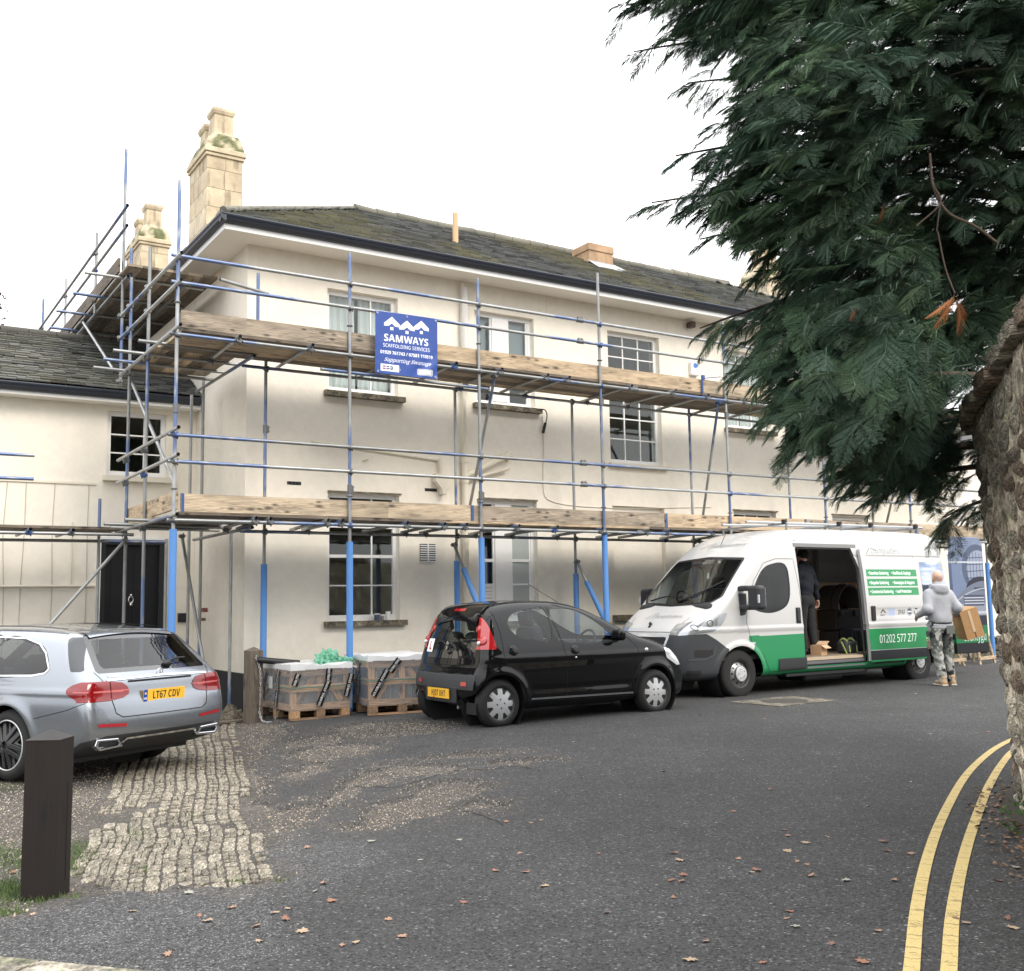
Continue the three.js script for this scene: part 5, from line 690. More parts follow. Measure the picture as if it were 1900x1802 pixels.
  for (const m of ['left', 'right']) { line(m, [[1.52, 1.0], [1.5, 0.82], [1.30, 0.74]]); line(m, [[2.45, 0.97], [2.47, 0.6], [2.44, 0.28]]); line(m, [[3.45, 0.94], [3.5, 0.7], [3.42, 0.28]]); line(m, [[0.12, 0.75], [0.3, 0.69], [0.74, 0.60]]); line(m, [[1.72, 0.3], [1.62, 0.6], [1.56, 0.78], [1.52, 0.98]]); A('door_handle', surfPatch(f, m, 1.66, 1.88, 0.855, 0.885, 6, 2, 0.02), M.chrome); A('door_handle', surfPatch(f, m, 2.58, 2.8, 0.85, 0.88, 6, 2, 0.02), M.chrome); A('roof_rail', surfLine(f, 'top', [[0.75, 0.555], [1.5, 0.565], [2.4, 0.555], [2.7, 0.53]].map(([x, z]) => [x, m === 'left' ? -z : z]), 0.03, 0.03), M.black); }
  A('chrome_strip', surfLine(f, 'rear', [[-0.62, 0.942], [0, 0.955], [0.62, 0.942]], 0.02, 0.008), M.chrome);
  for (const s of [-1, 1]) { A('rear_reflector', surfLine(f, 'rear', [[s * 0.46, 0.525], [s * 0.76, 0.545]], 0.03, 0.005), std(0.35, 0.02, 0.03, 0.3));
    const ex = extr([[-0.15, -0.035], [0.10, -0.045], [0.15, 0.0], [0.13, 0.045], [-0.10, 0.035]].map(([a, b]) => [a * s, b]), 0.06, 0.008, [[[-0.125, -0.024], [0.095, -0.034], [0.13, 0.0], [0.115, 0.032], [-0.09, 0.024]].map(([a, b]) => [a * s, b])]).rotateY(-Math.PI / 2); const p = findS(f, 'rear', s * 0.62, 0.37); A('exhaust_trim', ex.translate(p[0] + 0.03, 0.365, s * 0.62), M.chrome); A('exhaust_dark', rbox(0.02, 0.05, 0.24, 0.008).translate(p[0] + 0.03, 0.365, s * 0.62), M.black); }
  A('bumper_trim', merge([surfLine(f, 'rear', [[-0.50, 0.335], [-0.42, 0.40], [0.42, 0.40], [0.50, 0.335]], 0.022, 0.012)]), M.chrome);
  const pp = findS(f, 'rear', 0, 0.77); A('number_plate', quadBox(0.52, 0.113).rotateY(-Math.PI / 2).rotateZ(0.06).translate(pp[0] - 0.012, 0.775, 0), plate('LT67 CDV'));
  A('chrome_strip_shade', surfLine(f, 'rear', [[-0.40, 0.922], [0.40, 0.922]], 0.018, 0.004), gapM);  // near-black strip standing in for the shade below the chrome strip
  const bp = findS(f, 'rear', 0, 1.0); const bd = A('badge', merge([new THREE.TorusGeometry(0.036, 0.005, 8, 28), ...[0, 1, 2].map((k) => extr([[-0.006, 0], [0.006, 0], [0, 0.034]], 0.004).rotateZ(k * 2.0944))]).rotateY(-Math.PI / 2).rotateZ(0.12).translate(findS(f, 'rear', 0, 0.975)[0] - 0.012, 0.985, 0), M.chrome);
  const et = canvasTex(256, 64, (q) => { q.clearRect(0, 0, 256, 64); q.fillStyle = '#e8ecf0'; q.font = 'bold 56px sans-serif'; q.fillText('E 220d', 10, 52); }); A('model_lettering', surfPatch(f, 'rear', -0.60, -0.40, 0.965, 0.995, 6, 2, 0.005), std(1, 1, 1, 0.25, { map: et, transparent: true, alphaTest: 0.4, metalness: 0.6 }));
  A('rear_wiper', merge([pipe([[0.16, 1.07], [0.3, 1.10], [0.45, 1.105]].map(([z, y]) => { const p = findS(f, 'rear', z, y); return V(p[0] - 0.025, p[1], p[2]); }), 0.012, 6), new THREE.SphereGeometry(0.035, 12, 8).scale(1, 1, 1.6).translate(findS(f, 'rear', 0.17, 1.06)[0] - 0.02, 1.06, 0.17)]), M.black);
  A('roof_spoiler', surfPatch(f, 'top', 0.5, 0.66, -0.52, 0.52, 4, 12, 0.010), paint);
  for (const s of [-1, 1]) A('door_mirror', rbox(0.16, 0.13, 0.22, 0.05, 3).translate(3.15, 1.03, s * 1.0), paint);
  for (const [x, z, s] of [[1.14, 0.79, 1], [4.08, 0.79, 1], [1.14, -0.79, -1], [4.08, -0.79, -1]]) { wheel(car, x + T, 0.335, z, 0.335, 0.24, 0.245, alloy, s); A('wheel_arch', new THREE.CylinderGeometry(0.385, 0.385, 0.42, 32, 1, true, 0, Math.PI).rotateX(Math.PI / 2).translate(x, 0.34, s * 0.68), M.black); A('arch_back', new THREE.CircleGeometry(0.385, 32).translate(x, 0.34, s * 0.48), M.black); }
  A('underbody', box(0.5, 4.4, 0.17, 0.22, -0.75, 0.75), M.black);
  seats(car, [[2.65 + T, 0.5, 0.4, 0.5], [2.65 + T, 0.5, -0.4, 0.5], [1.75 + T, 0.52, 0.0, 1.3, 0.6]]); A('dashboard', rbox(0.5, 0.22, 1.5, 0.08).translate(3.4, 0.84, 0), seatM); A('load_cover', box(0.45, 1.45, 0.97, 0.985, -0.66, 0.66), lining);
}
// ===== white panel van with open sliding door =====
{
  const van = thing('panel_van', 'white and green panel van with its sliding side door and rear door open', 'van', V(16.2 - 3.0, 0.075, -12.33), Math.PI + 0.35 * D2R);
  van.rotation.z = 0;
  const T = -3.0, A = (n, g, m, par = van) => addL(par, n, g.translate(T, 0, 0), m);
  const side = [[-0.24, 0.42, 1], [-0.25, 1.2], [-0.20, 2.0], [-0.12, 2.40], [0.05, 2.53], [0.6, 2.56], [2.0, 2.57], [3.4, 2.55], [3.9, 2.49], [4.3, 2.32], [4.62, 2.10], [5.0, 1.76], [5.36, 1.42], [5.5, 1.30], [5.75, 1.14], [5.95, 0.98], [6.02, 0.75], [6.03, 0.5], [5.98, 0.34], [5.8, 0.27], [5.0, 0.28], [0.2, 0.30]];
  const f = shell(side, [[0.25, 0.93], [0.4, 0.965], [0.7, 0.975], [1.3, 0.97], [1.55, 0.955], [1.9, 0.925], [2.25, 0.875], [2.45, 0.82], [2.6, 0.72]], [[-0.3, 0.97], [0.1, 1], [4.4, 1], [5.0, 0.985], [5.45, 0.93], [5.8, 0.82], [6.03, 0.68]], { xm: 2.6, bow: 0.045, crown: 0.03, cy0: 1.2, cy1: 2.3, k: 0.13, mod: (x, y) => { const fl = (cx) => 0.02 * sstep(0.52, 0.46, Math.hypot(x - cx, y - 0.33)); return fl(4.97) + fl(0.76) + 0.014 * sstep(0.05, 0, Math.abs(y - 1.0)) - 0.010 * sstep(0.10, 0.04, Math.abs(y - 1.18)) * sstep(3.55, 3.4, x) - 0.012 * sstep(0.03, 0.0, Math.abs(y - 2.1)) * sstep(3.6, 3.4, x); } });
  let g = nets(f, [-0.4, 0.18, -1.12], [6.15, 2.7, 1.12], 0.032);
  const take = (fn) => { const [a, b] = cut(g, fn); g = b; return a; };
  const white = phys(0.53, 0.53, 0.525, 0.4, { clearcoat: 0.8, clearcoatRoughness: 0.06 }), green = phys(0.012, 0.235, 0.085, 0.4, { clearcoat: 0.6, clearcoatRoughness: 0.1 }), grey = std(0.032, 0.036, 0.041, 0.6);
  for (const cx of [0.76, 4.97]) take((x, y, z) => Math.max(Math.hypot(x - cx, y - 0.33) - 0.43, 0.5 - Math.abs(z)));
  // sliding door opening on the left side
  const op = [[3.62, 2.22], [2.34, 2.22], [2.22, 1.9], [2.19, 0.42], [3.58, 0.42], [3.62, 1.2]], doorSkin = take(sideF(op, 0.02, -1, -2));
  const dw = [[4.68, 1.35], [4.60, 1.58], [4.40, 1.84], [4.18, 1.93], [3.94, 1.93], [3.90, 1.72], [3.93, 1.46], [4.06, 1.33], [4.36, 1.27]];
  for (const s of [1, -1]) { const q = smoothPoly(dw, 4); A('door_window', offset(take(sideF(q, 0.02, s)), -0.005), phys(0.35, 0.38, 0.38, 0.015, { transmission: 1, thickness: 0, ior: 1.5 })); A('window_seal', take(sideF(q, 0.045, s)), M.black); }
  const ws = [[-0.80, 1.50], [-0.7, 1.43], [0, 1.40], [0.7, 1.43], [0.80, 1.50], [0.71, 2.02], [0, 2.06], [-0.71, 2.02]]; A('windscreen', offset(take(frontF(ws, 0.02, 0.12, 4)), -0.004), phys(0.72, 0.78, 0.77, 0.015, { transmission: 1, thickness: 0, ior: 1.5 })); A('windscreen_seal', take(frontF(ws, 0.055, 0.08, 4)), M.black);
  // front: headlamps, grille, grey bumper
  for (const s of [1, -1]) { const l = take((() => { const q = sideF([[6.04, 0.98], [5.82, 1.07], [5.52, 1.18], [5.20, 1.24], [5.30, 1.09], [5.46, 0.99], [5.9, 0.94]], 0.01, s, -2); return (x, y, z, nx, ny, nz) => Math.max(q(x, y, z, nx, ny, nz), 0.50 - z * s); })()); const hl = A('headlamp', offset(l, 0.004), phys(0.38, 0.40, 0.42, 0.08, { clearcoat: 1, metalness: 0.5 })); for (const [x, y, r] of [[5.50, 1.10, 0.045], [5.72, 1.04, 0.04]]) A('lamp_bowl', surfLine(f, s > 0 ? 'right' : 'left', circle(x, y, r, 16), 0.012, 0.007, true), M.trim, hl); }
  A('grille', take(frontF([[-0.34, 0.70], [0.34, 0.70], [0.42, 0.88], [-0.42, 0.88]], 0.03, 0.2, 5)), M.black); A('grille_surround', take(frontF([[-0.37, 0.67], [0.37, 0.67], [0.46, 0.91], [-0.46, 0.91]], 0.04, 0.15, 5)), clearLamp);
  A('front_bumper', take(sideF([[6.3, 0.93], [5.56, 0.95], [5.40, 0.86], [5.20, 0.72], [5.36, 0.1], [6.4, 0.05]], 0, 0, -2)), grey);
  for (const s of [1, -1]) { A('bumper_slot', surfPatch(f, s > 0 ? 'right' : 'left', 5.75, 5.47, 0.62, 0.72, 5, 3, 0.004), M.black); A('fog_lamp', surfPatch(f, s > 0 ? 'right' : 'left', 5.86, 5.66, 0.36, 0.43, 5, 3, 0.004), M.black); A('bumper_lip', surfLine(f, s > 0 ? 'right' : 'left', [[5.84, 0.58], [5.6, 0.585], [5.46, 0.64], [5.42, 0.76]], 0.02, 0.006), std(0.06, 0.065, 0.07, 0.5)); }
  take(rearF([[-0.84, 0.52], [0.0, 0.52], [0.0, 2.26], [-0.72, 2.26]], 0.0, 0.3)); // rear opening behind the open door
  // green band, mouldings, prints
  const band = take((() => { const q = sideF([[4.60, 0.905], [4.60, 0.89], [3.3, 0.905], [-0.3, 0.93], [-0.3, 0.27], [5.0, 0.27]], 0, 0, 0.2); return q; })()); A('green_panel', band, green);
  const frontG = take(sideF([[4.80, 0.90], [4.58, 0.905], [4.58, 0.80], [4.80, 0.81]], 0, 0, 0.2)); if (frontG.index.count) A('green_panel', frontG, green);
  for (const s of [1, -1]) { const m = s > 0 ? 'right' : 'left'; A('side_moulding', surfPatch(f, m, 4.20, 3.60, 0.37, 0.54, 6, 4, 0.018), M.trim); A('side_moulding', surfPatch(f, m, 2.0, 1.25, 0.37, 0.57, 6, 4, 0.018), M.trim); }
  const sky = canvasTex(256, 512, (q, w, h) => { const gr = q.createLinearGradient(0, 0, 0, 170); gr.addColorStop(0, '#7286ac'); gr.addColorStop(1, '#b9c4d6'); q.fillStyle = gr; q.fillRect(0, 0, w, h); seed(5); for (let i = 0; i < 60; i++) { q.fillStyle = `rgba(225,230,240,${rr(0.08, 0.3)})`; q.beginPath(); q.ellipse(rnd() * w, rnd() * 150, rr(20, 70), rr(5, 16), 0, 0, 7); q.fill(); } q.fillStyle = '#1b2338'; q.beginPath(); q.moveTo(0, 190); for (let x = 0; x <= w; x += 6) q.lineTo(x, 178 + rnd() * 14); q.lineTo(w, h); q.lineTo(0, h); q.fill(); q.fillStyle = '#3b4a68'; q.beginPath(); q.moveTo(0, 260); q.lineTo(120, 210); q.lineTo(0, 400); q.fill(); q.strokeStyle = '#8d9cb8'; q.lineWidth = 6; q.beginPath(); q.moveTo(0, 300); q.lineTo(150, 205); q.stroke(); q.fillStyle = '#20293e'; q.fillRect(150, 260, 106, 252); });
  A('printed_panel', surfPatch(f, 'left', 0.62, -0.12, 0.95, 2.02, 8, 12, 0.003), std(1, 1, 1, 0.4, { map: sky }));
  A('side_rib', surfLine(f, 'left', [[2.1, 2.10], [-0.1, 2.10]], 0.03, 0.004), white);
  A('interior_lining', offset(g, -0.04), std(0.5, 0.5, 0.5, 0.8)); A('body', g, white);
  const line = (m, p, w) => A('shut_line', surfLine(f, m, p, w ?? 0.008), gapM);
  for (const m of ['left', 'right']) { line(m, [[3.72, 2.04], [3.66, 1.6], [3.62, 0.9], [3.61, 0.36], [4.38, 0.35], [4.52, 0.62], [4.74, 0.80], [4.84, 1.1], [4.80, 1.35], [4.62, 1.72], [4.38, 1.98], [4.1, 2.05], [3.72, 2.05]], 0.007); const h = A('door_handle', surfPatch(f, m, 3.78, 3.68, 1.06, 1.30, 4, 6, 0.008), M.black); A('handle_grip', rbox(0.07, 0.2, 0.03, 0.02).translate(3.73, 1.18, (m === 'left' ? -1 : 1) * (Math.abs(findS(f, m, 3.73, 1.18)[2]) + 0.015)), M.trim, h); }
  line('front', [[-0.62, 1.18], [-0.5, 0.98], [0.5, 0.98], [0.62, 1.18]]); line('top', [[5.34, -0.6], [5.42, 0], [5.34, 0.6]], 0.02);
  // the slid-back door: its own skin moved aft and outwards, with the print
  const print = canvasTex(1024, 1408, (q, w, h) => { // 1.45 m x 2.0 m, left edge = front edge
    const X = (m) => (2.2 - m) / 1.45 * w, Y = (m) => (2.30 - m) / 2.0 * h; q.fillStyle = '#c3c3c2'; q.fillRect(0, 0, w, h);
    q.fillStyle = '#bdbdbd'; q.fillRect(0, Y(2.03), w, 5); q.fillRect(0, Y(1.31), w, 4); q.fillRect(0, Y(1.05), w, 6);
    q.fillStyle = '#12884c'; for (const [a, b] of [[1.89, 1.775], [1.735, 1.615], [1.59, 1.465]]) q.fillRect(X(2.13), Y(a), X(0.84) - X(2.13), Y(b) - Y(a));
    q.fillStyle = '#fff'; q.font = 'bold 50px sans-serif'; const tx = (s, x, y, k = 0.72) => { q.save(); q.translate(x, y); q.scale(k, 1); q.fillText(s, 0, 0); q.restore(); };
    tx('• Seamless Guttering', X(2.08), Y(1.805)); tx('• Roofline & Copings', X(1.49), Y(1.805)); tx('• Bespoke Guttering', X(2.08), Y(1.648)); tx('• Downpipes & Hoppers', X(1.49), Y(1.648)); tx('• Commercial Guttering', X(2.08), Y(1.502)); tx('• Leaf Protection', X(1.44), Y(1.502));
    q.fillStyle = '#12884c'; q.fillRect(0, Y(0.93), w, h); q.fillStyle = '#0c1018'; q.fillRect(0, Y(0.585), w, Y(0.43) - Y(0.585)); q.fillStyle = '#cfd6d2'; q.fillRect(0, Y(0.592), w, 5);
    q.fillStyle = '#fff'; q.font = '128px sans-serif'; tx('01202 577 277', X(1.94), Y(0.70), 0.80);
    q.fillStyle = '#70767a'; q.font = '92px sans-serif'; tx('CountyGutters', X(1.93), Y(2.155), 0.86); q.strokeStyle = '#70767a'; q.lineWidth = 11; q.beginPath(); q.moveTo(X(2.05), Y(2.14)); q.lineTo(X(1.95), Y(2.25)); q.lineTo(X(1.78), Y(2.2)); q.stroke();
    const ly = Y(1.19); q.fillStyle = '#20242e'; q.beginPath(); q.moveTo(X(1.87), ly + 8); q.lineTo(X(1.80), ly - 40); q.lineTo(X(1.72), ly + 8); q.lineTo(X(1.755), ly + 8); q.lineTo(X(1.80), ly - 20); q.lineTo(X(1.84), ly + 8); q.fill(); q.font = 'bold 30px sans-serif'; tx('RBA SC', X(1.87), ly + 42, 0.8); q.fillStyle = '#a9b6d4'; q.fillRect(X(1.66), ly - 42, 110, 88); q.fillStyle = '#2c2a22'; q.font = 'bold 76px sans-serif'; tx('IPAF', X(1.42), ly + 30, 0.8); q.fillStyle = '#2a2c44'; q.beginPath(); q.arc(X(1.12), ly, 46, 0, 7); q.fill(); q.strokeStyle = '#dfe2ec'; q.lineWidth = 5; q.beginPath(); q.arc(X(1.12), ly, 36, 0, 7); q.stroke(); q.fillStyle = '#dfe2ec'; q.fillRect(X(1.12) - 32, ly - 9, 64, 18); q.strokeStyle = '#20242e'; q.lineWidth = 14; for (let k = 0; k < 3; k++) { q.beginPath(); q.arc(X(0.95), ly, 34, k * 2.09, k * 2.09 + 1.4); q.stroke(); }
  });
  { const d = doorSkin; d.translate(-1.44, 0, -0.075); const p = d.attributes.position, uv = new Float32Array(p.count * 2); for (let i = 0; i < p.count; i++) { uv[i * 2] = (2.2 - p.getX(i)) / 1.45; uv[i * 2 + 1] = 1 - (2.30 - p.getY(i)) / 2.0; } d.setAttribute('uv', new THREE.BufferAttribute(uv, 2));
    const inner = offset(d, -0.055); inner.deleteAttribute('uv'); const dr = A('sliding_door', d, phys(1, 1, 1, 0.4, { map: print, clearcoat: 0.6, clearcoatRoughness: 0.08 })); A('door_inner_skin', inner, white, dr);
    const sp = (x, y) => findS(f, 'left', x + 1.44, y)[2] - 0.075, edge = (pts) => merge(pts.slice(1).map((q, i) => { const [a, b] = [pts[i], q], za = sp(...a), zb = sp(...b); return quadG(V(a[0], a[1], za), V(b[0], b[1], zb), V(b[0], b[1], zb + 0.056), V(a[0], a[1], za + 0.056)); })); const o = op.map(([x, y]) => [x - 1.44, y]); A('door_edge', edge([...o, o[0]]), white, dr);
    A('door_handle', rbox(0.10, 0.24, 0.03, 0.04).translate(2.06, 1.18, sp(2.06, 1.18) - 0.012), M.black, dr); A('fuel_cap', new THREE.CylinderGeometry(0.055, 0.055, 0.012, 20).rotateX(Math.PI / 2).translate(0.62, 0.80, findS(f, 'left', 0.62, 0.8)[2] - 0.004), M.black); }
  // opening rim, rail, sill
  { const rim = op.map(([x, y]) => findS(f, 'left', x, y)).map((p) => V(p[0], p[1], p[2] + 0.03)); A('door_seal', merge(rim.map((q, i) => cyl(q, rim[(i + 1) % rim.length], 0.02, 6))), M.black); A('roof_rail_track', merge([box(2.2, 3.66, 2.245, 2.30, -0.885, -0.84)]), std(0.25, 0.25, 0.25, 0.5)); A('door_sill', merge([box(2.22, 3.56, 0.42, 0.47, -0.955, -0.70), box(2.22, 3.56, 0.36, 0.40, -0.965, -0.9)]), std(0.18, 0.18, 0.19, 0.4, { metalness: 0.5 })); A('door_sill_board', box(2.2, 3.58, 0.48, 0.52, -0.93, 0.86), std(0.45, 0.36, 0.26, 0.8)); }
  const ply = std(0.78, 0.54, 0.34, 0.75, { bumpMap: fineNoise, bumpScale: 0.002 });
  A('load_floor', box(-0.15, 3.58, 0.50, 0.535, -0.82, 0.86), std(0.20, 0.16, 0.12, 0.85)); A('plywood_lining', boxUV(box(0.0, 3.5, 0.54, 1.72, 0.80, 0.83), 0.4), ply); A('bulkhead', box(3.60, 3.63, 0.5, 2.35, -0.86, 0.86), std(0.3, 0.3, 0.3, 0.8)); A('roof_liner', box(0.0, 3.58, 2.38, 2.41, -0.7, 0.7), std(0.3, 0.3, 0.3, 0.8)); for (const x of [1.2, 2.4, 2.95]) A('body_rib', box(x, x + 0.06, 1.74, 2.36, 0.76, 0.84), std(0.25, 0.25, 0.26, 0.7)); A('cant_rail', box(0, 3.58, 1.73, 1.78, 0.78, 0.84), std(0.3, 0.3, 0.31, 0.7));
  // cab
  seats(van, [[4.35 + T, 0.95, 0.5, 0.5, 0.7], [4.35 + T, 0.95, -0.45, 0.5, 0.7], [4.35 + T, 0.95, -0.02, 0.42, 0.7]]); A('dashboard', rbox(0.7, 0.3, 1.66, 0.1).translate(5.08, 1.24, 0), seatM); steering(van, 4.72 + T, 1.42, 0.46); A('cab_floor', box(3.7, 5.3, 0.55, 0.6, -0.9, 0.9), lining);
  A('wiper', merge([pipe([[0.62, 1.44], [0.3, 1.50], [-0.1, 1.49]].map(([z, y]) => { const p = findS(f, 'front', z, y); return V(p[0] + 0.02, p[1], p[2]); }), 0.012, 6), pipe([[-0.1, 1.43], [-0.4, 1.55], [-0.72, 1.72]].map(([z, y]) => { const p = findS(f, 'front', z, y); return V(p[0] + 0.02, p[1], p[2]); }), 0.012, 6)]), M.black);
  A('air_freshener', extr([[0, 0.12], [0.03, 0.07], [0.018, 0.07], [0.045, 0.02], [0.01, 0.02], [0.01, 0], [-0.01, 0], [-0.01, 0.02], [-0.045, 0.02], [-0.018, 0.07], [-0.03, 0.07]], 0.004).rotateY(-Math.PI / 2).translate(4.6, 1.76, 0.05), std(0.6, 0.65, 0.6, 0.6));
  for (const s of [-1, 1]) { const mr = A('door_mirror', merge([rbox(0.17, 0.36, 0.25, 0.06, 3).translate(4.86, 1.46, s * 1.22), rbox(0.12, 0.08, 0.22, 0.03).translate(4.9, 1.60, s * 1.03), rbox(0.12, 0.08, 0.22, 0.03).translate(4.9, 1.32, s * 1.03), rbox(0.16, 0.34, 0.04, 0.02).translate(4.88, 1.36, s * 0.945)]), M.trim); A('mirror_indicator', rbox(0.02, 0.12, 0.035, 0.008).translate(4.94, 1.44, s * 1.335), clearLamp, mr); A("mirror_glass", box(4.768, 4.772, 1.33, 1.6, s * 1.13, s * 1.31), M.chrome, mr); }
  // lettering, badge, aerial, roof bars and poles
  const logo = canvasTex(512, 128, (q) => { q.clearRect(0, 0, 512, 128); q.fillStyle = '#8e9294'; q.strokeStyle = '#8e9294'; q.font = 'italic 66px sans-serif'; q.save(); q.translate(86, 88); q.scale(0.95, 1); q.fillText('CountyGutters', 0, 0); q.restore(); q.lineWidth = 7; q.beginPath(); q.moveTo(6, 104); q.quadraticCurveTo(60, 40, 110, 14); q.lineTo(150, 34); q.stroke(); }), logoM = std(1, 1, 1, 0.5, { map: logo, transparent: true, alphaTest: 0.35 });
  const flipU = (gg) => { const u = gg.attributes.uv; for (let i = 0; i < u.count; i++) u.setX(i, 1 - u.getX(i)); return gg; };
  A('bonnet_lettering', flipU(surfPatch(f, 'front', -0.48, 0.32, 1.14, 1.26, 14, 4, 0.003)), logoM); A('roof_lettering', flipU(surfPatch(f, 'front', -0.55, 0.45, 2.22, 2.36, 14, 4, 0.003)), logoM);
  const bp = findS(f, 'front', 0.0, 1.04); A('badge', extr([[0, 0], [0.03, 0.045], [0.018, 0.09], [0.055, 0.11], [0.045, 0.14], [0.015, 0.135], [0.0, 0.165], [-0.03, 0.15], [-0.045, 0.11], [-0.018, 0.1], [-0.04, 0.06], [-0.03, 0.03], [-0.05, 0.0], [-0.018, 0.006], [-0.008, 0.03], [0.006, 0.0]].map(([a, b]) => [a * 0.8, b * 0.75]), 0.01).rotateY(Math.PI / 2).rotateZ(0.35).translate(bp[0], bp[1] - 0.03, 0), M.trim);
  A('aerial', cyl(V(4.35, 2.31, 0.0), V(4.15, 2.62, 0.0), 0.005, 5), M.black);
  for (const x of [0.3, 1.5, 2.3, 3.6]) { const b = A('roof_bar', merge([cyl(V(x, 2.62, -0.72), V(x, 2.62, 0.72), 0.018, 8), cyl(V(x, 2.45, -0.7), V(x, 2.62, -0.7), 0.018, 8), cyl(V(x, 2.45, 0.7), V(x, 2.62, 0.7), 0.018, 8)]), std(0.3, 0.31, 0.32, 0.4, { metalness: 0.7 })); A('bar_clamp', merge([rbox(0.07, 0.08, 0.07, 0.015).translate(x, 2.65, -0.66), cyl(V(x, 2.66, -0.62), V(x - 0.12, 2.70, -0.6), 0.012, 6)]), M.black, b); }
  A('roof_pole', merge([cyl(V(-0.1, 2.655, -0.5), V(4.2, 2.65, -0.42), 0.022, 8), cyl(V(0.4, 2.655, -0.36), V(4.6, 2.60, -0.3), 0.02, 8)]), std(0.45, 0.46, 0.47, 0.35, { metalness: 0.6 }));
  // open rear door swung out in line with the side
  { const rp = canvasTex(512, 1024, (q, w, h) => { const Y = (m) => (2.42 - m) / 1.95 * h; q.fillStyle = '#8496b6'; q.fillRect(0, 0, w, h); seed(8); for (let i = 0; i < 40; i++) { q.fillStyle = `rgba(205,214,230,${rr(0.1, 0.25)})`; q.beginPath(); q.ellipse(rnd() * w, rnd() * 340, rr(30, 120), rr(10, 30), 0, 0, 7); q.fill(); }
      q.fillStyle = '#5c6a86'; q.beginPath(); q.ellipse(400, 260, 250, 220, 0, 0, 7); q.fill(); q.fillStyle = '#aebbd2'; q.beginPath(); q.ellipse(420, 270, 195, 175, 0, 0, 7); q.fill(); q.strokeStyle = '#39435c'; q.lineWidth = 7; for (let k = 0; k < 6; k++) { q.beginPath(); q.moveTo(235 + k * 52, 110 + 20 * k % 30); q.lineTo(235 + k * 52, 420); q.stroke(); } for (let k = 0; k < 4; k++) { q.beginPath(); q.moveTo(215, 170 + k * 62); q.lineTo(w, 160 + k * 62); q.stroke(); } q.fillStyle = '#e8edf4'; q.fillRect(0, 200, w, 14); q.fillStyle = '#1d2538'; q.beginPath(); q.ellipse(440, 460, 240, 120, 0, Math.PI, 0); q.fill(); q.fillStyle = '#7f899c'; q.beginPath(); q.moveTo(0, 560); q.quadraticCurveTo(250, 380, w, 380); q.lineTo(w, h); q.lineTo(0, h); q.fill(); q.fillStyle = '#3c4660'; q.fillRect(330, 440, 182, 28); q.strokeStyle = '#c6cdd9'; q.lineWidth = 12; q.beginPath(); q.moveTo(0, 585); q.quadraticCurveTo(250, 455, w, 450); q.stroke(); q.fillStyle = '#a4abb9'; q.fillRect(0, 590, w, 120); q.fillStyle = '#4a5470'; q.fillRect(150, 510, 330, 100); q.fillStyle = '#dde2ea'; for (let k = 0; k < 3; k++) q.fillRect(160, 530 + k * 26, 320, 11); q.fillStyle = '#d7dde6'; q.fillRect(0, 660, w, 24); q.fillStyle = '#23283a'; q.fillRect(0, 700, w, 100); q.fillStyle = '#12884c'; q.fillRect(0, 790, w, 170); q.fillStyle = '#0c0f16'; q.fillRect(0, 946, w, 90); q.fillStyle = '#0c0f16'; q.fillRect(250, 790, 190, 46); q.fillStyle = '#e9c24a'; q.fillRect(0, 850, 330, 50); q.fillStyle = '#12884c'; q.fillRect(0, 850, 250, 50); q.fillStyle = '#fff'; q.font = '112px sans-serif'; q.save(); q.translate(110, 928); q.scale(0.8, 1); q.fillText('countygu', 0, 0); q.restore(); });
    const dpts = [[-0.16, 0.45], [-0.14, 2.10], [-0.18, 2.34], [-0.26, 2.46], [-0.96, 2.46], [-1.06, 2.36], [-1.08, 0.45]], gd = extr(dpts, 0.05, 0.008).translate(0, 0, -1.01).toNonIndexed(), p = gd.attributes.position, uv = gd.attributes.uv; for (let i = 0; i < p.count; i++) uv.setXY(i, (-0.16 - p.getX(i)) / 0.92, 1 - (2.42 - p.getY(i)) / 1.95); const d = A('rear_door', gd, std(0.6, 0.6, 0.62, 0.4, { map: rp })); A('door_hinge', merge([cyl(V(-0.27, 0.8, -0.93), V(-0.27, 0.95, -0.93), 0.02, 8), cyl(V(-0.27, 1.9, -0.93), V(-0.27, 2.05, -0.93), 0.02, 8)]), M.trim, d); A('door_handle', rbox(0.26, 0.1, 0.03, 0.02).translate(-0.80, 0.86, -1.025), M.black, d); }
  A('tail_lamp', rbox(0.05, 0.62, 0.12, 0.02).translate(-0.24, 1.15, -0.90), redLamp); A('tail_lamp', rbox(0.05, 0.62, 0.12, 0.02).translate(-0.24, 1.15, 0.90), redLamp);
  A('underbody', box(0.2, 5.4, 0.26, 0.34, -0.75, 0.75), M.black); A('step_bar', box(2.2, 4.0, 0.26, 0.30, -0.93, -0.6), M.black); A('fuel_tank', rbox(0.9, 0.14, 0.6, 0.05).translate(3.0, 0.22, -0.5), M.black);
  for (const [x, z, s] of [[0.76, 0.80, 1], [4.97, 0.82, 1], [0.76, -0.80, -1], [4.97, -0.82, -1]]) { wheel(van, x + T, 0.352, z, 0.352, 0.22, 0.205, steelWheel, s); A('wheel_arch', new THREE.CylinderGeometry(0.44, 0.44, 0.45, 32, 1, true, 0, Math.PI).rotateX(Math.PI / 2).translate(x, 0.33, s * 0.70), M.black); A('arch_back', new THREE.CircleGeometry(0.44, 32).translate(x, 0.33, s * 0.48), M.black); }
}
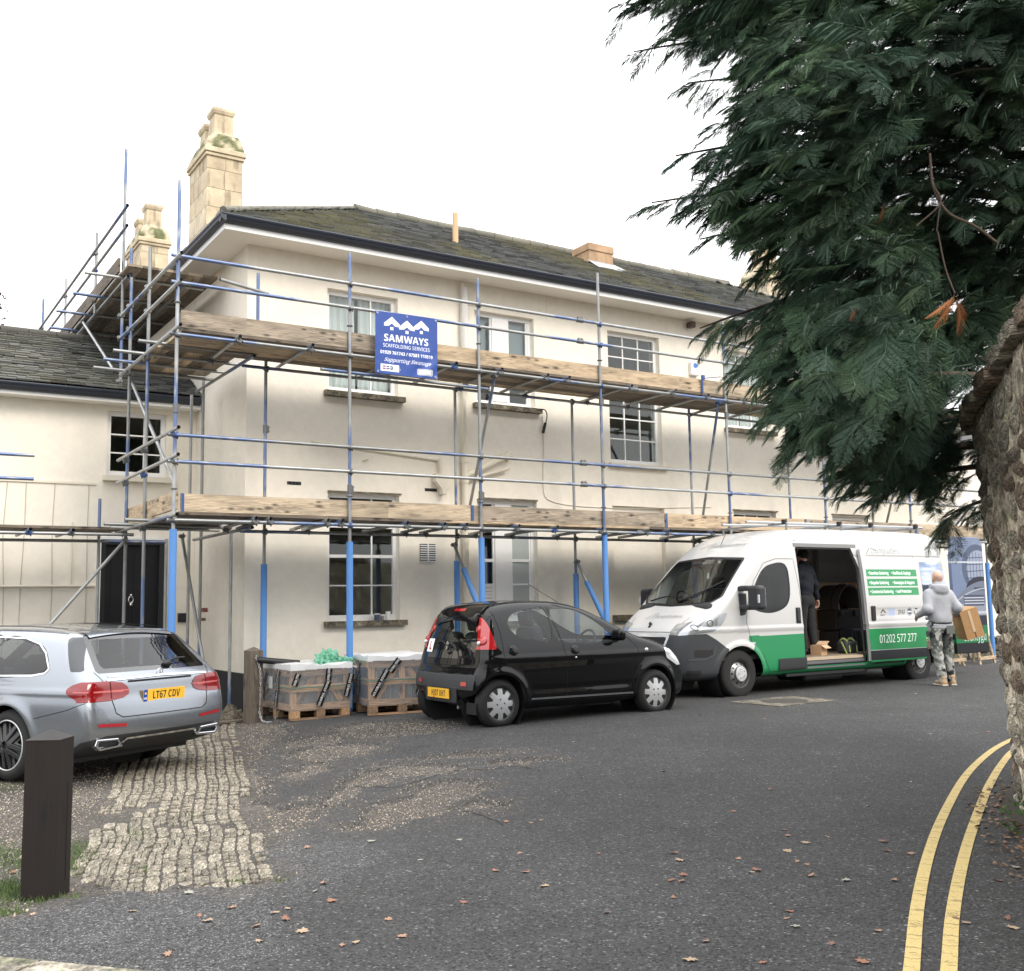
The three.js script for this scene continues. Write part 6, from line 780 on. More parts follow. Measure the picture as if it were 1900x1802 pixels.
// ---------- people ----------
// joints in local metres (y up, facing -z); one skinned field per figure
function field(parts, k) { return (x, y, z) => { let d = 1e9; for (const p of parts) { const q = p(x, y, z); d = d > 1e8 ? q : smin(d, q, k); } return d; }; }
const ell = (c, r) => (x, y, z) => { const a = (x - c[0]) / r[0], b = (y - c[1]) / r[1], e = (z - c[2]) / r[2], l = Math.hypot(a, b, e); return (l - 1) * Math.min(r[0], r[1], r[2]) * (l < 1 ? 1 : Math.min(1.6, 0.6 + 0.4 * Math.max(...r) / Math.min(...r))); };
function handField(w, dir, down, side, curl, s = 1) { // palm and five fingers: w wrist point, dir towards the fingers, side towards the thumb
  const P = (a, b, c) => { const v = w.clone().addScaledVector(dir, a * s).addScaledVector(side, b * s).addScaledVector(down, c * s); return [v.x, v.y, v.z]; }, l = [];
  l.push(capsule(P(-0.04, 0, 0), P(0.02, 0, 0), 0.027, 0.026));
  for (const b of [-0.028, -0.01, 0.01, 0.028]) l.push(capsule(P(0.02, b * 0.8, 0), P(0.085, b, 0), 0.014, 0.012));
  [[-0.030, 0.055], [-0.010, 0.07], [0.010, 0.074], [0.029, 0.066]].forEach(([b, L]) => { const a1 = 0.085 + L * 0.5 * Math.cos(curl * 0.5), c1 = L * 0.5 * Math.sin(curl * 0.5), a2 = a1 + L * 0.5 * Math.cos(curl * 1.4), c2 = c1 + L * 0.5 * Math.sin(curl * 1.4); l.push(capsule(P(0.083, b, 0), P(a1, b, c1), 0.0095, 0.0088), capsule(P(a1, b, c1), P(a2, b, c2), 0.0088, 0.0075)); });
  l.push(capsule(P(0.025, 0.03, 0.004), P(0.06, 0.055, 0.012), 0.014, 0.011), capsule(P(0.06, 0.055, 0.012), P(0.09, 0.06, 0.02), 0.0105, 0.009));
  return (x, y, z) => { let d = 1e9; for (const p of l) d = Math.min(d, p(x, y, z)); return d; };
}
const skinM = std(0.56, 0.33, 0.24, 0.55, { bumpMap: fineNoise, bumpScale: 0.001 });
const vColor = (g, fn) => paintG(g, fn);
{
  // man in a grey hoodie, back to the camera, carrying a flattened box under his right arm
  const fx = 0, g0 = groundY(14.6, -10.4), man = thing('person', 'bald person in grey hoodie and camouflage work trousers carrying a cardboard box beside the van', 'person', V(14.62, g0, -10.40), -0.42);
  // facing -z; +x is his right
  const hipR = [0.10, 0.93, 0], hipL = [-0.10, 0.93, 0.0], kneeR = [0.115, 0.50, -0.05], kneeL = [-0.085, 0.51, 0.02], ankR = [0.12, 0.09, 0.02], ankL = [-0.075, 0.09, 0.10];
  const wrist = V(0.47, 1.10, -0.20), wristL = V(-0.40, 1.08, -0.16);
  const body = field([
    (x, y, z) => { const t = clamp((y - 0.92) / 0.56), w = mix(0.178, 0.215, sstep(0.0, 0.75, t)) * (1 - 0.12 * sstep(0.85, 1, t)), d = mix(0.125, 0.135, sstep(0, 0.7, t)); return ell([0.0, 1.19, 0.0], [w, 0.345, d])(x, y, z); },
    ell([0, 1.04, 0.01], [0.19, 0.17, 0.135]), ell([0, 1.36, 0.005], [0.215, 0.14, 0.125]),
    capsule([0.165, 1.41, 0.0], [0.255, 1.20, 0.09], 0.085, 0.066), capsule([0.255, 1.20, 0.09], [0.37, 1.12, -0.14], 0.066, 0.047), capsule([-0.165, 1.41, 0.0], [-0.25, 1.18, 0.09], 0.085, 0.066), capsule([-0.25, 1.18, 0.09], [-0.30, 1.08, -0.13], 0.066, 0.047),
    capsule([0, 1.47, 0.01], [0, 1.56, -0.005], 0.075, 0.066)], 0.055);
  const fold = (x, y, z) => 0.016 * (fbm(x * 9 + y * 3 + 3, y * 6 - x * 4, 3, 0, 7) - 0.5) + 0.006 * Math.sin(y * 60 + x * 20) * sstep(0.30, 0.36, Math.abs(x)) * 0.4 + 0.010 * Math.sin(x * 34 + Math.sin(y * 9)) * sstep(1.12, 0.96, y) * 0.5;
  const hood = (x, y, z) => { const r = Math.hypot(x, z - 0.02), a = Math.hypot(r - 0.105, (y - 1.525 + 0.25 * (z < 0 ? -z : 0)) * 0.9) - 0.04; return smin(a, ell([0, 1.47, 0.10], [0.12, 0.07, 0.06])(x, y, z), 0.04); };
  const torso = (x, y, z) => { let d = smin(body(x, y, z), hood(x, y, z), 0.03) + fold(x, y, z); d = smax(d, 0.90 - y, 0.02); d = Math.min(d, Math.abs(Math.hypot(x / 1.42, z / 1.0) - 0.125) * 0.8 + Math.max(0, Math.abs(y - 0.92) - 0.03) - 0.016); return d; };
  const hoodieM = std(0.36, 0.37, 0.40, 0.95, { bumpMap: fineNoise, bumpScale: 0.002 });
  const hd = nets(torso, [-0.55, 0.85, -0.35], [0.6, 1.68, 0.3], 0.013); addL(man, 'hoodie', hd, hoodieM);
  const legs = field([capsule(hipR, kneeR, 0.108, 0.078), capsule(kneeR, ankR, 0.078, 0.068), capsule(hipL, kneeL, 0.108, 0.078), capsule(kneeL, ankL, 0.078, 0.068), ell([0, 0.90, 0.015], [0.165, 0.12, 0.125])], 0.035);
  const trousers = (x, y, z) => smax(legs(x, y, z) + 0.012 * Math.sin(y * 38 + 9 * Math.sin(x * 14)) * (0.3 + sstep(0.35, 0.1, y)) * 0.6 + 0.012 * (fbm(x * 14, y * 14 + z * 9, 2, 0, 9) - 0.5), 0.045 - y, 0.02);
  const tg = nets(trousers, [-0.32, 0.02, -0.25], [0.34, 1.06, 0.28], 0.013);
  paintG(tg, (p) => { const a = fbm(p.x * 9 + 4, p.y * 9 + p.z * 6, 3, 0, 31), b = fbm(p.x * 13 + 40, p.y * 12 - p.z * 7, 3, 0, 33), c = fbm(p.x * 17 + 80, p.y * 15 + p.z * 5, 2, 0, 35); let k = [0.10, 0.11, 0.10]; if (a > 0.52) k = [0.24, 0.25, 0.235]; if (b > 0.56) k = [0.02, 0.021, 0.022]; if (c > 0.64) k = [0.38, 0.38, 0.36]; return k; });
  const tr = addL(man, 'trousers', tg, std(1, 1, 1, 0.95, { vertexColors: true })); addL(tr, 'trouser_pocket', rbox(0.03, 0.2, 0.13, 0.012).rotateZ(0.06), std(0.012, 0.012, 0.013, 0.9), [0.185, 0.80, 0.02]); addL(tr, 'back_pocket', rbox(0.14, 0.13, 0.012, 0.005), std(0.12, 0.125, 0.115, 0.95), [0.085, 0.86, 0.142]); addL(tr, 'belt', new THREE.TorusGeometry(0.15, 0.014, 6, 30).rotateX(Math.PI / 2).scale(1.12, 1, 0.9), M.black, [0, 0.965, 0.012]);
  for (const [a, n] of [[ankR, 0.0], [ankL, -0.02]]) { const b = addL(man, 'boot', nets(field([capsule([a[0], 0.05, a[2] + 0.03], [a[0] + 0.01, 0.042, a[2] - 0.17], 0.046, 0.04), capsule([a[0], 0.05, a[2] + 0.02], [a[0], 0.13, a[2] + 0.02], 0.046, 0.05)], 0.03), [a[0] - 0.1, -0.02, a[2] - 0.26], [a[0] + 0.1, 0.22, a[2] + 0.12], 0.011), std(0.42, 0.29, 0.17, 0.8)); addL(b, 'sole', rbox(0.095, 0.025, 0.30, 0.012).translate(a[0], 0.0125, a[2] - 0.07), std(0.5, 0.45, 0.38, 0.8)); }
  const hc = [0.012, 1.665, -0.035];
  const headF = (x, y, z) => { let d = ell([hc[0], hc[1] + 0.02, hc[2] + 0.012], [0.075, 0.098, 0.096])(x, y, z); d = smin(d, ell([hc[0], hc[1] - 0.055, hc[2] - 0.035], [0.055, 0.07, 0.06])(x, y, z), 0.04); d = smin(d, capsule([0.002, 1.53, -0.004], [hc[0], 1.62, hc[2] + 0.012], 0.058, 0.055)(x, y, z), 0.025); d = smin(d, capsule([hc[0], hc[1] + 0.005, hc[2] - 0.088], [hc[0], hc[1] - 0.03, hc[2] - 0.108], 0.009, 0.014)(x, y, z), 0.015); for (const s of [-1, 1]) { d = smin(d, ell([hc[0] + s * 0.078, hc[1] - 0.012, hc[2] + 0.012], [0.012, 0.033, 0.02])(x, y, z), 0.008); d = smax(d, -ell([hc[0] + s * 0.031, hc[1] + 0.005, hc[2] - 0.098], [0.017, 0.01, 0.014])(x, y, z), 0.012); } d = smax(d, -ell([hc[0], hc[1] - 0.068, hc[2] - 0.102], [0.025, 0.004, 0.012])(x, y, z), 0.008); return d; };
  const hg = nets(headF, [-0.13, 1.5, -0.18], [0.15, 1.82, 0.12], 0.006); paintG(hg, (p) => { const st = sstep(0.0, 0.03, p.z - hc[2] + 0.03) * sstep(hc[1] - 0.06, hc[1] - 0.03, p.y) * sstep(hc[1] + 0.05, hc[1] + 0.01, p.y), n = 0.92 + 0.16 * vnoise(p.x * 120, p.y * 120 + p.z * 90); return [mix(0.60, 0.40, st * 0.55) * n, mix(0.37, 0.25, st * 0.55) * n, mix(0.28, 0.19, st * 0.55) * n]; });
  const hd2 = addL(man, 'head', hg, std(1, 1, 1, 0.5, { vertexColors: true })); for (const s of [-1, 1]) addL(hd2, 'eye', new THREE.SphereGeometry(0.011, 12, 8), std(0.5, 0.5, 0.5, 0.2), [hc[0] + s * 0.031, hc[1] + 0.005, hc[2] - 0.088]);
  const hr = handField(V(0.38, 1.115, -0.17), V(0.45, -0.25, -0.86).normalize(), V(-0.25, -0.95, 0.1).normalize(), V(-0.85, 0.2, -0.45).normalize(), 0.9); addL(man, 'hand', nets(hr, [0.24, 0.95, -0.4], [0.56, 1.25, -0.06], 0.005), skinM);
  const hl = handField(V(-0.305, 1.075, -0.15), V(0.35, -0.2, -0.9).normalize(), V(0.5, -0.85, 0.1).normalize(), V(0.3, 0.9, 0.2).normalize(), 0.8); addL(man, 'hand', nets(hl, [-0.44, 0.9, -0.38], [-0.12, 1.25, -0.05], 0.005), skinM);
  // the box he holds
  const card = canvasTex(256, 256, (q) => { q.fillStyle = '#a9835a'; q.fillRect(0, 0, 256, 256); seed(3); for (let i = 0; i < 256; i += 3) { q.fillStyle = `rgba(${rnd() < 0.5 ? '90,64,38' : '214,178,132'},${rr(0.03, 0.1)})`; q.fillRect(0, i, 256, 2); } for (let i = 0; i < 30; i++) { q.fillStyle = `rgba(70,50,30,${rr(0.03, 0.1)})`; q.beginPath(); q.ellipse(rnd() * 256, rnd() * 256, rr(4, 30), rr(3, 12), rnd() * 3, 0, 7); q.fill(); } });
  M.card = std(1, 1, 1, 0.9, { map: card });
  const bx = thing('carried_box', 'large brown cardboard box held under the arm of the person in the grey hoodie', 'box', V(onZ(1794, 1156, -10.42).x, onZ(1794, 1156, -10.42).y, -10.42), -0.5); bx.rotation.set(0.05, -0.5, 0.26, 'YXZ'); bx.scale.setScalar(0.84);
  { const bg = new THREE.BoxGeometry(0.34, 0.56, 0.40, 6, 8, 6), p = bg.attributes.position; for (let i = 0; i < p.count; i++) { p.setX(i, p.getX(i) + 0.014 * (vnoise(p.getY(i) * 9, p.getZ(i) * 9) - 0.5)); p.setZ(i, p.getZ(i) + 0.016 * (vnoise(p.getY(i) * 8 + 4, p.getX(i) * 9) - 0.5)); } bg.computeVertexNormals(); addL(bx, 'box_body', bg, M.card); addL(bx, 'box_flap', box(-0.17, -0.006, -0.28, 0.28, 0.204, 0.209), M.card, [0, 0, 0], [0, -0.03, 0]); addL(bx, 'box_flap', box(0.006, 0.17, -0.28, 0.28, 0.204, 0.209), M.card, [0, 0, 0], [0, 0.04, 0]); addL(bx, 'packing_tape', box(-0.025, 0.025, -0.16, 0.26, 0.2125, 0.2135), std(0.55, 0.42, 0.28, 0.35)); }
}
{
  // second person inside the van, seen from behind, in dark clothes
  const p2 = thing('person', 'person in dark jumper standing inside the van with one arm hanging down', 'person', V(onZ(1494, 1100, -11.95).x, 0.075 + 0.535, -11.95), 0.25);
  const torso = field([ell([0, 1.16, 0], [0.19, 0.33, 0.13]), ell([0, 1.33, 0], [0.215, 0.14, 0.125]), capsule([0.185, 1.38, 0], [0.27, 1.12, 0.04], 0.075, 0.06), capsule([0.27, 1.12, 0.04], [0.34, 0.90, 0.03], 0.058, 0.042), capsule([-0.185, 1.38, 0], [-0.27, 1.12, -0.05], 0.075, 0.06), capsule([-0.27, 1.12, -0.05], [-0.24, 0.98, -0.25], 0.058, 0.044), capsule([0, 1.42, 0], [0, 1.5, -0.02], 0.07, 0.06)], 0.05);
  addL(p2, 'jumper', nets((x, y, z) => smax(torso(x, y, z) + 0.006 * Math.sin(y * 40 + x * 14), 0.86 - y, 0.02), [-0.42, 0.8, -0.36], [0.46, 1.6, 0.24], 0.016), std(0.014, 0.017, 0.026, 0.95));
  const lg = field([capsule([0.1, 0.88, 0], [0.11, 0.46, 0.02], 0.10, 0.075), capsule([0.11, 0.46, 0.02], [0.12, 0.06, 0.06], 0.075, 0.06), capsule([-0.1, 0.88, 0], [-0.11, 0.46, -0.03], 0.10, 0.075), capsule([-0.11, 0.46, -0.03], [-0.12, 0.06, 0.0], 0.075, 0.06), ell([0, 0.86, 0.01], [0.165, 0.11, 0.12])], 0.035);
  addL(p2, 'trousers', nets((x, y, z) => smax(lg(x, y, z) + 0.01 * (fbm(x * 14, y * 14 + z * 9, 2) - 0.5), 0.03 - y, 0.02), [-0.3, 0.0, -0.22], [0.32, 1.02, 0.24], 0.017), std(0.022, 0.023, 0.025, 0.95));
  for (const [x, z] of [[0.12, 0.06], [-0.12, 0.0]]) addL(p2, 'boot', rbox(0.1, 0.09, 0.28, 0.04, 3).translate(x, 0.046, z - 0.07), M.black);
  addL(p2, 'head', nets((x, y, z) => smin(ell([0, 1.61, -0.02], [0.075, 0.1, 0.095])(x, y, z), smin(ell([0, 1.54, -0.06], [0.055, 0.07, 0.055])(x, y, z), capsule([0, 1.45, 0], [0, 1.56, -0.01], 0.055, 0.055)(x, y, z), 0.02), 0.03), [-0.12, 1.42, -0.16], [0.12, 1.75, 0.12], 0.009), skinM);
  addL(p2, 'hair', nets((x, y, z) => smax(ell([0, 1.62, -0.012], [0.082, 0.105, 0.10])(x, y, z), Math.max(1.57 - y - (z > -0.02 ? 0.03 : 0), -0.07 - z + (y - 1.66) * 0.5), 0.02), [-0.12, 1.5, -0.16], [0.12, 1.76, 0.14], 0.009), std(0.012, 0.010, 0.009, 0.8));
  const hr = handField(V(0.345, 0.885, 0.03), V(0.12, -0.98, -0.05).normalize(), V(-0.9, -0.1, -0.2).normalize(), V(0.1, 0.05, -0.95).normalize(), 0.6); addL(p2, 'hand', nets(hr, [0.22, 0.64, -0.1], [0.46, 0.96, 0.12], 0.006), skinM);
  const hl = handField(V(-0.24, 0.97, -0.27), V(0.2, -0.3, -0.93).normalize(), V(0.3, -0.9, 0.2).normalize(), V(0.9, 0.2, 0.1).normalize(), 0.7); addL(p2, 'hand', nets(hl, [-0.36, 0.8, -0.5], [-0.1, 1.1, -0.18], 0.006), skinM);
}
{ // load inside the van
  const F = 0.075 + 0.535, W = (px, y, z) => V(onZ(px, 1200, z).x, F + y, z);
  const c = thing('tool_chest', 'stacked black tool cases with latches inside the van', 'tool box', W(1560, 0, -12.5)); 
  addL(c, 'lower_case', rbox(0.62, 0.34, 0.42, 0.03), M.trim, [0, 0.17, 0]); addL(c, 'upper_case', rbox(0.70, 0.36, 0.44, 0.03), M.black, [0.02, 0.525, 0]); for (const x of [-0.18, 0.18]) { addL(c, 'latch', rbox(0.08, 0.1, 0.02, 0.008), std(0.05, 0.05, 0.052, 0.5), [x, 0.28, 0.22]); addL(c, 'latch', rbox(0.08, 0.1, 0.02, 0.008), std(0.05, 0.05, 0.052, 0.5), [x, 0.64, 0.228]); } addL(c, 'case_handle', new THREE.TorusGeometry(0.08, 0.012, 6, 16, Math.PI), M.trim, [0, 0.70, 0.12]);
  const d = thing('rolled_mat', 'arched roll of dark matting on the black cases inside the van', 'mat', W(1561, 0.71, -12.5)); { const s = extr([...Array(21)].map((_, i) => [0.34 * Math.cos(i / 20 * Math.PI), 0.42 * Math.sin(i / 20 * Math.PI)]).concat([...Array(21)].map((_, i) => [0.31 * Math.cos(Math.PI - i / 20 * Math.PI), 0.385 * Math.sin(Math.PI - i / 20 * Math.PI)])), 0.5).translate(0, 0, -0.25); addL(d, 'mat_sheet', s, std(0.05, 0.047, 0.043, 0.7)); addL(d, 'mat_strap', new THREE.TorusGeometry(0.35, 0.012, 6, 24, Math.PI).scale(1, 1.23, 1), M.black, [0, 0, 0.1]); }
  const b = thing('open_carton', 'small open cardboard carton on the van floor behind the door sill', 'box', W(1519, 0, -11.66), 0.3); addL(b, 'carton_body', merge([box(-0.11, 0.11, 0, 0.16, 0.085, 0.09), box(-0.11, 0.11, 0, 0.16, -0.09, -0.085), box(-0.11, -0.105, 0, 0.16, -0.085, 0.085), box(0.105, 0.11, 0, 0.16, -0.085, 0.085), box(-0.105, 0.105, 0, 0.006, -0.085, 0.085)]), std(0.52, 0.33, 0.19, 0.9)); addL(b, 'carton_flap', box(0, 0.11, -0.003, 0.003, -0.09, 0.09), std(0.60, 0.40, 0.25, 0.9), [0.11, 0.16, 0], [0, 0, 0.5]); addL(b, 'carton_flap', box(-0.11, 0.11, -0.003, 0.003, 0, 0.09), std(0.60, 0.40, 0.25, 0.9), [0, 0.16, 0.09], [0.6, 0, 0]);
  const t = thing('tool_bag', 'black tool bag with lime green straps on the van floor', 'bag', W(1572, 0, -11.72), 0.1); addL(t, 'bag_body', rbox(0.34, 0.2, 0.22, 0.05, 3), M.trim, [0, 0.1, 0]); for (const x of [-0.1, 0.1]) addL(t, 'bag_strap', new THREE.TorusGeometry(0.125, 0.012, 6, 22, Math.PI).rotateY(Math.PI / 2).scale(1, 1.7, 0.95), std(0.30, 0.38, 0.12, 0.7), [x, 0.02, 0]); addL(t, 'bag_strap', merge([box(-0.02, 0.0, 0, 0.24, 0.0, 0.02)]).rotateZ(0.6), std(0.30, 0.38, 0.12, 0.7), [-0.17, 0, 0.1]);
  const k = thing('power_tool_case', 'dark blue tool case lying at the back of the van load', 'tool box', W(1584, 0, -12.1)); addL(k, 'case_body', rbox(0.34, 0.38, 0.3, 0.03), std(0.012, 0.016, 0.03, 0.5), [0, 0.19, 0]); for (let i = 0; i < 3; i++) addL(k, 'case_rib', rbox(0.05, 0.3, 0.02, 0.008), M.trim, [-0.1 + i * 0.1, 0.19, 0.152]);
}
// ---------- shrink-wrapped crates of stone slabs ----------
const crateWood = [std(1.0, 0.78, 0.58, 0.85, { map: woodC }), std(0.95, 0.72, 0.55, 0.85, { map: woodA }), std(0.85, 0.66, 0.52, 0.85, { map: woodB })];
const filmM = phys(0.90, 0.91, 0.93, 0.10, { transmission: 0.86, thickness: 0, ior: 1.5 }), filmTop = phys(0.84, 0.85, 0.86, 0.3, { transmission: 0.15, thickness: 0 });
const tapeT = canvasTex(512, 128, (q) => { q.fillStyle = '#0d0d10'; q.fillRect(0, 0, 512, 128); q.fillStyle = '#f4f4f4'; q.textAlign = 'center'; q.font = 'bold 64px serif'; q.fillText('GLOBAL STONE', 256, 82); q.font = '17px sans-serif'; q.fillText('natural stone paving', 256, 112); }), tapeM = std(1, 1, 1, 0.35, { map: tapeT });
function crate(label, x, z, turn, w, d, h, s) {
  seed(s); const o = thing('stone_crate', label, 'pallet', V(x, groundY(x, z), z), turn, 'shrink-wrapped crates of paving'), L = (n, g, m, p, r) => addL(o, n, g, m, p, r), wm = () => crateWood[Math.floor(rnd() * 3)];
  const pl = (n, a, b, t, wd) => { const v = b.clone().sub(a), len = v.length(), g = woodUV(new THREE.BoxGeometry(len, wd, t), 1, 1, rnd()), m = L(n, g, wm()); m.position.copy(a).add(b).multiplyScalar(0.5); return [m, v]; };
  for (const zz of [-d / 2 + 0.05, 0, d / 2 - 0.05]) { L('pallet_runner', woodUV(new THREE.BoxGeometry(w, 0.022, 0.09), 1, 1, rnd()), wm(), [0, 0.011, zz]); for (const xx of [-w / 2 + 0.06, 0, w / 2 - 0.06]) L('pallet_block', rbox(0.12, 0.09, 0.1, 0.006), wm(), [xx, 0.068, zz]); }
  for (let k = 0; k < 6; k++) L('pallet_board', woodUV(new THREE.BoxGeometry(w, 0.02, 0.1), 1, 1, rnd()), wm(), [0, 0.124, mix(-d / 2 + 0.06, d / 2 - 0.06, k / 5)]);
  const st = []; const n = Math.floor((w - 0.14) / 0.032); for (let k = 0; k < n; k++) { const xx = -w / 2 + 0.09 + k * 0.032, hh = (h - 0.28) * rr(0.95, 1); st.push(paintG(new THREE.BoxGeometry(0.026, hh, d - 0.16).translate(xx, 0.14 + hh / 2, 0).toNonIndexed(), (() => { const c = rr(0.20, 0.34); return () => [c * 0.95, c, c * 0.97]; })())); } const sl = L('stone_slabs', merge(st), std(1, 1, 1, 0.9, { vertexColors: true })); sl.userData.kind = 'stuff';
  const y0 = 0.16, y1 = h - 0.06, ym = (y0 + y1) / 2 + 0.02, fz = d / 2 - 0.02, slat = (a, b, c, e, zz, ry) => { const len = Math.hypot(c - a, e - b), g = woodUV(new THREE.BoxGeometry(len, 0.085, 0.02), 1, 1, rnd()), m = L('crate_slat', g, wm()); m.rotation.set(0, ry, 0); m.rotateZ(Math.atan2(e - b, c - a)); if (ry) m.position.set(zz, (b + e) / 2, -(a + c) / 2); else m.position.set((a + c) / 2, (b + e) / 2, zz); return m; };
  for (const zz of [fz, -fz]) { for (const y of [y0, ym, y1]) slat(-w / 2, y, w / 2, y, zz, 0); for (const xx of [-w / 2 + 0.04, 0, w / 2 - 0.04]) slat(xx, y0 - 0.05, xx, y1 + 0.05, zz - 0.021 * Math.sign(zz), 0); slat(-w / 2 + 0.1, y0 + 0.05, -0.08, y1 - 0.05, zz - 0.04 * Math.sign(zz), 0); slat(w / 2 - 0.1, y0 + 0.05, 0.08, y1 - 0.05, zz - 0.04 * Math.sign(zz), 0); }
  for (const xx of [-w / 2 + 0.005, w / 2 - 0.005]) { for (const y of [y0, ym, y1]) slat(-d / 2 + 0.04, y, d / 2 - 0.04, y, xx, Math.PI / 2); for (const q of [-d / 2 + 0.08, d / 2 - 0.08]) slat(q, y0, q, y1, xx - 0.02 * Math.sign(xx), Math.PI / 2); }
  // film: loose, creased, gathered towards the foot
  const fg = new THREE.BoxGeometry(w + 0.05, h - 0.05, d + 0.05, 40, 34, 50), p = fg.attributes.position; for (let i = 0; i < p.count; i++) { const X = p.getX(i), Y = p.getY(i), Z = p.getZ(i), t = (Y + h / 2) / h, r = 0.018 * (fbm(X * 6 + Z * 5 + s, Y * 9, 3) - 0.5) + 0.012 * Math.abs(Math.sin((X - Z) * 13 + Y * 17 + s)) * (1 - t), e = 1 + r - 0.03 * (1 - t) * (1 - t); p.setX(i, X * e); p.setZ(i, Z * e); p.setY(i, Y + (t > 0.9 ? 0.06 : 0.02) * (fbm(X * 5 + s, Z * 5, 3) - 0.5) - 0.03 * (1 - t) * vnoise(X * 5, Z * 5 + s)); }
  fg.computeVertexNormals(); fg.translate(0, h / 2 + 0.07, 0); const I = fg.toNonIndexed(), pa = I.attributes.position, keep = [[], []]; for (let i = 0; i < pa.count; i += 3) { const y = (pa.getY(i) + pa.getY(i + 1) + pa.getY(i + 2)) / 3, top = y > h + 0.03 - 0.05; if (y < 0.12) continue; keep[top ? 1 : 0].push(i); }
  keep.forEach((l, q) => { const g = new THREE.BufferGeometry(), a = [], b = []; for (const i of l) for (let k = 0; k < 3; k++) { a.push(pa.getX(i + k), pa.getY(i + k), pa.getZ(i + k)); const nn = I.attributes.normal; b.push(nn.getX(i + k), nn.getY(i + k), nn.getZ(i + k)); } g.setAttribute('position', new THREE.Float32BufferAttribute(a, 3)); g.setAttribute('normal', new THREE.Float32BufferAttribute(b, 3)); L(q ? 'film_top' : 'film_wrap', g, q ? filmTop : filmM); });
  const tape = (xx, yy, zz, len, rz, ry) => { const m = L('printed_tape', new THREE.BoxGeometry(len, 0.085, 0.003), tapeM, [xx, yy, zz]); m.rotation.set(0, ry, 0); m.rotateZ(rz); };
  const F = d / 2 + 0.038, G = -w / 2 - 0.036; for (const [a, b, len, r] of s % 2 ? [[0.02, 0.33, 0.34, 1.15], [0.09, h - 0.09, 0.15, 1.45], [-0.36, h - 0.14, 0.16, 1.2], [0.38, 0.42, 0.3, 1.3]] : [[-0.32, 0.42, 0.38, 1.05], [-0.12, h - 0.08, 0.2, 0.9], [0.24, 0.36, 0.24, 1.2], [0.4, 0.5, 0.2, 1.0]]) tape(a, b, F, len, r, 0);
  for (const [a, b, len, r] of [[-0.3, h - 0.18, 0.26, 1.15], [-0.34, 0.36, 0.34, 1.45], [0.18, 0.34, 0.36, 1.3], [0.2, h - 0.12, 0.2, 1.1]]) tape(G, b, a, len, r, -Math.PI / 2);
  L('paper_label', box(G - 0.002, G, h - 0.28, h - 0.12, -0.12, 0.02), M.white);
  for (const yy of [h * 0.62]) L('green_strap', merge([box(-w / 2 - 0.03, w / 2 + 0.03, yy, yy + 0.014, F - 0.004, F), box(G, G + 0.003, yy, yy + 0.014, -d / 2, F - 0.005)]), std(0.10, 0.22, 0.19, 0.5));
  return o;
}
crate('shrink-wrapped crate of grey stone slabs with green netting heaped on it', 5.39, -13.72, 0.02, 0.82, 1.2, 0.66, 701);
crate('shrink-wrapped crate of grey stone slabs close behind the black hatchback', 6.48, -13.30, -0.16, 0.92, 1.2, 0.72, 702);
{ // green netting on the crate
  seed(710); const o = thing('green_netting', 'crumpled pale green plastic netting heaped on a wrapped crate', 'netting', V(5.62, groundY(5.4, -13.7) + 0.70, -13.42)), mt = phys(0.28, 0.66, 0.48, 0.35, { transmission: 0.45, thickness: 0 });
  for (const [x, y, z, r, sy] of [[0, 0.06, 0, 0.17, 0.75], [0.22, 0.02, 0.04, 0.15, 0.4], [-0.12, 0.02, 0.06, 0.12, 0.5]]) { const g = new THREE.IcosahedronGeometry(r, 9), p = g.attributes.position; for (let i = 0; i < p.count; i++) { const X = p.getX(i), Y = p.getY(i), Z = p.getZ(i), k = 0.72 + 0.7 * Math.abs(fbm(X * 22 + x * 9, Y * 22 + Z * 18, 3) - 0.5) * 2 * 0.8 + 0.18 * Math.sin(X * 60 + Z * 40); p.setXYZ(i, X * k, Math.max(Y * k * sy, -0.05), Z * k); } g.computeVertexNormals(); addL(o, 'netting_fold', g, mt, [x, y, z]); }
}
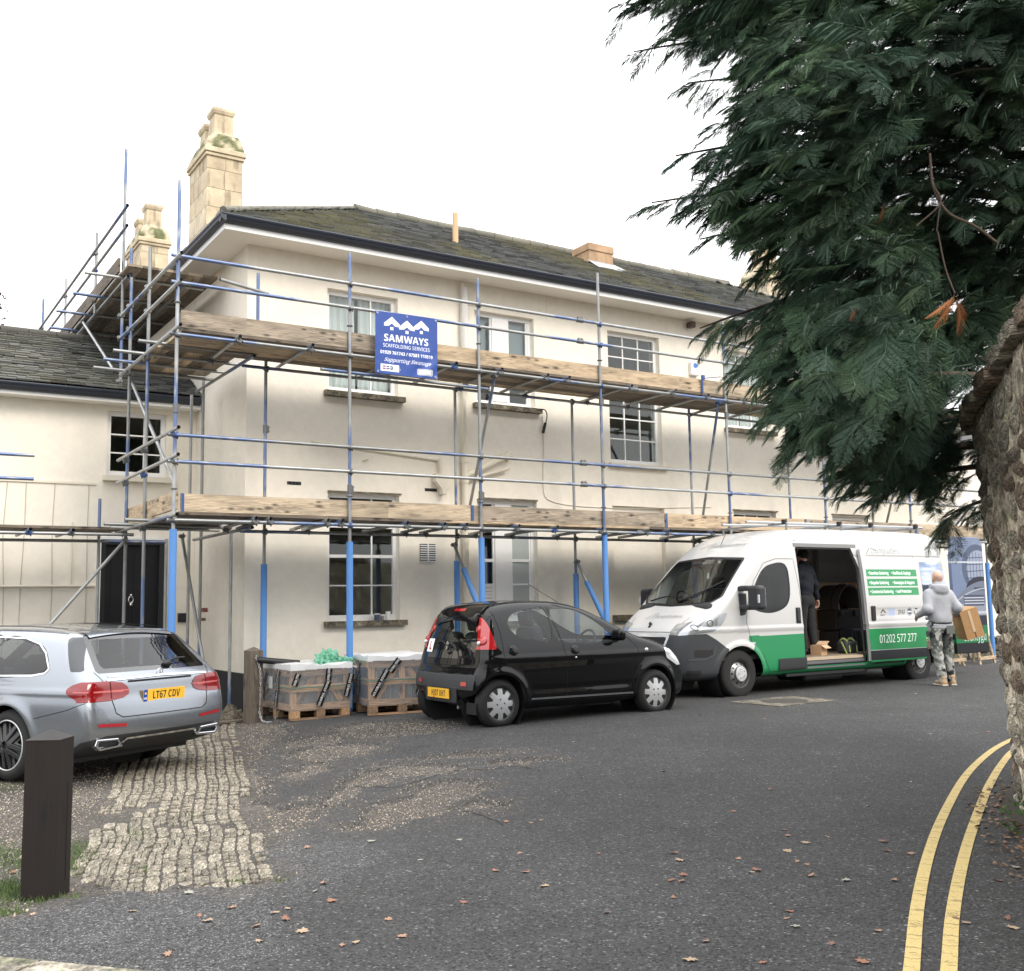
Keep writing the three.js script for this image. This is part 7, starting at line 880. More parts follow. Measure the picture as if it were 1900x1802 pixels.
{ // timber post with chain, padded bar and loose batten
  const px = 4.74, pz = -13.86, gy = groundY(px, pz), post = thing('wooden_post', 'square weathered timber post with a chain hanging beside the wrapped crate', 'post', V(px, gy, pz), 0.1);
  const g = woodUV(new THREE.BoxGeometry(0.94, 0.19, 0.19), 1, 1, 0.3).rotateZ(Math.PI / 2); addL(post, 'post_shaft', g, M.boardOld, [0, 0.47, 0]); addL(post, 'post_cap', new THREE.ConeGeometry(0.134, 0.05, 4).rotateY(Math.PI / 4), M.boardOld, [0, 0.965, 0]); addL(post, 'bolt_plate', box(-0.03, 0.03, 0.8, 0.86, 0.096, 0.1), M.steel);
  const ch = thing('hanging_chain', 'galvanised link chain hanging down from the timber post', 'chain', V(px + 0.02, gy, pz + 0.13)); const pts = new THREE.CatmullRomCurve3([V(-0.02, 0.86, -0.02), V(0.02, 0.7, 0.01), V(0.03, 0.4, 0.02), V(0.02, 0.12, 0.03), V(0.03, 0.03, 0.12), V(0.12, 0.015, 0.2), V(0.2, 0.02, 0.1), V(0.26, 0.2, 0.12), V(0.28, 0.5, 0.2), V(0.26, 0.72, 0.2)]), n = 62, lg = new THREE.TorusGeometry(0.013, 0.0042, 5, 10).scale(1, 1.7, 1);
  for (let i = 0; i < n; i++) { const t = i / (n - 1), p = pts.getPointAt(t), d = pts.getTangentAt(t), m = addL(ch, 'chain_link', lg, M.steel); m.position.copy(p); m.quaternion.setFromUnitVectors(V(0, 1, 0), d); m.rotateY(i % 2 ? 1.57 : 0); }
  const bar = thing('padded_bar', 'black foam covered bar resting from the timber post onto the crate', 'bar', V(px, gy + 0.82, pz + 0.11)); addL(bar, 'bar_tube', cyl(V(0.02, 0.0, 0.02), V(0.56, -0.065, 0.12), 0.042, 16), M.black); addL(bar, 'bar_end', cyl(V(0.01, 0.001, 0.018), V(0.022, 0.0, 0.02), 0.03, 14), M.rubber);
  const bt = thing('timber_batten', 'pale timber batten lying on the wrapped crate beside the netting', 'plank', V(5.36, gy + 0.735, -13.72), 0.1); addL(bt, 'batten', woodUV(new THREE.BoxGeometry(0.46, 0.04, 0.09), 1, 1, 0.6), M.boardC, [0, 0.01, 0]); addL(bt, 'batten_nail', cyl(V(0.18, 0.03, 0), V(0.18, 0.05, 0), 0.004, 5), M.steel);
}
{ // dark timber bollard in the foreground
  const p = onY(84, 1655, 0), o = thing('timber_bollard', 'dark stained square timber bollard with a pyramid top beside the cobbles', 'bollard', V(p.x, groundY(p.x, p.z) - 0.02, p.z), 0.99);
  const w = 0.185, g = woodUV(new THREE.BoxGeometry(0.86, w, w, 20, 4, 4), 1, 1, 0.1), q = g.attributes.position; for (let i = 0; i < q.count; i++) { q.setY(i, q.getY(i) + 0.003 * (vnoise(q.getX(i) * 9, q.getZ(i) * 30) - 0.5)); q.setZ(i, q.getZ(i) + 0.003 * (vnoise(q.getX(i) * 9 + 5, q.getY(i) * 30) - 0.5)); } g.rotateZ(Math.PI / 2); addL(o, 'bollard_shaft', g, M.postDark, [0, 0.43, 0]);
  addL(o, 'bollard_cap', boxUV(new THREE.ConeGeometry(w * 0.7071 + 0.003, 0.05, 4).rotateY(Math.PI / 4)), std(0.03, 0.028, 0.027, 0.8), [0, 0.885, 0]); for (const [a, r] of [[0.094, 0], [-0.094, Math.PI]]) addL(o, 'wood_check', box(-0.002, 0.002, 0.1, 0.62, a - 0.0006, a + 0.0006), gapM, [0.03, 0, 0]);
}
// ---------- paving: cobbles ----------
{
  seed(801); const pav = struct('cobbled_path', box(0, 0.01, -0.09, -0.08, 0, 0.01), M.dirt.clone(), 'strip of pale worn cobbles running from the road towards the door'); pav.material = M.sill;
  pav.position.set(2.6, 0, -9.5); ORG.set(pav, V(2.6, 0, -9.5));
  const vars = [...Array(8)].map((_, k) => { const g = new THREE.BoxGeometry(1, 1, 1, 3, 1, 3), p = g.attributes.position; for (let i = 0; i < p.count; i++) { const x = p.getX(i), y = p.getY(i), z = p.getZ(i), r = 1 - 0.16 * (Math.abs(x * 2) ** 3 * Math.abs(z * 2) ** 3) - 0.08 * hash2(Math.round(x * 9), Math.round(z * 9), k); p.setXYZ(i, x * r, y > 0 ? y - 0.10 * Math.max(Math.abs(x * 2), Math.abs(z * 2)) ** 6 + 0.07 * (hash2(Math.round(x * 7), Math.round(z * 7), k + 40) - 0.5) : y, z * r); } g.computeVertexNormals(); return boxUV(g, 1, k * 0.37, k * 0.71); });
  const mats = [[0.64, 0.61, 0.57], [0.54, 0.52, 0.49], [0.70, 0.67, 0.64], [0.45, 0.435, 0.41]].map((c) => std(c[0] * 2.0, c[1] * 2.0, c[2] * 2.0, 0.92, { map: stoneTex, bumpMap: stoneBump, bumpScale: 0.02 }));
  const a0 = V(1.62, 0, -6.12), dir = V(0.275, 0, -0.961), sd = V(0.961, 0, 0.275), list = [];
  for (let c = -6; c <= 6; c++) { let t = -0.25 + rnd() * 0.2; const off = c * 0.088; while (t < 8.3) { const L = rnd() < 0.25 ? rr(0.16, 0.26) : rr(0.07, 0.15), wv = 0.088; const wob = 0.05 * (vnoise(t * 1.3, 3) - 0.5), cx = off + wob + 0.06 * (t / 8) * c * 0.2, p = a0.clone().addScaledVector(dir, t + L / 2).addScaledVector(sd, cx); t += L + rr(0.008, 0.02);
      const miss = fbm(p.x * 1.6, p.z * 1.6, 3, 0, 811), edge = Math.abs(c) > 5 ? 0.64 : 0.76, under = 0; if (miss > edge - under) continue; const split = rnd() < 0.32; (split ? [-0.25, 0.25] : [0]).forEach((q) => list.push([p.clone().addScaledVector(sd, q * wv), L, (split ? wv / 2 : wv) * rr(0.84, 0.95)])); } }
  list.sort((p, q) => Math.hypot(p[0].x, p[0].z) - Math.hypot(q[0].x, q[0].z)); const ang = Math.atan2(-dir.x, -dir.z);
  const rest = []; list.forEach(([p, L, w], i) => { const h = 0.06, y = groundY(p.x, p.z) - h / 2 + rr(0.010, 0.02), rot = [rr(-0.06, 0.06), ang + rr(-0.06, 0.06), rr(-0.06, 0.06)]; if (i < 295) { const m = add(pav, 'cobble', vars[i % 8], mats[Math.floor(rnd() * 4)], V(p.x, y, p.z), rot); m.scale.set(w, h, L); } else rest.push(vars[i % 8].clone().applyMatrix4(M4([p.x, y, p.z], rot, [w, h, L]))); });
  if (rest.length) add(pav, 'far_cobbles', merge(rest), mats[0]).userData.kind = 'stuff';
  // loose gravel on the bare ground
  const N = 19000, ig = new THREE.IcosahedronGeometry(1, 0).scale(1, 0.6, 0.8), im = new THREE.InstancedMesh(ig, std(1, 1, 1, 0.95), N), m4 = new THREE.Matrix4(), q = new THREE.Quaternion(), col = new THREE.Color(); let n = 0;
  for (let tries = 0; n < N && tries < 400000; tries++) { const dd = 4.6 + 9.5 * Math.pow(rnd(), 0.8), lat = rr(-0.62, 0.25) * dd, x = camF[0] * dd + camR[0] * lat, z = camF[1] * dd + camR[1] * lat; const f = dirtField(x, z); if (f > 0.22 * rnd() * rnd() || z < -16.5) continue; const cl = Math.abs((x - 1.62) * 0.961 + (z + 6.12) * 0.275); if (cl < 0.66 && rnd() < 0.9) continue; const s = rr(0.003, 0.008) * (rnd() < 0.06 ? 1.6 : 1); q.setFromEuler(new THREE.Euler(rnd() * 6, rnd() * 6, rnd() * 6)); m4.compose(V(x, groundY(x, z) + s * 0.2, z), q, V(s, s, s)); im.setMatrixAt(n, m4); const k = rr(0.16, 0.5), w = rnd(); col.setRGB(k, k * mix(0.78, 0.95, w), k * mix(0.55, 0.85, w)); im.setColorAt(n, col); n++; }
  im.count = n; im.name = 'loose_gravel'; im.userData = { kind: 'stuff', label: 'loose tan gravel scattered over the bare ground', category: 'gravel' }; scene.add(im);
  // pale chippings showing in the old asphalt
  const chips = new THREE.InstancedMesh(ig, std(1, 1, 1, 0.9), 9000); let c = 0; const oldF = sdPoly(toW([[-200, 1700], [140, 1690], [500, 1580], [690, 1560], [740, 1600], [560, 1690], [480, 1802], [100, 1900], [-300, 1900]])); for (let t = 0; t < 120000 && c < 9000; t++) { const dd = rr(3.9, 7.2), lat = rr(-0.62, 0.0) * dd, x = camF[0] * dd + camR[0] * lat, z = camF[1] * dd + camR[1] * lat, fo = oldF(x, z) + 0.5 * (fbm(x * 4, z * 4, 3, 0, 95) - 0.5); if (fo > 0 || dirtField(x, z) < 0.08) continue; const s = rr(0.002, 0.0055); q.setFromEuler(new THREE.Euler(rr(-0.3, 0.3), rnd() * 6, rr(-0.3, 0.3))); m4.compose(V(x, groundY(x, z) - s * 0.15, z), q, V(s * 1.4, s * 0.6, s)); chips.setMatrixAt(c, m4); const k = rr(0.07, 0.24); col.setRGB(k, k, k * 1.02); chips.setColorAt(c, col); c++; } chips.count = c; chips.name = 'stone_chippings'; chips.userData = { kind: 'stuff', label: 'pale stone chippings showing in the worn foreground asphalt', category: 'chippings' }; scene.add(chips);
}
{ // kerb stones in the corner
  seed(820); const a = onY(-120, 1786, 0), b = onY(330, 1832, 0), d = b.clone().sub(a), L = d.length(), t = d.clone().normalize(), nrm = V(-t.z, 0, t.x); if (nrm.z < 0) nrm.negate();
  const k = struct('kerb', box(0, 0.01, -0.05, -0.04, 0, 0.01), M.sill, 'pale concrete kerb stones at the road edge'); k.position.set(a.x, 0, a.z); ORG.set(k, a.clone()); for (let i = -1; i < 4; i++) { const c = a.clone().addScaledVector(t, i * 0.56 + 0.28).addScaledVector(nrm, 0.13); add(k, 'kerb_stone', boxUV(rbox(0.55, 0.16, 0.24, 0.012)), std(0.85, 0.83, 0.78, 0.9, { map: stoneTex }), V(c.x, groundY(c.x, c.z) - 0.05, c.z), [0, -Math.atan2(t.z, t.x), 0]); }
}
// ---------- yellow lines ----------
{
  const yT = canvasTex(128, 1024, (q, w, h) => { q.clearRect(0, 0, w, h); q.fillStyle = '#c8b278'; q.fillRect(3, 0, w - 6, h); seed(830); for (let i = 0; i < 1500; i++) { const k = rnd(); q.fillStyle = k < 0.5 ? `rgba(232,206,130,${rr(0.05, 0.35)})` : `rgba(120,90,40,${rr(0.05, 0.3)})`; q.fillRect(rnd() * w, rnd() * h, rr(2, 14), rr(1, 5)); } q.globalCompositeOperation = 'destination-out'; for (let i = 0; i < 50; i++) { const y = rnd() * h; q.lineWidth = rr(0.8, 2.2); q.beginPath(); let x = rnd() < 0.6 ? 0 : rnd() * w * 0.5; q.moveTo(x, y); const e = x + rr(30, w); while (x < e) { x += 9; q.lineTo(x, y + rr(-5, 5)); } q.stroke(); } for (let i = 0; i < 260; i++) { q.beginPath(); q.ellipse(rnd() < 0.5 ? rr(0, 9) : rr(w - 9, w), rnd() * h, rr(1, 6), rr(1, 8), 0, 0, 7); q.fill(); } for (let i = 0; i < 160; i++) { q.beginPath(); q.ellipse(rnd() * w, rnd() * h, rr(0.6, 3), rr(0.6, 3), 0, 0, 7); q.fill(); } }, true, [1, 1]);
  yT.wrapS = yT.wrapT = THREE.RepeatWrapping; const ym = std(1, 1, 1, 0.8, { map: yT, transparent: true, alphaTest: 0.5 });
  const strip = (px, label) => { const pts = px.map(([x, y]) => onY(x, y, 0)); pts.unshift(pts[0].clone().multiplyScalar(2).sub(pts[1])); const c = new THREE.CatmullRomCurve3(pts), n = 160, pos = [], uv = [], idx = []; const L = c.getLength(); for (let i = 0; i <= n; i++) { const p = c.getPointAt(i / n), t = c.getTangentAt(i / n), s = V(t.z, 0, -t.x).normalize(); for (const k of [-1, 1]) { const q = p.clone().addScaledVector(s, k * 0.033); pos.push(q.x, groundY(q.x, q.z) + 0.005, q.z); uv.push((k + 1) / 2, i / n * L / 2.2); } if (i) { const a = i * 2 - 2; idx.push(a, a + 1, a + 2, a + 1, a + 3, a + 2); } } const g = new THREE.BufferGeometry(); g.setAttribute('position', new THREE.Float32BufferAttribute(pos, 3)); g.setAttribute('uv', new THREE.Float32BufferAttribute(uv, 2)); g.setIndex(idx); g.computeVertexNormals(); const m = struct('road_marking', g, ym, label); return m; };
  strip([[1694, 1802], [1703, 1700], [1722, 1605], [1755, 1515], [1797, 1442], [1835, 1407], [1866, 1388], [1890, 1378], [1915, 1370]], 'cracked yellow no-waiting line, the one farther from the stone wall'); strip([[1763, 1802], [1768, 1720], [1783, 1630], [1805, 1550], [1834, 1470], [1860, 1425], [1880, 1403], [1905, 1388], [1930, 1380]], 'cracked yellow no-waiting line, the one nearer the stone wall');
}
{ // manhole with a concrete surround
  const c = onY(1455, 1306, 0.066), o = thing('manhole_cover', 'iron manhole cover in a pale concrete surround in the road by the van', 'manhole', V(c.x, groundY(c.x, c.z), c.z), 0.05);
  addL(o, 'concrete_surround', boxUV(extr(rect(-0.62, 0.62, -0.45, 0.45), 0.01, 0, [circle(0, 0, 0.33, 40)]).rotateX(-Math.PI / 2)), std(0.45, 0.43, 0.40, 0.95, { map: stoneTex }), [0, -0.004, 0]);
  addL(o, 'iron_lid', lathe([[0.0005, 0.004], [0.29, 0.004], [0.30, 0.0], [0.315, 0.0], [0.32, 0.008], [0.33, 0.008]], 48), std(0.10, 0.095, 0.09, 0.6, { metalness: 0.5 })); for (let i = -5; i <= 5; i++) addL(o, 'lid_rib', box(-Math.sqrt(0.28 ** 2 - (i * 0.05) ** 2), Math.sqrt(0.28 ** 2 - (i * 0.05) ** 2), 0.004, 0.009, i * 0.05 - 0.008, i * 0.05 + 0.008), std(0.13, 0.12, 0.11, 0.55, { metalness: 0.5 }));
}
{ // wooden display easels behind the van
  seed(840); for (const [px, lab, tn] of [[1822, 'wooden display easel behind the van with a blue board', 0.2], [1757, 'low wooden trestle frame on the ground behind the open van door', -0.1]]) { const c = onZ(px, 1240, -13.0), gy = groundY(c.x, c.z), o = thing(px > 1800 ? 'display_easel' : 'trestle_frame', lab, 'easel', V(c.x, gy, c.z), tn), H = px > 1800 ? 1.25 : 0.55; for (const s of [-1, 1]) { addL(o, 'leg', cyl(V(s * 0.36, 0, 0.12), V(s * 0.16, H, -0.05), 0.03, 4), M.boardC); addL(o, 'leg', cyl(V(s * 0.34, 0, -0.3), V(s * 0.16, H, -0.06), 0.03, 4), M.boardA); } addL(o, 'cross_bar', box(-0.4, 0.4, 0.09, 0.15, 0.1, 0.14), M.boardC); if (px > 1800) addL(o, 'board_panel', box(-0.2, 0.2, 0.3, 1.0, -0.01, 0.01).rotateX(-0.12), std(0.16, 0.30, 0.55, 0.6), [0, 0, 0.05]); }
  { const o = thing('low_garden_wall', 'low mossy stone garden wall on the ground beyond the open van door', 'wall', V(19.5, groundY(19.5, -14), -14.1)); for (let i = 0; i < 60; i++) { const g = rbox(rr(0.25, 0.5), rr(0.12, 0.2), 0.3, 0.03, 1); addL(o, 'wall_stone', boxUV(g, 1, rnd(), rnd()), M.sill, [-3.6 + (i % 20) * 0.37 + rr(-0.03, 0.03), 0.07 + Math.floor(i / 20) * 0.15, rr(-0.03, 0.03)]); } }
  // leftover planks and bricks at the foot of the wall
  const w = thing('stone_rubble', 'few loose stones and a plank at the foot of the cream corner wall', 'rubble', V(4.75, groundY(4.7, -14.6), -14.6)); for (let i = 0; i < 7; i++) { const g = new THREE.IcosahedronGeometry(1, 1), p = g.attributes.position; for (let k = 0; k < p.count; k++) { const q = 0.75 + 0.5 * hash2(Math.round(p.getX(k) * 5), Math.round(p.getY(k) * 5 + p.getZ(k) * 3), i); p.setXYZ(k, p.getX(k) * q, p.getY(k) * q, p.getZ(k) * q); } g.computeVertexNormals(); const r = rr(0.05, 0.12); addL(w, 'stone', boxUV(g), M.sill, [rr(-0.35, 0.12), r * 0.4, rr(-0.2, 0.5)], [rnd(), rnd(), rnd()]).scale.set(r * 1.3, r * 0.8, r); } addL(w, 'plank', woodUV(new THREE.BoxGeometry(0.7, 0.025, 0.12), 1, 1, 0.2), M.boardOld, [-0.1, 0.02, 0.55], [0, 0.3, 0]);
}
{ // tins on the lower window sill
  const y = 1.29; for (const [x, r, h, c, n, lab] of [[7.27, 0.04, 0.12, [0.75, 0.75, 0.74], 'paint_tin', 'white paint tin on the stone window sill'], [7.17, 0.028, 0.07, [0.2, 0.2, 0.21], 'small_jar', 'small dark jar on the stone window sill'], [7.08, 0.045, 0.09, [0.05, 0.07, 0.13], 'fixings_tub', 'clear tub of blue fixings on the stone window sill']]) { const o = thing(n, lab, 'container', V(x, y, WZ + 0.03)); addL(o, 'container_body', new THREE.CylinderGeometry(r, r, h, 18).translate(0, h / 2, 0), std(...c, 0.5)); addL(o, 'container_lid', new THREE.CylinderGeometry(r * 1.06, r * 1.06, 0.014, 18).translate(0, h + 0.006, 0), M.white); }
}
// ---------- rubble wall on the right ----------
const wallPts = [V(2.95, 0, 3.5), V(3.0, 0, 0.8), V(3.35, 0, -0.7), V(4.2, 0, -1.90), V(5.2, 0, -2.92), V(6.15, 0, -3.74), V(7.1, 0, -4.50), V(7.6, 0, -4.76), V(8.2, 0, -4.80), V(9.2, 0, -4.45), V(11.5, 0, -3.2), V(15, 0, -1.2)];
const wallC = new THREE.CatmullRomCurve3(wallPts, false, 'centripetal'), wallL = wallC.getLength(), WH = 2.78;
{
  seed(901); const o = thing('stone_wall', 'tall old rubble stone wall with rough coping beside the yellow lines', 'wall', V(6.5, 0, -4.1));
  const at = (s, y, out) => { const t = clamp(s / wallL), p = wallC.getPointAt(t), g = wallC.getTangentAt(t), n = V(g.z, 0, -g.x).normalize(); if (n.x * -1 + n.z * -1 < 0 && s < 9) n.negate(); return [p.clone().addScaledVector(n, out + 0.13 * sstep(4.6, 6.9, p.x) * Math.pow(Math.max(0, y) / WH, 1.2)).setY(y * (1 + 0.075 * sstep(6.9, 4.9, p.x))), n, g]; };
  // find which way the road lies (towards smaller x)
  const nS = (() => { const [, n] = at(5, 0, 0); return n.x < 0 ? 1 : -1; })();
  const core = [], NS = 150, NY = 24, pos = [], idx = []; for (const side of [0, 1]) for (let i = 0; i <= NS; i++) for (let j = 0; j <= NY; j++) { const s = i / NS * wallL, y = -0.15 + j / NY * (WH + 0.15), [p, n] = at(s, y, side ? -0.48 : 0.02 * (fbm(s * 5, y * 5, 3, 0, 905) - 0.5)); pos.push(p.x, p.y, p.z); }
  const row = NY + 1, off = (NS + 1) * row; for (let i = 0; i < NS; i++) { for (let j = 0; j < NY; j++) for (const b of [0, off]) { const a = b + i * row + j; idx.push(a, a + 1, a + row, a + 1, a + row + 1, a + row); } const a = i * row + NY, b = off + a; idx.push(a, b, a + row, b, b + row, a + row); }
  const cg = new THREE.BufferGeometry(); cg.setAttribute('position', new THREE.Float32BufferAttribute(pos, 3)); cg.setIndex(idx); cg.computeVertexNormals();
  const mortar = std(1.9, 1.8, 1.62, 0.98, { map: stoneTex, bumpMap: stoneBump, bumpScale: 0.03 }); add(o, 'mortar_core', boxUV(cg), mortar);
  const sm = [[1.6, 1.52, 1.38], [1.1, 1.04, 0.95], [0.62, 0.59, 0.55], [2.2, 2.1, 1.95], [0.85, 0.68, 0.57], [1.45, 1.42, 1.33]].map((c) => std(...c, 0.95, { map: stoneTex, bumpMap: stoneBump, bumpScale: 0.03 }));
  const vars = [...Array(10)].map((_, k) => { const g = new THREE.BoxGeometry(1, 1, 1, 3, 3, 2), p = g.attributes.position; for (let i = 0; i < p.count; i++) { const x = p.getX(i), y = p.getY(i), z = p.getZ(i), r = 1 - 0.22 * Math.abs(x * 2) ** 2 * Math.abs(y * 2) ** 2 - 0.22 * (hash2(Math.round(x * 9) + 5, Math.round(y * 9), k) - 0.3); p.setXYZ(i, x * r, y * r, z > 0 ? z - 0.32 * Math.max(Math.abs(x * 2), Math.abs(y * 2)) ** 3 + 0.22 * (hash2(Math.round(x * 8), Math.round(y * 8), k + 30) - 0.5) : z); } g.computeVertexNormals(); return boxUV(g, 1, k * 0.31, k * 0.47); });
  const s0 = (() => { let best = 0, bd = 1e9; for (let i = 0; i <= 400; i++) { const p = wallC.getPointAt(i / 400), d = Math.hypot(p.x - 6.1, p.z + 3.74); if (d < bd) { bd = d; best = i / 400 * wallL; } } return best; })();
  let cnt = 0; for (let y = 0.02; y < WH - 0.05;) { const rh = rr(0.10, 0.22); for (let s = s0 - 2.0 + rnd() * 0.2; s < s0 + 1.9;) { const w = rr(0.15, 0.42) * (rnd() < 0.2 ? 1.3 : 1); const [p, n, g] = at(s + w / 2, y + rh / 2 + rr(-0.02, 0.02), -0.013); if (cnt < 292 && rnd() < 0.95) { const m = add(o, 'wall_stone', vars[cnt % 10], sm[Math.floor(rnd() * 6)], p); const z = n.clone(), yv = V(0, 1, 0), xv = yv.clone().cross(z).normalize(); m.quaternion.setFromRotationMatrix(new THREE.Matrix4().makeBasis(xv, yv, z)); m.rotateZ(rr(-0.12, 0.12)); m.scale.set(w * 0.97, rh * rr(0.9, 1.08), rr(0.07, 0.10)); cnt++; } s += w + 0.012; } y += rh + 0.01; }
  for (let s = 1.0; s < wallL - 3;) { const L = rr(0.35, 0.62), [p, n, g] = at(s + L / 2, WH, 0), c = p.clone().addScaledVector(n, -0.2), near = s > s0 - 1.8 && s < s0 + 3.5; const ge = new THREE.BoxGeometry(1, 1, 1, near ? 8 : 3, 2, near ? 8 : 3), q = ge.attributes.position; for (let i = 0; i < q.count; i++) { const x = q.getX(i), y = q.getY(i), z = q.getZ(i); q.setXYZ(i, x, y + 0.35 * (fbm(x * 3 + s, z * 3 + y, 3) - 0.5) + (y > 0 ? -0.25 * Math.abs(z * 2) ** 3 : 0), z + 0.10 * (fbm(x * 5 + s * 3, y * 3 + 7, 3) - 0.5)); } ge.computeVertexNormals(); const m = add(o, 'coping_stone', boxUV(ge, 1, rnd(), rnd()), sm[[1, 4, 5, 1][Math.floor(rnd() * 4)]], c.setY(p.y + 0.06)); m.quaternion.setFromRotationMatrix(new THREE.Matrix4().makeBasis(V(0, 1, 0).cross(n).normalize(), V(0, 1, 0), n)); m.scale.set(L * 0.98, rr(0.10, 0.14), 0.58); s += L; }
}
// ---------- cypress overhanging the wall ----------
const twoTone = (a, b, t) => a.map((v, i) => mix(v, b[i], t));
function sprayGeo(s, n = 10) { // a flat feathery spray, stem along +x, length 1
  seed(s); const pos = [], idx = []; const leaf = (bx, by, bz, ang, len, w, z1) => { const c = Math.cos(ang), q = Math.sin(ang), i = pos.length / 3; pos.push(bx, by, bz, bx + c * len * 0.5 - q * w, by + 0.004, bz + q * len * 0.5 + c * w, bx + c * len, by + z1, bz + q * len, bx + c * len * 0.5 + q * w, by + 0.004, bz + q * len * 0.5 - c * w); idx.push(i, i + 1, i + 2, i, i + 2, i + 3); };
  const droop = (x) => -0.20 * x * x; leaf(0, 0, 0, 0, 1, 0.008, -0.2);
  for (let k = 0; k < n; k++) { const t = 0.08 + 0.9 * k / n, x = t; for (const sgn of [-1, 1]) { const L = 0.40 * Math.pow(Math.sin(Math.PI * Math.min(1, 0.22 + 0.76 * t)), 0.9) * rr(0.75, 1.1), a = sgn * rr(0.66, 0.95), by = droop(x); leaf(x, by, 0, a, L, 0.006, -0.05 * L); const m = Math.max(2, Math.round(L / 0.055)); for (let j = 1; j <= m; j++) for (const q of [-1, 1]) { const u = j / (m + 0.6), ll = 0.10 * (1 - 0.55 * u) * rr(0.7, 1.15); leaf(x + Math.cos(a) * L * u, by - 0.05 * L * u, Math.sin(a) * L * u, a + q * rr(0.5, 0.85), ll * 1.1, 0.0095, -0.02 * ll); } } }
  const g = new THREE.BufferGeometry(); g.setAttribute('position', new THREE.Float32BufferAttribute(pos, 3)); g.setIndex(idx); g.computeVertexNormals(); return g;
}
function boughGeo(s) {
  const sg = [sprayGeo(s * 3, 8), sprayGeo(s * 3 + 1, 7)], l = []; seed(s + 5); const st = (t) => V(t, -0.26 * t * t + 0.03 * Math.sin(t * 7 + s), 0.05 * Math.sin(t * 5 + s));
  for (let k = 0; k < 15; k++) { const t = 0.10 + 0.86 * k / 15, L = 0.50 * (1 - 0.55 * t) * (t < 0.25 ? 0.55 + t : 1) * rr(0.7, 1.15), p = st(t); l.push(sg[k % 2].clone().applyMatrix4(M4([p.x, p.y, p.z], [rr(-0.3, 0.3), (k % 2 ? 1 : -1) * rr(0.5, 0.95), rr(-0.45, -0.05), 'YXZ'], [L, L, L]))); }
  const e = st(0.88); l.push(sg[0].clone().applyMatrix4(M4([e.x, e.y, e.z], [0, 0, -0.45], [0.34, 0.34, 0.34]))); for (const g of l) g.deleteAttribute('normal'); const tube = new THREE.TubeGeometry(new THREE.CatmullRomCurve3([0, 0.3, 0.6, 0.9].map(st)), 8, 0.006, 3); tube.deleteAttribute('uv'); tube.deleteAttribute('normal');
  const g = mergeGeometries([...l.map((q) => q.toNonIndexed()), tube.toNonIndexed()]); g.computeVertexNormals(); return g;
}
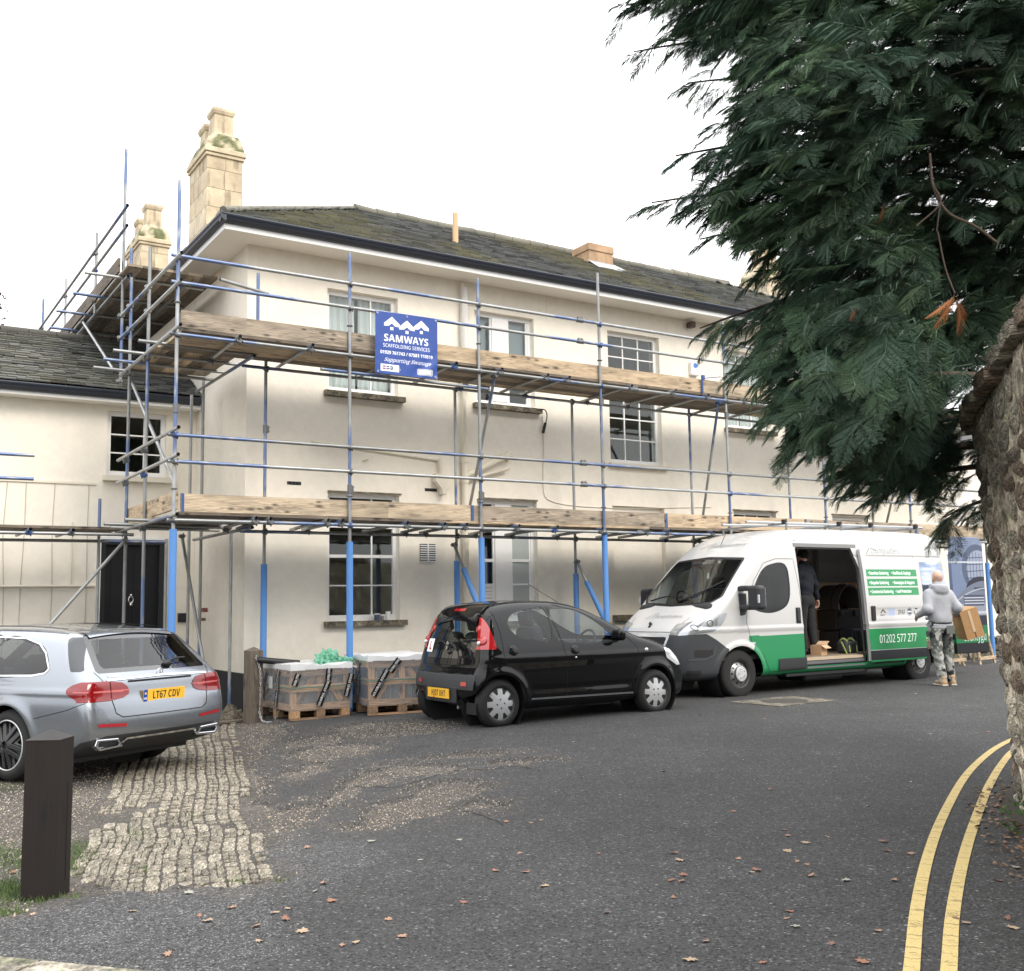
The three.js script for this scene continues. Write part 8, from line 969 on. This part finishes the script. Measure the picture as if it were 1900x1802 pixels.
{
  seed(951); const tb = atDepth(2060, 1100, 9.4), tree = thing('cypress_tree', 'large dark green cypress with feathery drooping sprays overhanging the wall and road', 'tree', V(tb.x, 0, tb.z));
  const bark = std(0.14, 0.10, 0.075, 0.95, { bumpMap: fineNoise, bumpScale: 0.02 });
  const trunk = add(tree, 'trunk', (() => { const g = new THREE.CylinderGeometry(0.16, 0.36, 8, 18, 20), p = g.attributes.position; for (let i = 0; i < p.count; i++) { const a = Math.atan2(p.getZ(i), p.getX(i)), k = 1 + 0.12 * Math.sin(a * 5 + p.getY(i)) + 0.1 * (vnoise(a * 3 + 9, p.getY(i) * 1.5) - 0.5); p.setX(i, p.getX(i) * k); p.setZ(i, p.getZ(i) * k); } g.computeVertexNormals(); return g.translate(tb.x, 4, tb.z); })(), bark);
  // silhouette of the crown in the photograph and the depth it hangs at
  const poly = [[1150, 0], [1165, 25], [1230, 40], [1165, 92], [1240, 90], [1290, 100], [1262, 150], [1300, 160], [1338, 130], [1345, 195], [1325, 225], [1330, 262], [1240, 280], [1300, 310], [1195, 372], [1262, 395], [1285, 440], [1350, 445], [1365, 490], [1400, 500], [1425, 540], [1380, 560], [1290, 605], [1340, 640], [1335, 685], [1395, 710], [1410, 755], [1440, 790], [1448, 825], [1515, 845], [1522, 880], [1560, 890], [1548, 925], [1605, 905], [1640, 930], [1690, 910], [1745, 960], [1770, 905], [1800, 890], [1812, 780], [1880, 640], [1960, 560], [2100, 500], [2250, 300], [2250, -300], [1700, -420], [1200, -260]];
  const inside = sdPoly(poly), tips = [[1150, 5], [1162, 92], [1262, 150], [1240, 285], [1195, 372], [1285, 440], [1385, 500], [1285, 605], [1338, 690], [1410, 760], [1450, 828], [1530, 880], [1605, 908], [1740, 955], [1230, 45], [1330, 215], [1430, 560], [1500, 470], [1620, 700], [1560, 300], [1450, 150], [1650, 520], [1700, 840]];
  const depthAt = (px, py) => 8.6 - 1.35 * Math.exp(-(((px - 1540) / 240) ** 2)) + (py < 450 ? -0.8 * sstep(1650, 1950, px) * sstep(450, 250, py) : 0) + 0.4 * Math.sin(py * 0.011 + px * 0.006);
  const limbs = []; tips.forEach(([x, y], i) => { const e = atDepth(x + 14, y + 4, depthAt(x, y) + rr(-0.5, 0.4)), y0 = clamp(e.y + rr(0.0, 0.9), 1.8, 7.5), a = V(tb.x, y0, tb.z), m = a.clone().lerp(e, 0.5).add(V(0, 0.35, 0)); const c = new THREE.QuadraticBezierCurve3(a, m, e); limbs.push(c); const g = new THREE.TubeGeometry(c, 18, 1, 6), p = g.attributes.position; for (let k = 0; k < p.count; k++) { const ring = Math.floor(k / 7) / 18, ctr = c.getPoint(ring), r = mix(0.055, 0.006, ring); p.setXYZ(k, ctr.x + (p.getX(k) - ctr.x) * r, ctr.y + (p.getY(k) - ctr.y) * r, ctr.z + (p.getZ(k) - ctr.z) * r); } g.computeVertexNormals(); add(tree, 'limb', g, bark); });
  // visible forked twigs
  const tw = (pts, r) => add(tree, 'twig', pipe(pts.map(([x, y, d]) => atDepth(x, y, d)), r, 6, 30), bark); tw([[1725, 285, 6.5], [1733, 350, 6.45], [1760, 395, 6.4], [1810, 420, 6.4], [1850, 450, 6.4]], 0.009); tw([[1733, 345, 6.45], [1745, 375, 6.4], [1700, 420, 6.4]], 0.006); tw([[1745, 372, 6.4], [1738, 430, 6.4]], 0.005); tw([[1535, 145, 6.9], [1595, 142, 6.9], [1598, 90, 6.9]], 0.007); tw([[1720, 155, 6.7], [1800, 130, 6.7], [1880, 128, 6.7]], 0.006); tw([[1430, 310, 7.4], [1470, 340, 7.3], [1510, 345, 7.2]], 0.012); tw([[1740, 430, 6.35], [1755, 500, 6.3], [1772, 545, 6.25]], 0.005);
  const leafM = phys(1, 1, 1, 0.75, { transmission: 0.12, thickness: 0 }), geos = [boughGeo(961), boughGeo(962), boughGeo(963)], deadG = sprayGeo(964, 9), up = V(0, 1, 0), m4 = new THREE.Matrix4(), col = new THREE.Color();
  const lists = [[], [], []], dead = []; const axis = V(tb.x, 0, tb.z);
  const put = (p, dirv, L, tilt, c) => { const x = dirv.clone().normalize(), n = up.clone().addScaledVector(V(rr(-1, 1), 0, rr(-1, 1)), tilt), z = x.clone().cross(n).normalize(), y = z.clone().cross(x).normalize(); lists[Math.floor(rnd() * 3)].push([new THREE.Matrix4().makeBasis(x, y, z).multiply(new THREE.Matrix4().makeScale(L, L, L * rr(0.8, 1.15))).setPosition(p), c]); };
  const green = () => { const t = rnd(), k = rr(0.7, 1.35); const c = twoTone([0.040, 0.088, 0.054], [0.085, 0.150, 0.068], t * t); return c.map((v) => v * k); };
  // boughs: flat fern-like fans of sprays round a drooping stem
  let made = 0; for (let tries = 0; made < 3300 && tries < 120000; tries++) {
    const px = rr(1130, 2200), py = rr(-330, 965), d = inside(px, py); if (d > -10) continue; if (px > 1990 && rnd() < 0.6) continue;
    const left = sstep(1560, 1250, px); if (rnd() < left * 0.3) continue;
    const dep = depthAt(px, py) + rr(px > 1720 && py > 400 ? -0.1 : -1.0, 1.25) * sstep(0, 140, -d), p = atDepth(px, py, dep); if (p.y < WH + 0.3 && px > 1830) continue; if (px > 1740 && py > 420 && d > -45) continue;
    const dv = V(p.x - axis.x, 0, p.z - axis.z); if (dv.lengthSq() < 0.05) continue; dv.normalize(); const dr = dv.clone().applyAxisAngle(up, rr(-0.8, 0.8)).setY(rr(-0.75, 0.15)), L = rr(0.34, 0.66) * (d > -60 ? 0.62 : 1);
    put(p.addScaledVector(dr.clone().normalize(), -L * (d > -60 ? 0.8 : 0.5)), dr, L, 0.35, green()); made++;
  }
  for (const c of limbs) { const T = c.getPoint(1), tan = c.getTangent(1); for (let k = 0; k < 14; k++) { const t = rr(0.5, 1), p = c.getPoint(t), tg = c.getTangent(t), dr = tg.clone().applyAxisAngle(up, rr(-0.7, 0.7)).add(V(0, rr(-0.55, 0.1), 0)); put(p.add(V(rr(-0.05, 0.05), rr(-0.08, 0.03), rr(-0.05, 0.05))), dr, rr(0.22, 0.38), 0.3, green()); } put(T.clone().addScaledVector(tan, -0.22), tan, 0.34, 0.2, green()); }
  lists.forEach((l, i) => { const im = new THREE.InstancedMesh(geos[i], leafM, l.length); l.forEach(([m, c], k) => { im.setMatrixAt(k, m); im.setColorAt(k, col.setRGB(...c)); }); im.name = 'foliage'; im.userData.kind = 'stuff'; im.position.copy(tree.position).negate(); tree.add(im); });
  // brown dead sprays
  const dm = std(0.34, 0.13, 0.045, 0.9); for (const [x, y, a, L] of [[1772, 545, -1.9, 0.24], [1776, 550, -1.3, 0.24], [1768, 552, -2.3, 0.2], [1780, 560, -1.0, 0.12], [1640, 375, -1.6, 0.14], [1590, 555, -1.7, 0.16], [1620, 700, -1.5, 0.18]]) { const p = atDepth(x, y, x > 1700 ? 6.2 : 6.6), m = add(tree, 'dead_spray', deadG, dm, p); m.scale.setScalar(L); m.rotation.set(0.3, -CAM.yaw, a, 'YXZ'); }
}
{ // cracks in the road surface, filled with bitumen and dirt
  seed(940); const road = scene.getObjectByName('road'); for (const pts of [[[690, 1400], [760, 1392], [850, 1385], [930, 1378]], [[840, 1425], [900, 1432], [960, 1428], [1000, 1436]], [[660, 1440], [730, 1452], [800, 1440], [850, 1425]], [[520, 1478], [570, 1470], [610, 1476]], [[860, 1500], [900, 1512], [935, 1530]]]) {
    const c = new THREE.CatmullRomCurve3(pts.map(([x, y]) => onY(x, y, 0.03))), n = 90, pos = [], idx = [], s = rnd() * 99; for (let i = 0; i <= n; i++) { const p = c.getPointAt(i / n), t = c.getTangentAt(i / n), sd = V(t.z, 0, -t.x).normalize(), w = 0.002 + 0.006 * vnoise(i * 0.4, s), o = 0.05 * (fbm(i * 0.16, s + 5, 3) - 0.5); for (const k of [-1, 1]) { const q = p.clone().addScaledVector(sd, o + k * w); pos.push(q.x, groundY(q.x, q.z) + 0.004, q.z); } if (i) { const a = i * 2 - 2; idx.push(a, a + 1, a + 2, a + 1, a + 3, a + 2); } }
    const g = new THREE.BufferGeometry(); g.setAttribute('position', new THREE.Float32BufferAttribute(pos, 3)); g.setIndex(idx); g.computeVertexNormals(); add(road, 'road_crack', g, std(0.018, 0.017, 0.016, 0.95)); }
}
// ---------- trees across the road, behind the camera, that the car paint and the window panes mirror ----------
function bareTree(x, z, h, s, lab, leaf) {
  seed(s); const o = thing('bare_tree', lab, 'tree', V(x, 0, z), 0, 'trees behind the camera'), bark = std(0.10, 0.085, 0.07, 0.95), parts = [];
  const grow = (a, d, L, r, n) => { const b = a.clone().addScaledVector(d, L); parts.push(cyl(a, b, r, n > 2 ? 7 : 4, r * 0.66)); if (n <= 0) return; const k = n > 3 ? 3 : 4; for (let i = 0; i < k; i++) { const q = d.clone().add(V(rr(-0.75, 0.75), rr(-0.15, 0.5), rr(-0.75, 0.75))).normalize(); grow(a.clone().lerp(b, rr(0.55, 1)), q, L * rr(0.62, 0.82), r * 0.55, n - 1); } };
  addL(o, 'trunk', cyl(V(0, -0.1, 0), V(0.1, h * 0.32, 0), h * 0.03, 10, h * 0.022), bark); grow(V(0.1, h * 0.3, 0), V(0, 1, 0.05).normalize(), h * 0.2, h * 0.02, 5); addL(o, 'crown', merge(parts), bark); return o;
}
bareTree(3.5, 9, 11, 981, 'bare broadleaf tree behind the stone wall, opposite the black hatchback'); bareTree(11, 4.5, 12, 982, 'bare broadleaf tree behind the stone wall, opposite the van'); bareTree(-5.5, 8, 10, 983, 'bare broadleaf tree across the road, opposite the silver estate car');
{ // clipped evergreen hedge behind the camera
  seed(985); const mk = (x, z, w, d, h, ry, lab) => { const o = thing('evergreen_hedge', lab, 'hedge', V(x, 0, z), ry), g = new THREE.BoxGeometry(w, h, d, Math.round(w * 5), Math.round(h * 5), Math.round(d * 5)), p = g.attributes.position; for (let i = 0; i < p.count; i++) { const k = 0.35; p.setXYZ(i, p.getX(i) + k * (fbm(p.getY(i) * 3, p.getZ(i) * 3 + p.getX(i) * 2, 3) - 0.5), p.getY(i) + k * (fbm(p.getX(i) * 3, p.getZ(i) * 3, 3) - 0.5), p.getZ(i) + k * (fbm(p.getX(i) * 3 + 5, p.getY(i) * 3, 3) - 0.5)); } g.computeVertexNormals(); addL(o, 'hedge_foliage', g, std(0.03, 0.05, 0.022, 0.95), [0, h / 2, 0]); addL(o, 'hedge_stem', box(-w / 2 + 0.3, w / 2 - 0.3, 0, 0.3, -0.1, 0.1), std(0.1, 0.08, 0.06, 0.95)); };
  mk(-6.5, 5.2, 12, 1.4, 2.6, 0.15, 'clipped evergreen hedge across the road opposite the silver estate car'); mk(10, 2.4, 13, 1.6, 2.3, 0.28, 'tall evergreen hedge on the bank behind the stone wall');
}
{ // leafy tree top beyond the low roof
  seed(990); const c = atDepth(-78, 575, 34), o = thing('autumn_tree', 'thin autumn tree showing beyond the low slate roof', 'tree', V(c.x, 0, c.z)), bark = std(0.10, 0.08, 0.06, 0.95); addL(o, 'trunk', cyl(V(0, 0, 0), V(0, c.y - 0.3, 0), 0.2, 8, 0.08), bark); const tg = []; for (let k = 0; k < 46; k++) { const e = V(rr(-1, 1), rr(-0.6, 1), rr(-1, 1)).normalize().multiplyScalar(rr(0.9, 1.6)); tg.push(cyl(V(0, c.y - 0.8 + rr(-0.3, 0.6), 0), e.clone().add(V(0, c.y, 0)), 0.02, 4, 0.006)); } addL(o, 'branches', merge(tg), bark);
  const lg = new THREE.PlaneGeometry(0.11, 0.07), n = 900, im = new THREE.InstancedMesh(lg, std(1, 1, 1, 0.9), n), q = new THREE.Quaternion(), m4 = new THREE.Matrix4(), col = new THREE.Color(); for (let k = 0; k < n; k++) { const e = V(rr(-1, 1), rr(-1, 1), rr(-1, 1)); if (e.length() > 1) { k--; continue; } q.setFromEuler(new THREE.Euler(rnd() * 6, rnd() * 6, rnd() * 6)); m4.compose(V(e.x * 1.55, c.y + e.y * 1.35, e.z * 1.5), q, V(1, 1, 1)); im.setMatrixAt(k, m4); const t = rnd(); col.setRGB(mix(0.07, 0.2, t * t), mix(0.075, 0.06, t), mix(0.03, 0.03, t)); im.setColorAt(k, col); } im.name = 'crown'; im.userData.kind = 'stuff'; o.add(im);
}
// ---------- fallen leaves, grass, ivy ----------
{
  seed(1001); const mk = (k) => { const lob = [[0, -0.5], [0.10, -0.32], [0.32, -0.38], [0.22, -0.14], [0.46, 0.0], [0.24, 0.12], [0.30, 0.36], [0.08, 0.26], [0, 0.52], [-0.10, 0.26], [-0.34, 0.34], [-0.22, 0.1], [-0.44, -0.04], [-0.2, -0.16], [-0.28, -0.4], [-0.09, -0.32]].map(([x, y]) => [x * (k ? 0.72 : 1), y]); const g = new THREE.ShapeGeometry(shapeOf(lob)).rotateX(-Math.PI / 2), p = g.attributes.position; for (let i = 0; i < p.count; i++) p.setY(i, 0.10 + 0.22 * (hash2(Math.round(p.getX(i) * 40), Math.round(p.getZ(i) * 40), k) - 0.3) * Math.hypot(p.getX(i), p.getZ(i)) * 2); g.computeVertexNormals(); return g; };
  const gs = [mk(0), mk(1), mk(2)], ms = [[0.26, 0.13, 0.085], [0.30, 0.18, 0.12], [0.21, 0.10, 0.07], [0.34, 0.25, 0.17], [0.28, 0.28, 0.24]].map((c) => std(...c, 0.8));
  const spots = [[975, 1624], [905, 1350], [1250, 1590], [1262, 1603], [1245, 1640], [1265, 1642], [1268, 1630], [1250, 1672], [1370, 1600], [1395, 1625], [1405, 1622], [1480, 1605], [1498, 1610], [1505, 1632], [1455, 1545], [1462, 1556], [1495, 1570], [1535, 1558], [1460, 1585], [1430, 1470], [1310, 1755], [1465, 1698], [1460, 1712], [1475, 1728], [1280, 1790], [1415, 1795], [1545, 1760], [1630, 1735], [1602, 1795], [1645, 1585], [1690, 1590], [1640, 1568], [1775, 1712], [1795, 1720], [1870, 1712], [1880, 1730], [1850, 1500], [1885, 1615], [1870, 1560], [1855, 1640], [1690, 1455], [1725, 1372], [1835, 1366], [1420, 1348], [1335, 1365], [1005, 1525], [940, 1527], [985, 1530], [852, 1560], [690, 1560], [570, 1570], [965, 1588], [920, 1622], [1125, 1700], [745, 1743], [660, 1755], [635, 1760], [560, 1735], [495, 1580], [510, 1700], [535, 1692], [600, 1645], [585, 1660], [615, 1678], [530, 1712], [475, 1725], [480, 1752], [310, 1778], [60, 1700], [245, 1695], [370, 1705], [385, 1715], [720, 1712], [1065, 1390], [1045, 1305], [1000, 1345], [25, 1595], [1700, 1300], [1840, 1265], [1620, 1280], [1300, 1340], [1230, 1440], [1550, 1430], [1610, 1500], [1150, 1480], [1190, 1380], [1080, 1450], [1010, 1650], [1110, 1590], [1360, 1510], [1570, 1640], [1660, 1640], [1740, 1530], [860, 1680], [780, 1600], [430, 1690], [350, 1660], [1320, 1480], [1380, 1420]];
  spots.forEach(([px, py], i) => { const p = onY(px, py, 0.02), y = groundY(p.x, p.z), m = add(scene, 'fallen_leaf', gs[i % 3], ms[Math.floor(rnd() * 5)], V(p.x, y, p.z), [rr(-0.15, 0.15), rnd() * 6.3, rr(-0.15, 0.15)]); const s = rr(0.035, 0.068) * (py > 1550 ? 1.1 : 0.9); m.scale.set(s, s, s); tag(m, 'dry brown fallen leaf lying on the asphalt', 'leaf', 'fallen leaves on the road'); });
  // leaf litter along the wall foot
  const N = 900, im = new THREE.InstancedMesh(gs[1], std(1, 1, 1, 0.85), N), q = new THREE.Quaternion(), m4 = new THREE.Matrix4(), col = new THREE.Color(); for (let k = 0; k < N; k++) { const t = mix(0.24, 0.62, rnd()), p = wallC.getPointAt(t), g = wallC.getTangentAt(t), n = V(g.z, 0, -g.x).normalize(); if (n.x > 0) n.negate(); p.addScaledVector(n, 0.03 + 0.34 * Math.pow(rnd(), 2)); const s = rr(0.02, 0.06); q.setFromEuler(new THREE.Euler(rr(-0.6, 0.6), rnd() * 6, rr(-0.6, 0.6))); m4.compose(V(p.x, groundY(p.x, p.z) + rr(0.003, 0.02), p.z), q, V(s, s, s)); im.setMatrixAt(k, m4); const v = rnd(); col.setRGB(mix(0.06, 0.32, v), mix(0.04, 0.19, v), mix(0.025, 0.11, v)); im.setColorAt(k, col); } im.name = 'leaf_litter'; im.userData = { kind: 'stuff', label: 'dead leaves gathered along the foot of the stone wall', category: 'leaves' }; scene.add(im);
  // soil along the wall foot
  const sp = [], si = [], n = 60; for (let i = 0; i <= n; i++) { const t = mix(0.2, 0.66, i / n), p = wallC.getPointAt(t), g = wallC.getTangentAt(t), nn = V(g.z, 0, -g.x).normalize(); if (nn.x > 0) nn.negate(); for (let j = 0; j <= 6; j++) { const o = 0.15 * j / 6 * (0.8 + 0.5 * vnoise(i * 0.5, 3)), q2 = p.clone().addScaledVector(nn, o); sp.push(q2.x, groundY(q2.x, q2.z) + 0.06 * (1 - j / 6) ** 1.5 + (j < 6 ? 0.006 : -0.01) + 0.02 * (vnoise(i * 1.3, j * 1.7) - 0.5) * (j < 6), q2.z); } if (i) for (let j = 0; j < 6; j++) { const a = (i - 1) * 7 + j; si.push(a, a + 7, a + 1, a + 1, a + 7, a + 8); } } const sg = new THREE.BufferGeometry(); sg.setAttribute('position', new THREE.Float32BufferAttribute(sp, 3)); sg.setIndex(si); sg.computeVertexNormals(); struct('soil_verge', sg, std(0.035, 0.028, 0.022, 0.98, { bumpMap: fineNoise, bumpScale: 0.02 }), 'dark soil gathered at the foot of the stone wall');
  // ivy at the wall foot
  const iv = thing('ivy_plant', 'small ivy growing at the foot of the stone wall', 'plant', V(6.2, groundY(6.2, -4.0), -3.98)); addL(iv, 'ivy_stem', merge([pipe([V(0.1, 0, 0.1), V(0, 0.08, 0), V(-0.12, 0.05, -0.05)], 0.004, 5), pipe([V(0.1, 0, 0.1), V(0.1, 0.14, 0.06), V(0.12, 0.25, 0.02)], 0.004, 5)]), std(0.1, 0.08, 0.05, 0.9)); const lf = std(0.05, 0.12, 0.03, 0.5); for (let k = 0; k < 46; k++) { const m = addL(iv, 'ivy_leaf', gs[0], lf, [rr(-0.1, 0.14), rr(0.01, 0.2), rr(-0.06, 0.1)], [rr(0.1, 1.2), rnd() * 6, rr(-0.4, 0.4)]); m.scale.setScalar(rr(0.03, 0.055)); }
  // grass and weeds round the bollard and between the cobbles
  const bl = new THREE.BufferGeometry(); bl.setAttribute('position', new THREE.Float32BufferAttribute([-0.5, 0, 0, 0.5, 0, 0, 0.25, 0.6, 0.1, -0.25, 0.6, 0.1, 0.05, 1, 0.35], 3)); bl.setIndex([0, 1, 2, 0, 2, 3, 3, 2, 4]); bl.computeVertexNormals();
  const G = new THREE.InstancedMesh(bl, std(1, 1, 1, 0.8), 5200); let c = 0; const spotsG = [[20, 1640, 70, 34, 1500], [-40, 1560, 90, 40, 1200], [60, 1580, 60, 40, 500], [130, 1590, 40, 30, 420], [150, 1560, 30, 30, 300], [10, 1690, 50, 20, 300], [250, 1525, 30, 10, 110], [265, 1605, 12, 8, 60], [440, 1635, 25, 10, 90], [360, 1490, 40, 8, 70], [100, 1665, 60, 10, 260], [520, 1640, 20, 8, 30], [445, 1300, 30, 8, 120]];
  for (const [px, py, a, b, n2] of spotsG) for (let k = 0; k < n2 && c < 5200; k++) { const p = onY(px + a * (rnd() + rnd() - 1), py + b * (rnd() + rnd() - 1), 0), h = rr(0.012, 0.05); q.setFromEuler(new THREE.Euler(rr(-0.7, 0.7), rnd() * 6, rr(-0.7, 0.7))); m4.compose(V(p.x, groundY(p.x, p.z) - 0.003, p.z), q, V(rr(0.003, 0.006), h, h)); G.setMatrixAt(c, m4); const v = rnd(); col.setRGB(mix(0.04, 0.11, v), mix(0.085, 0.155, v), 0.03); G.setColorAt(c, col); c++; } G.count = c; G.name = 'grass'; G.userData = { kind: 'stuff', label: 'short green grass and weeds round the timber bollard and cobbles', category: 'grass' }; scene.add(G);
}
scene.traverse((o) => { if (o.isMesh) { o.castShadow = true; o.receiveShadow = true; } });
renderer.render(scene, camera);
